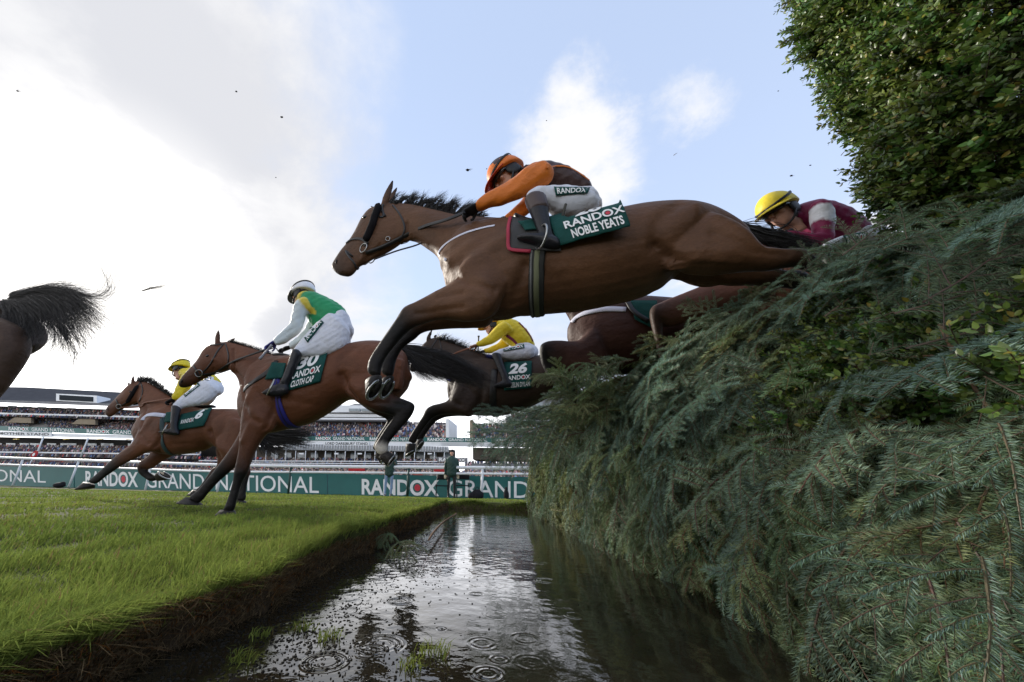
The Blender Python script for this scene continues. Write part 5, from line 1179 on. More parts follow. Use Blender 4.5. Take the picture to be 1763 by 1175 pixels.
G, NN = drape(B2, S30, [(503,622),(566,606),(552,658),(488,676)], 16, 12, .014, 2); cl = cloth_obj('saddle_cloth', G, NN, CLOTHG, H2)
cap_text(G, NN, cl, [('CLOTH CAP', .20, .07, .80, .27, .03, 0, 0), ('RANDOX', .12, .33, .93, .55, .025, 0, 1), ('30', .22, .60, .80, .98, .04, .15, 0)])
G2, N2 = drape(B2, S30, [(470,626),(494,628),(488,652),(458,655)], 8, 7, .016); cloth_obj('cloth_flap', G2, N2, CLOTHG, H2)
mb = MB(); loft(mb, S30, [(474,607,477,622,.10),(490,607,492,622,.13),(515,612,517,626,.14),(545,610,546,622,.13),(560,604,562,614,.1)]); V, F = remesh(mb, .012, 4); mesh_obj('saddle', V, F, LEA, H2)
ring_obj('stirrup', S30.pt(466, 667, .34), Vector((-.75, -.6, .2)), .07, .007, STEEL, H2, 1.1)

# ---- 3. the bay galloping ahead, number 6 --------------------------------
S6 = Sag((-4.5, 5.0, 0), 0)
spec = dict(origin=(330, 740),
 trunk=[(441,728,443,748,.06),(433,712,427,772,.19),(408,704,396,784,.25),(378,704,367,768,.255),(350,702,345,778,.27),(325,698,312,784,.275),(300,695,286,784,.26),(276,697,261,779,.22),(255,710,243,771,.17),(240,728,235,756,.11)],
 neck=[(312,694,241,750,.15),(292,680,244,721,.12),(270,667,242,703,.1),(251,656,239,693,.08)],
 head=[(246,655,245,692,.07),(233,657,233,695,.088),(222,664,223,699,.088),(208,678,212,704,.068),(196,690,201,711,.052),(187,699,192,718,.05),(183,705,188,719,.036)],
 ears=[((228,660),(230,646),.06,.032),((222,664),(221,658),-.06,.026)], eye=(224,675), nostril=(186,705),
 legs=[dict(lat=.16, black=4, secs=[(262,715,288,762,.07),(240,742,272,777,.10),(228,762,252,781,.078),(212,775,230,792,.057),(198,786,214,800,.048),(183,800,196,812,.036),(167,815,180,823,.031),(160,821,172,830,.037),(152,827,165,834,.033)], shoe=False, hoof=((133,844),(158,840),(145,830),(162,836))),
       dict(lat=-.14, black=3, secs=[(270,750,300,785,.08),(258,781,283,793,.062),(242,794,260,808,.05),(236,803,252,805,.046),(239,816,254,809,.037),(249,824,259,814,.031),(257,829,267,818,.036),(266,829,273,817,.032)], hoof=((291,826),(276,812),(272,829),(271,815))),
       dict(lat=.16, black=4, secs=[(388,720,440,738,.09),(370,760,436,770,.11),(380,786,428,792,.086),(396,799,430,803,.06),(410,810,432,813,.047),(412,823,428,825,.037),(411,845,424,846,.031),(408,854,424,856,.036),(406,860,422,862,.032)], shoe=False, hoof=((400,870),(424,868),(405,860),(422,863))),
       dict(lat=-.15, black=4, secs=[(385,730,435,745,.09),(372,768,418,770,.10),(374,789,406,796,.075),(373,802,396,812,.052),(365,807,381,822,.043),(352,826,364,835,.033),(343,838,355,846,.036),(337,842,349,851,.032)], shoe=False, hoof=((324,853),(349,855),(333,843),(349,851)))],
 sculpt=[([(290,725),(282,755),(268,775)],.04,-.018),([(250,740),(270,715),(290,702)],.06,.012),([(246,748),(262,765)],.03,-.010),([(366,745),(370,765),(378,785)],.04,-.022),([(375,765),(400,780)],.06,.012),([(400,720),(425,750)],.1,.012),([(366,748),(366,725),(380,712)],.04,-.010),
   ([(242,695),(250,715),(248,740)],.025,-.010),([(228,690),(238,680)],.02,.008),([(300,765),(350,765)],.03,-.006)])
H3, B3 = horse(S6, 'bay horse galloping ahead past the boards, carrying green saddle cloth number 6', (.135, .052, .026), (.0065, .005, .0045), spec, .014, 5)
P = []
for c in range(34):
    f = c/33; px, py = np.interp(f, [0, .3, .6, 1], [238, 256, 272, 298]), np.interp(f, [0, .3, .6, 1], [655, 656, 667, 683])
    for s in range(22):
        lat = rg.uniform(-.02, .05); b = S6.pt(px+rg.normal(0, 1.4), py+2, lat); e = S6.pt(px+rg.uniform(-2, 9), py-rg.uniform(2, 9)*(1 if f < .7 else .5), lat+.02); t = np.linspace(0, 1, 5)[:, None]; P.append(np.array(b)*(1-t)+np.array(e)*t)
hair_mesh('mane', P, np.full(len(P), .004), BLACKH, H3)
guided_hair('tail', S6, [[(437,737),(472,741),(512,742),(552,733)],[(437,740),(472,750),(510,752),(545,752)],[(438,744),(468,757),(505,762),(538,770)],[(438,746),(448,765),(455,780),(470,790)]], 600, .0045, BLACKH, H3, spread=.03)
bridle(S6, B3, H3, [(242,658),(232,672),(222,690),(207,700)], [(200,688),(204,698),(206,706)], [(243,660),(246,675),(240,692)], (205,700), [(238,664),(228,680),(219,694)], w=.022)
reins(S6, B3, [(207,702,None),(228,700,None),(248,694,.12),(272,690,.17),(297,686,.19)], H3, BRL, .028)
mb = MB(); surf_strap(mb, B3, S6, [(245,724),(252,716),(265,714),(285,716)], .06); mb.build('breastplate', M('white_web', (.62, .62, .72)), H3)
girth(S6, B3, H3, (305, 705), (300, 785), .07, M('girth_teal', (.03, .06, .065), .6))
G, NN = drape(B3, S6, [(313,715),(366,704),(352,734),(306,742)], 12, 10, .02, 2); cl = cloth_obj('saddle_cloth', G, NN, CLOTHG, H3)
cap_text(G, NN, cl, [('6', .55, .48, .80, .96, .05, .2, 0), ('RANDOX', .10, .36, .55, .60, .02, 0, 1), ('DISCORAMA', .10, .06, .85, .28, .02, 0, 0)][:2])
G2, N2 = drape(B3, S6, [(288,712),(302,710),(300,728),(286,728)], 6, 6, .02); cloth_obj('cloth_flap', G2, N2, CLOTHG, H3)
mb = MB(); loft(mb, S6, [(296,690,298,702,.11),(315,690,317,704,.14),(340,695,342,706,.14),(368,696,370,704,.12)]); V, F = remesh(mb, .014, 4); mesh_obj('saddle', V, F, LEA, H3)
ring_obj('stirrup', S6.pt(284, 740, .34), Vector((-.75, -.6, .2)), .07, .008, STEEL, H3, 1.1)

# ---- 4. dark bay over the fence beyond, number 26 ------------------------
S26 = Sag((.3, 4.3, 0), 10)
spec = dict(origin=(860, 670),
 trunk=[(986,625,986,640,.06),(972,611,966,672,.19),(946,609,936,690,.25),(915,616,900,707,.27),(885,620,872,715,.28),(855,620,845,717,.275),(825,616,818,716,.24),(800,620,796,711,.19),(781,634,777,697,.12)],
 neck=[(842,612,779,690,.15),(812,602,768,653,.12),(787,592,762,641,.1),(765,583,750,629,.08)],
 head=[(760,580,753,622,.07),(747,582,740,627,.088),(735,588,731,629,.086),(724,599,725,633,.068),(714,612,719,637,.052),(708,624,714,641,.048),(705,632,710,641,.034)],
 ears=[((736,584),(745,566),.06,.032),((748,581),(752,576),-.06,.026)], eye=(732,598), nostril=(708,631),
 legs=[dict(lat=.16, black=3, secs=[(784,655,832,695,.07),(772,687,813,717,.095),(760,694,792,715,.072),(744,698,766,714,.054),(733,705,752,717,.05),(727,717,742,723,.037),(714,737,727,742,.031),(706,750,720,754,.037),(702,758,717,763,.033)], hoof=((698,786),(714,775),(699,765),(716,764))),
       dict(lat=-.15, black=3, secs=[(785,665,828,700,.08),(775,690,810,716,.08),(760,699,787,717,.065),(748,703,768,719,.052),(740,712,757,723,.048),(735,723,748,729,.036),(723,740,735,746,.031),(718,748,730,754,.036),(716,754,729,759,.032)], hoof=((717,777),(729,759),(715,763),(728,755))),
       dict(lat=.16, secs=[(930,615,975,630,.09),(945,650,988,655,.1),(968,678,1000,670,.075),(995,690,1015,682,.05),(1015,696,1030,688,.04),(1045,704,1050,696,.032),(1065,708,1068,700,.032)], hoof=((1090,722),(1075,718),(1080,706),(1070,712))),
       dict(lat=-.15, secs=[(935,620,975,635,.09),(950,655,988,660,.1),(972,684,1002,676,.075),(998,697,1018,689,.05),(1018,703,1033,695,.04),(1048,711,1053,703,.032),(1068,715,1071,707,.032)], hoof=((1093,729),(1078,725),(1083,713),(1073,719)))],
 sculpt=[([(835,650),(828,690),(815,712)],.04,-.018),([(785,690),(805,650),(825,630)],.06,.012),([(775,690),(795,700)],.03,-.01),([(750,620),(765,640),(772,670)],.025,-.01)])
H4, B4 = horse(S26, 'dark bay horse jumping beyond the leader, carrying green saddle cloth number 26', (.040, .024, .016), (.0065, .005, .0045), spec, .014, 5)
P = []
for c in range(26):
    f = c/25; px, py = np.interp(f, [0, .5, 1], [752, 785, 830]), np.interp(f, [0, .5, 1], [581, 592, 612])
    for s in range(20):
        lat = rg.uniform(-.02, .05); b = S26.pt(px+rg.normal(0, 2), py+2, lat); e = S26.pt(px+rg.uniform(2, 18), py-rg.uniform(-4, 11)*(1-.5*f), lat+.06); t = np.linspace(0, 1, 5)[:, None]; P.append(np.array(b)*(1-t)+np.array(e)*t)
hair_mesh('mane', P, np.full(len(P), .003), BLACKH, H4)
bridle(S26, B4, H4, [(752,585),(742,600),(733,618),(724,628)], [(716,612),(720,624),(722,634)], [(756,584),(760,605),(752,624)], (722,629))
reins(S26, B4, [(726,630,None),(755,622,None),(790,606,.16),(818,597,.2)], H4, BRL, .026)
mb = MB(); surf_strap(mb, B4, S26, [(767,652),(772,645),(782,640),(795,636)], .05); mb.build('breastplate', M('web_blue', (.05, .06, .45), .6), H4)
girth(S26, B4, H4, (858, 625), (852, 717), .08, LEA)
G, NN = drape(B4, S26, [(868,627),(916,624),(914,668),(868,673)], 12, 10, .02, 2); cl = cloth_obj('saddle_cloth', G, NN, CLOTHG, H4)
cap_text(G, NN, cl, [('26', .16, .56, .84, .93, .045, .2, 0), ('RANDOX', -.0+.02, .34, .96, .50, .025, 0, 1), ('WHEELIN DYLAN', .06, .08, .94, .25, .006, 0, 0)])
mb = MB(); loft(mb, S26, [(838,610,840,622,.11),(860,612,862,626,.14),(890,617,892,627,.14),(918,616,920,624,.12)]); V, F = remesh(mb, .014, 4); sd = mesh_obj('saddle', V, F, M('saddle_blue', (.03, .035, .16), .5), H4)

# ---- 5. bay brushing through the top of the fence, mostly hidden ---------
S5 = Sag((.5, 2.9, 0), 10)
spec = dict(origin=(1080, 580),
 trunk=[(1292,560,1292,580,.06),(1262,530,1252,626,.22),(1200,520,1190,640,.27),(1140,514,1130,648,.28),(1080,511,1070,647,.28),(1037,514,1030,646,.24),(1007,528,1003,634,.18),(989,548,988,606,.11)],
 neck=[(1090,508,1000,600,.15),(1030,478,972,538,.12),(968,448,935,498,.1),(912,428,900,478,.08)],
 head=[(905,425,893,470,.07),(878,430,870,476,.088),(852,444,856,486,.075),(832,460,838,491,.052),(816,474,823,493,.04)],
 legs=[dict(lat=.17, black=3, secs=[(1020,560,1045,640,.08),(995,586,1012,648,.085),(962,586,978,642,.068),(941,588,953,630,.054),(929,598,948,612,.05),(932,628,950,622,.037),(948,654,961,643,.031),(962,667,973,655,.037),(970,676,980,663,.033)], hoof=((992,698),(994,672),(974,682),(984,665))),
       dict(lat=-.15, black=3, secs=[(1025,565,1050,645,.08),(1005,592,1020,652,.085),(975,595,990,648,.066),(955,600,966,640,.052),(944,612,962,624,.048),(948,640,964,634,.036),(962,664,974,653,.031),(976,677,986,665,.036)], hoof=((1000,708),(1004,682),(984,690),(994,673))),
       dict(lat=.16, secs=[(1225,540,1285,560,.09),(1240,590,1300,590,.1),(1275,625,1320,612,.08),(1315,645,1345,632,.05),(1345,652,1365,640,.042),(1385,665,1392,652,.032)], hoof=((1420,680),(1405,672),(1405,660),(1395,668))),
       dict(lat=-.15, secs=[(1230,545,1285,565,.09),(1245,597,1300,597,.1),(1280,632,1322,620,.08),(1320,652,1348,640,.05),(1350,660,1368,648,.042),(1390,672,1396,660,.032)], hoof=((1425,688),(1410,680),(1410,668),(1400,676)))])
H5, B5 = horse(S5, 'reddish bay horse behind the leader pushing its chest and folded knee through the loose spruce', (.062, .024, .016), (.0065, .005, .0045), spec, .013, 5)
mb = MB(); surf_strap(mb, B5, S5, [(985,556),(995,546),(1015,538),(1045,533),(1078,534)], .055, .008); mb.build('breastplate', M('white_web', (.62, .62, .72)), H5)
G, NN = drape(B5, S5, [(1085,522),(1130,522),(1128,570),(1092,552)], 10, 8, .02); cloth_obj('saddle_cloth', G, NN, CLOTHG, H5)
mb = MB(); surf_strap(mb, B5, S5, [(1078,520),(1090,540),(1115,556)], .04, .008, .03, both=False); mb.build('girth_strap', LEA, H5)

# ---- 6. chestnut of the jockey in maroon, mostly hidden ------------------
S7 = Sag((1.5, 2.45, 0), 10)
spec = dict(origin=(1430, 500),
 trunk=[(1724,470,1724,500,.06),(1684,430,1692,540,.2),(1605,424,1612,570,.255),(1522,428,1532,580,.27),(1442,430,1452,580,.28),(1382,427,1392,570,.27),(1332,432,1336,560,.24),(1292,448,1296,546,.19),(1262,468,1268,522,.12)],
 neck=[(1390,424,1280,525,.15),(1325,400,1255,470,.12),(1268,380,1225,440,.1),(1215,364,1190,420,.08)],
 head=[(1202,361,1186,415,.07),(1178,364,1162,412,.088),(1150,378,1142,420,.07),(1126,398,1126,430,.052),(1112,414,1118,433,.04)],
 ears=[((1174,364),(1167,345),.05,.03)],
 legs=[dict(lat=.16, black=4, secs=[(1300,450,1330,550,.07),(1268,468,1285,530,.09),(1222,486,1236,540,.075),(1172,506,1182,557,.058),(1138,520,1150,564,.052),(1119,532,1138,556,.048),(1121,562,1141,563,.038),(1129,594,1144,598,.032),(1136,626,1152,632,.036),(1142,640,1158,646,.033)], hoof=((1150,690),(1172,668),(1144,660),(1166,652))),
       dict(lat=-.15, black=4, secs=[(1305,455,1335,555,.07),(1275,475,1292,535,.09),(1232,496,1246,548,.075),(1185,516,1195,565,.058),(1150,530,1162,572,.052),(1132,542,1150,566,.048),(1134,572,1154,573,.038),(1142,604,1157,608,.032),(1149,636,1165,642,.036)], hoof=((1162,700),(1184,678),(1156,665),(1178,655))),
       dict(lat=.16, secs=[(1640,440,1715,470,.09),(1650,510,1730,510,.1),(1685,560,1740,545,.08),(1725,590,1760,575,.05),(1755,605,1780,590,.042),(1800,640,1815,625,.032)], hoof=((1850,670),(1830,655),(1828,638),(1815,648)))])
H6, B6 = horse(S7, 'chestnut horse of the maroon jockey showing its red chest and one folded foreleg', (.19, .080, .052), (.05, .026, .016), spec, .013, 5)
mb = MB(); loft(mb, S7, [(1400,415,1402,432,.11),(1440,415,1442,435,.14),(1500,415,1502,435,.14),(1550,410,1552,428,.12)]); V, F = remesh(mb, .014, 4); mesh_obj('saddle', V, F, LEA, H6)
reins(S7, B6, [(1240,420,.1),(1290,405,.15),(1345,400,.18)], H6)

# ---- 7. hindquarters of the leader leaving the picture ------------------
SL = Sag((-3.7, 2.0, 0), 0)
spec = dict(origin=(-60, 580),
 trunk=[(40,560,46,600,.07),(26,512,52,612,.19),(-6,498,20,640,.26),(-60,492,-40,660,.28),(-130,500,-120,640,.27),(-210,508,-200,660,.28),(-290,505,-280,680,.28),(-360,500,-350,690,.25),(-420,515,-410,670,.16)],
 neck=[(-350,498,-420,660,.15),(-420,450,-460,580,.12),(-490,410,-510,500,.1),(-540,390,-545,470,.08)], head=[(-545,385,-548,470,.08),(-580,400,-575,480,.088),(-630,440,-612,500,.06),(-680,490,-660,525,.045)],
 ears=[((-560,392),(-552,350),.06,.032)],
 legs=[dict(lat=.17, black=4, secs=[(-50,540,50,570,.09),(-40,600,62,596,.12),(-50,650,28,652,.10),(-60,700,-12,702,.07),(-58,735,-22,740,.05),(-70,775,-44,780,.036),(-92,830,-72,832,.032),(-98,845,-76,847,.036),(-104,855,-80,858,.033)], hoof=((-125,872),(-82,872),(-110,858),(-82,860))),
       dict(lat=-.16, black=4, secs=[(-50,540,46,570,.09),(-50,600,50,600,.12),(-80,655,10,650,.10),(-110,700,-45,700,.07),(-115,735,-72,738,.05),(-140,770,-115,778,.036),(-190,815,-168,822,.032),(-202,828,-180,836,.036)], hoof=((-235,850),(-195,852),(-215,838),(-190,842))),
       dict(lat=.16, black=3, secs=[(-380,560,-320,640,.08),(-400,640,-330,680,.09),(-430,690,-380,710,.06),(-460,740,-425,750,.05),(-500,780,-475,792,.034),(-530,815,-510,825,.034)], hoof=((-575,850),(-530,848),(-550,828),(-522,836))),
       dict(lat=-.16, black=3, secs=[(-380,560,-320,640,.08),(-390,640,-330,690,.09),(-400,700,-350,715,.06),(-400,750,-365,760,.05),(-380,790,-355,800,.034),(-365,820,-345,828,.034)], hoof=((-355,855),(-325,838),(-362,836),(-342,830)))])
H7, B7 = horse(SL, 'dark bay hindquarters and flying black tail leaving at the left edge', (.065, .036, .022), (.0065, .005, .0045), spec, .014, 5)
guided_hair('tail', SL, [[(20,508),(60,500),(118,495),(150,505),(190,513)],[(24,511),(70,503),(122,510),(160,535),(192,572)],[(24,513),(66,508),(115,522),(148,560),(178,600)],[(24,515),(60,515),(98,540),(112,580),(92,640)],[(20,518),(52,528),(80,560),(72,590),(60,598)],[(14,520),(38,540),(50,570),(40,592),(10,600)],[(4,520),(16,545),(14,575),(-10,595),(-30,600)]], 4200, .0012, BLACKH, H7, spread=.026, jit=.024, cut=.6, wts=[.6, 1, 1, 1, 1, 1], lat=.12)
guided_hair('tail_wisp', SL, [[(120,500),(165,512),(186,502),(184,478),(166,455),(150,447)],[(120,505),(170,512),(190,495),(184,470),(172,452),(158,444)],[(130,506),(180,508),(196,490),(200,474),(215,462),(240,458)]], 34, .0011, BLACKH, H7, spread=.02, jit=.02, lat=.12)
guided_hair('tail_wisp', SL, [[(110,540),(150,590),(160,620),(150,640)],[(100,560),(120,610),(105,640),(80,645)],[(100,560),(135,600),(158,625),(125,632)]], 60, .0014, BLACKH, H7, spread=.03, jit=.02, lat=.12)
guided_hair('tail_wisp', SL, [[(247,500),(262,495),(280,490),(297,489)],[(243,502),(262,498),(280,494),(292,492)]], 14, .0013, BLACKH, H7, spread=.006, lat=.12)
# ------------------------------------------------------------------ riders
SKIN = M('skin', (.50, .27, .19), .5, .35, var=.10, vscale=30)
def head_frame(S, px, py, lat, pitch, yaw, roll=0.0):
    """centre and axes of a head: forward, to its left (near side), up; pitch down, yaw towards the camera"""
    c = S.pt(px, py, lat); f, l, u = S.h.copy(), S.n.copy(), Vector((0, 0, 1))
    R = Matrix.Rotation(radians(-yaw), 3, u) if l.cross(u).dot(f) > 0 else Matrix.Rotation(radians(yaw), 3, u)
    a = radians(yaw); f2 = f*cos(a)+l*sin(a); l2 = l*cos(a)-f*sin(a)
    b = radians(pitch); f3 = f2*cos(b)-u*sin(b); u3 = u*cos(b)+f2*sin(b); return c, f3, l2, u3
def head_shape(mb, fr, s=1.0):
    c, f, l, u = fr
    def P(x, y, z): return c+(f*x+l*y+u*z)*s
    R = []
    for z, xf, xb, w in ((-.20, .015, -.075, .050), (-.15, .025, -.075, .050), (-.115, .078, -.02, .030), (-.098, .088, -.03, .043), (-.075, .088, -.055, .054), (-.05, .087, -.075, .062), (-.02, .086, -.092, .069), (.0, .080, -.098, .072), (.025, .088, -.102, .075), (.06, .082, -.102, .076), (.09, .062, -.088, .066), (.112, .03, -.06, .045), (.12, .0, -.03, .015)):
        cx_ = (xf+xb)/2; hx = (xf-xb)/2; R.append([P(cx_+hx*cos(2*pi*j/20), w*sin(2*pi*j/20), z) for j in range(20)])
    mb.rings([[list(q) for q in r] for r in R])
    R = [[P(x+.012*cos(t), w*sin(t), z+.006*sin(t*0)) for t in [2*pi*j/10 for j in range(10)]] for x, z, w in ((.082, .018, .008), (.098, -.008, .011), (.112, -.030, .016), (.104, -.040, .017), (.085, -.042, .013))]
    mb.rings([[list(q) for q in r] for r in R])
    for sy in (-1, 1):
        mb.ell(P(.075, sy*.034, .021), f*.020*s, l*.026*s, u*.008*s, 10, 6)     # brow
        mb.ell(P(.066, sy*.045, -.025), f*.018*s, l*.022*s, u*.016*s, 10, 6)    # cheek
        mb.ell(P(-.008, sy*.076, -.012), f*.017*s, l*.008*s, u*.030*s, 10, 6)   # ear
    mb.ell(P(.087, 0, -.063), f*.010*s, l*.026*s, u*.006*s, 12, 6); mb.ell(P(.085, 0, -.076), f*.010*s, l*.022*s, u*.006*s, 12, 6)
    return P
def hand_shape(wrist, fdir, back, side, s=1.0, curl=1.0, spread=0.0):
    """palm with five bent fingers; returns one closed skin"""
    f, b, l = Vector(fdir).normalized(), Vector(back).normalized(), Vector(side).normalized(); l = (l-f*l.dot(f)).normalized(); b = f.cross(l) if f.cross(l).dot(b) > 0 else l.cross(f)
    w = Vector(wrist); mb = MB(); R = []
    for x, hw, ht in ((-.03, .026, .020), (.0, .028, .019), (.03, .038, .017), (.06, .042, .015), (.088, .040, .013)):
        R.append([list(w+(f*x+l*hw*cos(t)+b*ht*sin(t))*s) for t in [2*pi*j/12 for j in range(12)]])
    mb.rings(R)
    for i, (y, L_) in enumerate(((.031, .072), (.011, .080), (-.010, .075), (-.030, .060))):
        p = w+(f*.084+l*y)*s; d = f+l*y*spread*8; P = [p]; ang = 0
        for seg, k in ((.42, 55), (.32, 75), (.26, 45)):
            P.append(P[-1]+(f*cos(ang)-b*sin(ang)+l*y*spread*6)*L_*seg*s); ang += radians(k)*curl*(.9+.1*(i % 2))
            if seg == .42: ang = radians(55*curl)
        mb.tube([list(q) for q in P], [.0100*s, .0095*s, .0088*s, .0075*s], 8, 3)
    P = [w+(f*.025+l*.030)*s, w+(f*.055+l*.050-b*.012)*s, w+(f*.078+l*.045-b*.034*curl)*s, w+(f*.095+l*.028-b*.046*curl)*s]
    mb.tube([list(q) for q in P], [.0125*s, .0115*s, .0100*s, .0080*s], 8, 3); return mb
def cloth_mat(name, rough=.65, var=.08, bump=.5, bscale=14, spec=.3): return M(name, (.5, .5, .5), rough, spec, var=var, vscale=9, bump=bump, bscale=bscale, attr='col', sheen=.15)
def garment(name, S, root, lofts, mat, vox, sm=4, wk=1.0, wrinkle=.004, freq=34, extra=None):
    mb = MB(); st = ([], [])
    for secs, lat, col in lofts: loft(mb, S, [tuple(q[:5])+((q[5] if len(q) > 5 and q[5] is not None else col),)+tuple(q[6:]) for q in secs], lat, col, wk=wk, store=st, k=16, step=True)
    for pts, r, col in extra or ():
        mb.tube(pts, r, 14, 3)
        for p in catmull(np.array(pts, float), 3): st[0].append(p+np.array([0, 0, r])); st[1].append(np.array(col)); st[0].append(p-np.array([0, 0, r])); st[1].append(np.array(col)); st[0].append(p+np.array(S.n)*r); st[1].append(np.array(col))
    V, F = remesh(mb, vox, sm); C = near_attr(V, st[0], st[1], 2)
    if wrinkle:
        Nv = vnormals(V, F); q = V*freq; w_ = np.sin(q[:, 0]+1.7*np.sin(q[:, 2]*.7)+q[:, 1]*.5)*np.sin(q[:, 2]*.8+1.3*np.sin(q[:, 0]*.6))+.5*np.sin(q[:, 0]*1.9-q[:, 2]*2.3+2*np.sin(q[:, 1]*1.1)); V = V+Nv*(w_*wrinkle)[:, None]
    o = mesh_obj(name, V, F, mat, root, True, {'col': C}); return o, bvh_of(V, F)
def helmet(fr, root, cap, mats, s=1.0, two=None):
    c, f, l, u = fr
    def P(x, y, z): return list(c+(f*x+l*y+u*z)*s)
    e = bpy.data.objects.new('helmet', None); COL.objects.link(e); setpar(e, root); e.location = root.location
    rx, ry, rz = .138, .115, .128; x0 = -.012; z0 = .026; R = []
    for i in range(11):
        t = (pi/2)*i/10; R.append([P(x0+rx*cos(t)*cos(a), ry*cos(t)*sin(a), z0+rz*sin(t)+(.012*cos(a)-.012)*cos(t)*(1 if i < 2 else .5)) for a in [2*pi*j/32 for j in range(32)]])
    R = [[P(x0+rx*.94*cos(a), ry*.94*sin(a), z0-.006+.012*cos(a)-.012) for a in [2*pi*j/32 for j in range(32)]]]+R
    mb = MB(); mb.rings(R)
    if two:
        sh = mesh_obj('shell', mb.v, mb.f, None, e, True, mats=[cap, two]); me = sh.data
        for p in me.polygons: cc = (Vector(p.center)-c)/s; p.material_index = 1 if (cc.dot(f) < .055 and cc.dot(u) > .07) else 0
    else: sh = mb.build('shell', cap, e)
    mb = MB(); R = []
    for j in range(17):
        a = radians(-74+148*j/16); k = max(0, cos(a))**.8
        i0 = P(x0+rx*.96*cos(a), ry*.96*sin(a), z0+.002); i1 = P(x0+(rx+.070*k)*cos(a), (ry+.014*k)*sin(a)*1.02, z0-.026*k); R.append([i0, i1, list(np.array(i1)-np.array(u)*.006*s), list(np.array(i0)-np.array(u)*.008*s)])
    mb.rings(R); mb.build('peak', mats[0], e)
    mb = MB()
    for sy in (-1, 1):      # padded harness over ear and jaw, with chin strap
        mb.ell(P(-.02, sy*.080, -.02), f*.052*s, l*.016*s, u*.055*s, 14, 8)
    mb.tube([P(.0, .083, -.055), P(.045, .066, -.105), P(.062, .0, -.130), P(.045, -.066, -.105), P(.0, -.083, -.055)], .008*s, 6, 4); mb.ell(P(-.075, 0, -.03), f*.030*s, l*.072*s, u*.050*s, 14, 8); mb.build('harness', mats[1], e)
    mb = MB(); A = []; Nn = []
    for j in range(33):     # goggle band over the cap
        a = 2*pi*j/32; dz = .040-.040*cos(a); q = sqrt(1-(dz/rz)**2); A.append(np.array(P(x0+(rx+.003)*q*cos(a), (ry+.003)*q*sin(a), z0+dz))); Nn.append(np.array(f*cos(a)+l*sin(a)))
    strap(mb, A, Nn, .017*s, .003); mb.build('goggle_band', mats[1], e); return e
def goggles(fr, root, mat, frame, z=.005, s=1.0):
    c, f, l, u = fr; mb = MB(); R = []
    for j in range(19):
        a = radians(-82+164*j/18); hh = .023*(1-.35*abs(sin(a))**3)-.006*max(0, cos(a*6))*(1 if abs(a) < .3 else 0); q = c+(f*(.004+.108*cos(a))+l*.083*sin(a)+u*z)*s; o = f*cos(a)+l*sin(a)
        R.append([list(q+u*hh*s), list(q+u*hh*.5*s+o*.010*s), list(q-u*hh*.5*s+o*.010*s), list(q-u*hh*s), list(q-o*.012*s)])
    mb.rings(R); g = mb.build('goggles', mat, root)
    mb = MB(); mb.tube([list(Vector(r[0])+u*.002) for r in R], .0035*s, 6); mb.build('frame', frame, g)
def patch(name, bvh, S, root, quad, items, off=.006, mat=None):
    G, NN = drape(bvh, S, quad, 14, 4, off, 2); o = cloth_obj(name, G, NN, mat or CLOTHG, root, .003); lettering(cloth_map(G, NN, .003), items, o, .002); return o
BLKM = M('helmet_black', (.012, .012, .013), .5, .4); GOG = M('goggle_lens', (.01, .01, .012), .08, .7); BOOT = M('boot_leather', (.010, .010, .014), .38, .35, var=.25, vscale=14, bump=.35, bscale=18)
GLOVE = M('glove_black', (.016, .016, .018), .6, .3)
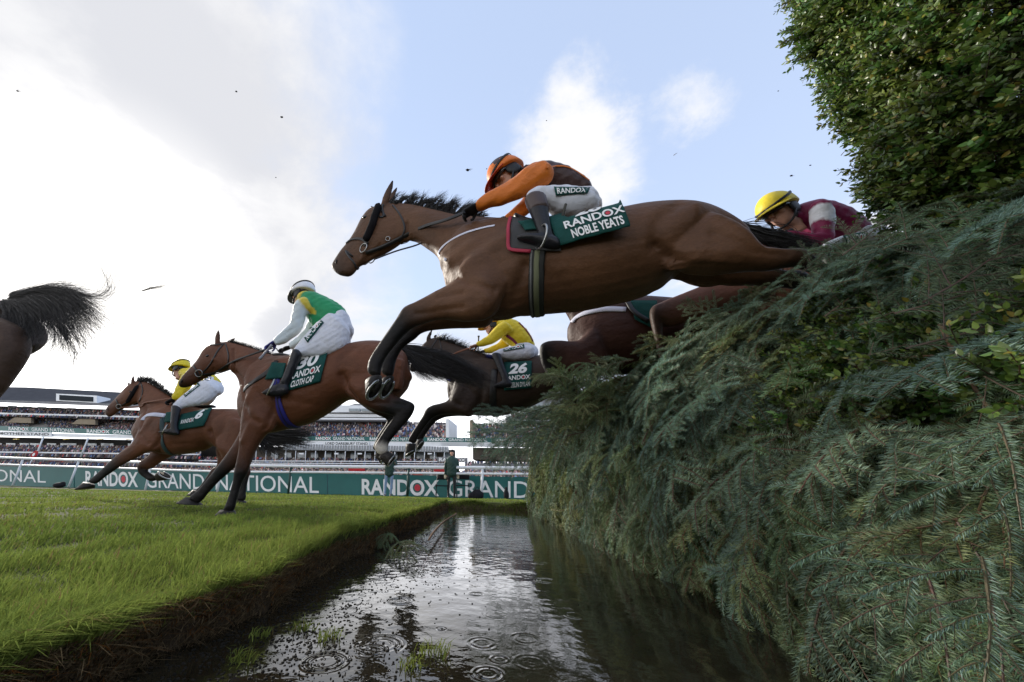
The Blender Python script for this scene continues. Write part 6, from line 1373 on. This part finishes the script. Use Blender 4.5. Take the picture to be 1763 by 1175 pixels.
def rider(S, label, spec, vox=.009, wk=1.0):
    o0 = S.pt(*spec['origin']); root = empty('person', o0, label, 'jockey')
    fr = head_frame(S, *spec['head']); hs = spec.get('hs', 1.0)
    bl_ = spec.get('boot_lat', .3)+.095
    if 'boot' in spec: spec['boot_lat'] = bl_
    for k, sg in (('thigh', 1), ('thigh_off', -1)):        # thighs open outwards to clasp the saddle
        if k in spec:
            n_ = len(spec[k]); spec[k] = [tuple(q[:5])+((spec.get('toc', (.60, .60, .62)) if sg < 0 else (.62, .63, .68)), sg*(.14+(bl_-.03-.14)*i/(n_-1))) for i, q in enumerate(spec[k])]
    # one continuous body under the clothes
    mb = MB(); head_shape(mb, fr, hs)
    def inner(secs, lat): return loft(mb, S, secs, lat, wk=wk, sub=4, k=14, shr=.72)
    inner(spec['torso'], 0)
    n0 = S.pt((spec['torso'][-1][0]+spec['torso'][-1][2])/2, (spec['torso'][-1][1]+spec['torso'][-1][3])/2, 0); nk = fr[0]+fr[3]*-.13*hs-fr[1]*.02
    mb.tube([list(n0), list((n0+nk)/2), list(nk), list(fr[0]-fr[3]*.05*hs)], .052*hs, 12, 3)
    for k in ('arm', 'arm_off', 'thigh', 'thigh_off'):
        if k in spec: inner(spec[k], spec[k+'_lat'])
    inner(spec['pelvis'], 0)
    if 'boot' in spec: inner(spec['boot'], spec['boot_lat'])
    V, F = remesh(mb, .0065 if spec.get('face') else .009, 2); mesh_obj('body', V, F, SKIN, root)
    # clothes
    jl = [(spec['torso'], 0, spec['jc']), (spec['arm'], spec['arm_lat'], spec['sc'])]+([(spec['arm_off'], spec['arm_off_lat'], spec['sc'])] if 'arm_off' in spec else [])
    if spec.get('collar', True):
        jl.append(([tuple(spec['torso'][-1][:5])], 0, spec['jc'])) if False else None
    jk, JB = garment('jacket', S, root, jl, cloth_mat('silks', .52), vox, 4, wk, spec.get('wr', .003), extra=[([list(n0+(n0-nk)*.15), list(n0*.5+nk*.5), list(n0*.22+nk*.78)], .066*hs, spec['torso'][-1][5] if len(spec['torso'][-1]) > 5 else spec['jc'])])
    bl = [(spec['pelvis'], 0, (.62, .63, .68)), (spec['thigh'], spec['thigh_lat'], (.62, .63, .68))]+([(spec['thigh_off'], spec['thigh_off_lat'], spec.get('toc', (.60, .60, .62)))] if 'thigh_off' in spec else [])
    br, BB = garment('breeches', S, root, bl, cloth_mat('breeches', .6), vox, 4, wk, .0022, 46)
    if 'boot' in spec:
        for lat, k in ((spec['boot_lat'], 'boot'), (-spec['boot_lat'], 'boot')):
            if lat < 0 and not spec.get('both_boots', True): continue
            mb = MB(); loft(mb, S, spec['boot'], lat, k=14); loft(mb, S, spec['foot'], lat, k=14); V, F = remesh(mb, vox*.8, 3); mesh_obj('boot', V, F, BOOT, root)
            if 'boot_top' in spec: mb = MB(); loft(mb, S, spec['boot_top'], lat, k=16, grow=.004); V, F = remesh(mb, vox*.8, 2); mesh_obj('boot_top', V, F, spec['boot_top_mat'], root)
    for wr, d, lat, m in spec['hands']:
        w = S.pt(*wr, lat); t = S.pt(*d, lat); f = (t-w).normalized(); mb = hand_shape(w-f*.01, f, Vector((0, 0, 1))-f*f.z, S.n*(-1 if lat > 0 else 1), spec.get('hand_s', 1.0), 1.0)
        V, F = remesh(mb, .0055, 1); mesh_obj('hand' if m is SKIN else 'glove', V, F, m, root)
    helmet(fr, root, spec['cap'], (spec.get('peakm', spec['cap']), BLKM), hs, spec.get('cap2'))
    goggles(fr, root, GOG, spec.get('gframe', BLKM), spec.get('gz', .005), hs)
    return root, JB, BB, fr
def capm(n, c): return M('cap_'+n, c, .5, .35, var=.06, vscale=14, bump=.3, bscale=30)
WH = (.66, .67, .70)
# ---- rider in orange and brown
J1, JB1, BB1, fr1 = rider(SM, 'jockey crouched low in orange and brown silks and matching cap on the leaping bay', dict(origin=(985, 345), head=(873, 305, .02, 36, 10), hs=1.05,
  torso=[(1027,328,1010,348,.11),(1018,311,1000,352,.15),(990,293,982,354,.165),(962,280,952,350,.175),(938,278,926,336,.17),(916,285,910,314,.12)], jc=(.050, .026, .024), sc=(.62, .16, .014),
  arm=[(935,279,948,318,.072,(.62,.16,.014)),(912,284,926,327,.068),(886,304,902,340,.056),(862,320,876,351,.05),(842,330,852,357,.045),(826,341,833,363,.04),(819,349,825,364,.036)], arm_lat=.19,
  arm_off=[(935,290,945,325,.065),(912,325,930,350,.056),(894,348,908,370,.05),(880,362,890,380,.042),(868,372,875,386,.036)], arm_off_lat=-.2,
  pelvis=[(1031,337,1030,366,.11),(1020,323,1016,378,.165),(995,322,990,380,.17)], thigh=[(1024,332,1018,378,.095),(990,321,982,381,.095),(955,320,952,372,.086),(925,323,940,361,.077),(906,332,924,358,.064),(902,344,914,362,.052)], thigh_lat=.15,
  thigh_off=[(1020,335,1015,375,.09),(985,326,978,378,.088),(950,324,948,368,.08),(925,328,935,360,.07)], thigh_off_lat=-.15,
  boot=[(905,348,940,342,.058),(911,365,944,358,.052),(919,385,947,378,.046),(925,400,951,398,.043),(930,410,956,412,.041)], foot=[(958,408,961,430,.034),(942,402,946,430,.041),(918,402,921,425,.043),(902,403,905,420,.040),(890,406,892,414,.030)], boot_lat=.215,
  boot_top=[(904,347,940,341,.060),(909,358,943,352,.058),(913,366,945,360,.054)], boot_top_mat=M('boot_top_brown', (.075, .050, .048), .4, .4),
  hands=[((823,355),(808,364),.18,GLOVE),((872,378),(858,386),-.2,GLOVE)], cap=capm('orange', (.70, .17, .015)), cap2=capm('brown', (.05, .026, .024)), peakm=capm('red', (.50, .05, .02)), face=True), .0085)
patch('sponsor_strip', BB1, SM, J1, [(953,324),(1016,325),(1010,334),(957,338)], [('RANDOX', .06, .15, .92, .85, .025, 0, 0)])
mb = MB(); surf_strap(mb, JB1, SM, [(940,290),(958,287),(978,289),(998,300),(1014,312)], .013, .003, .004, both=False); mb.build('braid', M('braid_orange', (.62, .16, .014), .6), J1)
mb = MB(); mb.tube([list(SM.pt(*q)) for q in ((974,352,.27),(968,372,.27),(955,396,.27),(930,428,.28))], [.008,.007,.006,.004], 7, 4); tag(mb.build('riding_whip', M('whip_dark', (.05, .045, .03), .6)), 'thin dark whip beside the white breeches of the leading jockey', 'whip')
# ---- rider in green with white sleeves
J2, JB2, BB2, fr2 = rider(S30, 'jockey in green silks with yellow shoulders and pale sleeves, white cap', dict(origin=(575, 570), head=(521, 508, .0, 12, -28), hs=1.08,
  torso=[(600,545,568,580,.13,(.015,.27,.10)),(592,530,552,574,.155,(.015,.27,.10)),(572,517,534,558,.175,(.015,.27,.10)),(552,509,524,538,.18,(.02,.26,.10)),(538,507,517,528,.16,(.62,.46,.02)),(528,508,514,521,.10,(.62,.46,.02))], jc=(.015, .27, .10), sc=(.52, .58, .60),
  arm=[(522,511,536,536,.075,(.60,.47,.05)),(508,521,529,541,.070),(502,540,524,556,.058),(499,556,519,570,.052),(487,568,505,582,.046),(476,579,490,592,.039),(472,584,480,596,.035)], arm_lat=.19,
  arm_off=[(536,535,545,565,.06),(526,563,540,578,.055),(513,579,526,593,.048),(498,590,505,603,.040)], arm_off_lat=-.2,
  pelvis=[(604,555,600,580,.11),(595,534,592,600,.165),(572,540,572,605,.16)], thigh=[(566,540,604,575,.1),(545,556,592,602,.1),(529,573,562,614,.086),(513,592,538,614,.066),(506,601,520,614,.053)], thigh_lat=.14,
  thigh_off=[(575,555,604,578,.1),(566,582,602,600,.095),(552,600,578,616,.075),(540,606,556,624,.058)], thigh_off_lat=-.15, toc=(.42, .39, .35),
  boot=[(503,603,521,612,.054),(496,624,512,632,.05),(488,645,504,650,.044),(482,658,497,664,.041)], foot=[(493,660,494,679,.034),(481,660,483,683,.041),(466,667,467,684,.042),(454,674,455,681,.031)], boot_lat=.22,
  hands=[((474,589),(463,597),.18,M('glove_blue', (.05, .05, .22), .6)),((499,598),(484,604),-.2,GLOVE)], cap=capm('white', (.72, .72, .74)), peakm=M('peak_dark', (.10, .10, .10), .5), face=True), .0105, 1.0)
patch('sponsor_strip', BB2, S30, J2, [(527,590),(558,553),(549,549),(520,583)][::-1] if False else [(522,580),(549,549),(558,556),(530,591)], [('RANDOX', .05, .2, .95, .85, .025, 0, 1)])
mb = MB(); mb.tube([list(S30.pt(*q)) for q in ((468,594,.24),(458,606,.25),(447,619,.26))], [.011,.010,.016], 8, 4); tag(mb.build('riding_whip', M('whip_grey', (.25, .25, .28), .5)), 'grey whip held in the blue glove of the white-capped jockey', 'whip')
# ---- rider in yellow ahead
J3, JB3, BB3, fr3 = rider(S6, 'jockey in yellow silks and yellow cap on the horse galloping ahead', dict(origin=(355, 670), head=(310, 634, 0, 10, -12), hs=1.05,
  torso=[(378,654,360,674,.12),(368,645,350,670,.15),(350,638,338,666,.17),(334,634,325,660,.17),(322,635,314,650,.12)], jc=(.66, .52, .02), sc=(.66, .52, .02),
  arm=[(318,638,334,656,.07),(311,650,327,666,.06),(305,662,319,674,.052),(300,674,311,686,.044),(296,682,304,690,.036)], arm_lat=.19,
  arm_off=[(322,645,334,660,.06),(312,664,322,676,.05),(303,680,310,688,.038)], arm_off_lat=-.2,
  pelvis=[(380,660,375,680,.11),(370,646,366,686,.155),(352,650,352,686,.15)], thigh=[(354,652,378,674,.1),(336,664,362,690,.095),(319,677,342,699,.08),(303,691,320,703,.062),(297,698,308,707,.05)], thigh_lat=.14,
  thigh_off=[(360,662,376,680,.095),(346,678,362,697,.085),(332,690,344,703,.065)], thigh_off_lat=-.15,
  boot=[(295,699,312,705,.054),(294,715,309,718,.05),(293,728,307,732,.044),(294,738,308,742,.041)], foot=[(306,739,307,750,.034),(296,737,297,750,.041),(284,740,285,748,.039),(275,742,276,747,.029)], boot_lat=.22,
  hands=[((299,687),(292,691),.18,GLOVE),((305,686),(297,690),-.2,GLOVE)], cap=capm('yellow', (.74, .58, .03)), face=True), .013)
patch('sponsor_strip', BB3, S6, J3, [(316,678),(341,659),(345,664),(319,684)], [('RANDOX', .05, .15, .95, .85, .025, 0, 0)])
# ---- rider in yellow with claret seams
J4, JB4, BB4, fr4 = rider(S26, 'jockey in yellow silks with claret braces, orange and yellow cap, holding an upright whip', dict(origin=(890, 600), head=(846, 561, .02, 14, 8), hs=1.0,
  torso=[(921,592,898,600,.12),(913,575,884,597,.155),(898,558,868,590,.175),(882,551,858,576,.175),(867,552,853,566,.11)], jc=(.66, .50, .02), sc=(.66, .50, .02),
  arm=[(866,554,882,572,.07),(856,560,872,575,.064),(846,571,861,585,.055),(838,579,850,591,.048),(828,586,836,596,.041),(820,590,826,598,.035)], arm_lat=.19,
  arm_off=[(872,570,882,590,.06),(858,590,868,604,.052),(842,598,850,608,.042),(833,601,838,609,.036)], arm_off_lat=-.2,
  pelvis=[(923,597,920,618,.11),(910,590,907,622,.16),(892,592,890,622,.15)], thigh=[(918,596,912,621,.1),(887,596,882,622,.092),(863,601,863,619,.072),(847,608,857,621,.056)], thigh_lat=.14,
  thigh_off=[(915,598,905,621,.09),(885,598,880,621,.085),(862,603,862,618,.07)], thigh_off_lat=-.15,
  boot=[(846,613,862,610,.055),(855,632,868,628,.048),(862,648,874,645,.043),(866,660,878,656,.041)], foot=[(878,655,879,667,.034),(868,655,869,668,.041),(858,659,858,668,.037),(851,663,852,667,.028)], boot_lat=.21,
  hands=[((823,594),(814,597),.18,SKIN),((835,605),(826,607),-.2,GLOVE)], cap=capm('amber', (.72, .38, .02)), face=True, gz=.028), .012)
patch('sponsor_strip', BB4, S26, J4, [(866,598),(902,593),(903,600),(867,606)], [('RANDOX', .05, .15, .95, .85, .025, 0, 1)])
mb = MB()
surf_strap(mb, JB4, S26, [(893,556),(903,566),(912,578),(917,588)], .03, .003, .005, both=False); surf_strap(mb, JB4, S26, [(872,578),(880,583),(888,590),(893,597)], .04, .003, .005, both=False); mb.build('claret_band', M('claret', (.17, .012, .05), .6), J4)
mb = MB(); mb.tube([list(S26.pt(*q)) for q in ((823,607,.2),(823.5,595,.2),(824,582,.2),(824,579,.2))], [.008,.009,.010,.018], 8, 4); tag(mb.build('riding_whip', M('whip_dark', (.05, .045, .03), .6)), 'upright whip in the fist of the yellow-clad jockey on number 26', 'whip')
# ---- rider in maroon beyond the fence top
J5, JB5, BB5, fr5 = rider(S7, 'jockey in maroon silks with white armband and yellow cap leaning above the fence', dict(origin=(1450, 400), head=(1340, 364, .06, 22, 26), hs=1.06,
  torso=[(1497,386,1480,418,.13),(1482,373,1458,424,.16),(1452,357,1430,426,.185),(1425,347,1405,420,.19),(1400,343,1388,410,.18),(1376,349,1366,392,.12)], jc=(.20, .011, .060), sc=(.20, .011, .060),
  arm=[(1396,352,1430,362,.075),(1393,366,1437,371,.070,(.70,.70,.72)),(1395,378,1437,388,.066,(.70,.70,.72)),(1398,392,1436,400,.062,(.20,.011,.060)),(1404,406,1430,418,.058),(1386,404,1398,421,.05),(1366,399,1372,415,.043),(1351,395,1354,408,.037)], arm_lat=.2,
  arm_off=[(1385,365,1400,395,.065),(1365,385,1375,405,.055),(1348,392,1354,406,.045)], arm_off_lat=-.16,
  pelvis=[(1522,395,1512,430,.11),(1505,386,1495,438,.16),(1475,388,1468,438,.16)], thigh=[(1500,394,1488,438,.1),(1455,402,1452,438,.09),(1425,412,1430,442,.072),(1408,424,1424,446,.06)], thigh_lat=.15,
  boot=[(1406,430,1426,440,.056),(1412,455,1428,460,.05),(1418,478,1432,480,.044),(1420,492,1436,494,.041)], foot=[(1436,492,1437,506,.034),(1424,490,1425,506,.041),(1408,494,1409,506,.04),(1396,498,1397,504,.03)], boot_lat=.22,
  hands=[((1353,402),(1342,406),.19,GLOVE),((1349,399),(1339,402),-.16,GLOVE)], cap=capm('yellow', (.74, .58, .03)), gframe=M('frame_white', (.7, .68, .6), .4), face=True), .011)
patch('sponsor_strip', BB5, S7, J5, [(1450,408),(1492,400),(1490,414),(1456,420)], [('RANDOX', .05, .15, .95, .85, .025, 0, 1)])
G, NN = drape(JB5, S7, [(1366,360),(1374,362),(1372,381),(1365,379)], 4, 6, .006, 1); o = cloth_obj('collar_strip', G, NN, M('neck_grey', (.06, .065, .07), .7), J5, .003)

# ------------------------------------------------------------------ stewards standing at the rail
def steward(base, label, jac, trou, hat, facing, hands_up=False, gl=None):
    class SS(Sag):
        def __init__(s, P, n): s.P = Vector(P); s.n = Vector(n).normalized(); s.h = s.n.cross(Vector((0, 0, 1)))
        def pt(s, a, b, lat=0.0): return s.P+s.h*a+Vector((0, 0, b))+s.n*lat
    S = SS(base, facing); root = empty('person', base, label, 'steward'); hx = -1
    leg = lambda sx: [(sx*.03,.90,sx*.19,.90,.10),(sx*.04,.72,sx*.18,.72,.085),(sx*.06,.48,sx*.17,.48,.06),(sx*.07,.30,sx*.165,.30,.055),(sx*.08,.08,sx*.15,.08,.045)]
    tor = [(-.20,.82,.20,.82,.13),(-.20,1.0,.20,1.0,.14),(-.21,1.2,.21,1.2,.15),(-.23,1.36,.23,1.36,.13),(-.17,1.45,.17,1.45,.09),(-.07,1.51,.07,1.51,.06)]
    def arm(sx): return [(sx*.19,1.42,sx*.26,1.38,.06),(sx*.20,1.25,sx*.29,1.25,.055),(sx*.22,1.1,sx*.30,1.1,.05),(sx*.22,.95,sx*.29,.93,.045),(sx*.22,.84,sx*.28,.83,.038)] if not (hands_up) else [(sx*.19,1.42,sx*.26,1.38,.06),(sx*.20,1.25,sx*.29,1.25,.055,None,.02),(sx*.19,1.22,sx*.27,1.2,.05,None,.12),(sx*.12,1.36,sx*.18,1.32,.042,None,.16),(sx*.07,1.47,sx*.12,1.45,.036,None,.15)]
    fr = (S.pt(0, 1.63), S.n, S.h*-1, Vector((0, 0, 1)))
    mb = MB(); head_shape(mb, fr, .95)
    for secs in (tor, arm(-1), arm(1), leg(-1), leg(1)): loft(mb, S, secs, 0, wk=.88, k=12, sub=3)
    V, F = remesh(mb, .013, 2); mesh_obj('body', V, F, SKIN, root)
    garment('jacket', S, root, [(tor, 0, jac), (arm(-1), 0, jac), (arm(1), 0, jac)], cloth_mat('silks'), .018, 3, 1.32, .006, 22)
    garment('trousers', S, root, [(leg(-1), 0, trou), (leg(1), 0, trou), ([(-.16,.82,.16,.82,.11),(-.165,.94,.165,.94,.115)], 0, trou)], cloth_mat('breeches'), .018, 3, 1.25, .006, 22)
    for sx in (-1, 1):
        mb = MB(); loft(mb, S, [(sx*.07,.10,sx*.16,.10,.06),(sx*.07,.03,sx*.16,.03,.07)], .0, k=12); mb.ell(S.pt(sx*.115, .045, .09), S.h*.045, S.n*.12, Vector((0, 0, .045))); mb.build('shoe', BLKM, root)
        w = S.pt(sx*(.25 if not hands_up else .09), .84 if not hands_up else 1.46, .0 if not hands_up else .16); d = Vector((0, 0, -1)) if not hands_up else (S.n*.2+Vector((0, 0, 1))-S.h*sx*.4)
        m2 = hand_shape(w, d, S.n, S.h*-sx, 1.1, .5); V, F = remesh(m2, .007, 1); mesh_obj('glove' if gl else 'hand', V, F, gl or SKIN, root)
    if hat:
        c, f, l, u = fr; mb = MB(); mb.ell(c+u*.068-f*.008, f*.104, l*.088, u*.080, 18, 10); mb.build('hat', hat, root)
    else:
        c, f, l, u = fr; mb = MB(); mb.ell(c+u*.045-f*.02, f*.098, l*.085, u*.09, 18, 10); mb.build('hair', M('hair_dark', (.03, .022, .016), .7), root)
_dj = (.020, .050, .038)
b = rpt(777, 858.5); steward((b.x, b.y, b.z), 'steward facing the course in dark green jacket, black trousers, woolly hat and pale gloves', _dj, (.018, .018, .018), M('wool_hat', (.02, .02, .022), .9), (.1, -1, 0), False, M('glove_cream', (.55, .48, .34), .7))
b = rpt(667, 856.5); steward((b.x, b.y, b.z), 'steward in blue jeans and dark green jacket raising a camera beside the dark rail post', _dj, (.20, .29, .42), None, (.3, -1, 0), True)
# ------------------------------------------------------------------ turf and twigs thrown up by the hooves
def clod(px, py, Yd, r, label, grassy=False):
    p = on_plane(px, py, (0, Yd, 0), (0, 1, 0)); rr = random.Random(int(px*7+py)); e = MB(); k = 8; R = []
    for i in range(6):
        t = pi*(.05+.9*i/5); R.append([list(p+Vector((1.4*r*sin(t)*cos(2*pi*j/k)*rr.uniform(.6, 1.3), r*sin(t)*sin(2*pi*j/k)*rr.uniform(.6, 1.3), .7*r*cos(t)*rr.uniform(.8, 1.3)))) for j in range(k)])
    e.rings(R)
    if grassy:
        for i in range(9): d = Vector((rr.uniform(.3, 1.2), rr.uniform(-.5, .5), rr.uniform(-.25, .45)))*r*3.4; e.tube([list(p), list(p+d*.5+Vector((0, 0, r*.2))), list(p+d)], [r*.16, r*.12, r*.03], 4, 2)
    tag(e.build('turf_clod', M('clod_soil', (.022, .017, .012), .95, .1, var=.5, vscale=90, bump=1.0, bscale=120)), label, 'turf clod', 'turf clods flying in the sky')
for a in ((805, 293, 2.3, .012, 'large flying turf clod with grass blades in front of the orange cap', True), (407, 158, 2.4, .010, 'round flying clod high above the left cloud bank', False), (485, 202, 2.4, .011, 'dark flying clod below and right of the round one', False), (30, 157, 2.2, .009, 'flying clod with a grass blade near the upper left edge', True),
          (1362, 303, 2.6, .008, 'flying clod with crossed grass stems above the maroon jockey', True), (1395, 285, 2.6, .006, 'tiny flying clod right of the crossed stems', False), (838, 291, 2.3, .005, 'tiny flying clod just left of the orange cap', False), (475, 306, 2.4, .005, 'tiny flying clod in the middle of the grey cloud', False), (941, 208, 2.5, .005, 'tiny flying clod in front of the white cumulus cloud', False),
          (1340, 157, 2.5, .005, 'tiny flying clod high in the blue beside the hedge', False)): clod(*a)
for p0, p1, lab in (((1462,338),(1490,322),'loose twig flying just left of the hedge edge'),((1448,268),(1458,258),'short loose stem flying beside the hedge'),((1160,268),(1166,264),'tiny stem flying above the croup of the leader')):
    a, b = on_plane(*p0, (0, 2.0, 0), (0, 1, 0)), on_plane(*p1, (0, 2.02, 0), (0, 1, 0)); mb = MB(); mb.tube([list(a), list((a+b)/2+Vector((0, 0, .003))), list(b)], [.0022, .002, .001], 5, 3); tag(mb.build('flying_twig', M('spruce_bark', (.17, .095, .055))), lab, 'twig', 'twigs thrown into the air')
# fallen spruce bough on the bank
fb = None
for px, py, dx_, dy_, s in ((668, 912, 610, 892, .62), (690, 935, 740, 922, .6), (672, 922, 640, 900, .5)):
    d = ray(px, py); p = CAMP+d*((-.03-H)/d.z); d2 = ray(dx_, dy_); q = CAMP+d2*((.10-H)/d2.z) if d2.z < 0 else p
    o = bpy.data.objects.new('spruce_bough', BM[4]); COL.objects.link(o); o.location = p; o.rotation_euler = frame_euler(q-p, (0, -.5, .8)); o.scale = (s, s, s)
    tag(o, {610: 'broken spruce bough on the turf lip pointing left', 740: 'broken spruce bough lying in the water at the bank', 640: 'short broken spruce bough between the other two on the bank'}[dx_], 'spruce bough', 'broken spruce boughs on the bank')
mb = MB(); P = []
for px, py in ((785, 885), (765, 898), (748, 915), (738, 930)): d = ray(px, py); P.append(list(CAMP+d*((WZ+.05-H)/d.z)))
mb.tube(P, [.010, .009, .008, .006], 6, 4); tag(mb.build('dead_branch', M('spruce_bark', (.17, .095, .055))), 'bare pale stick leaning from the bank into the water', 'branch')
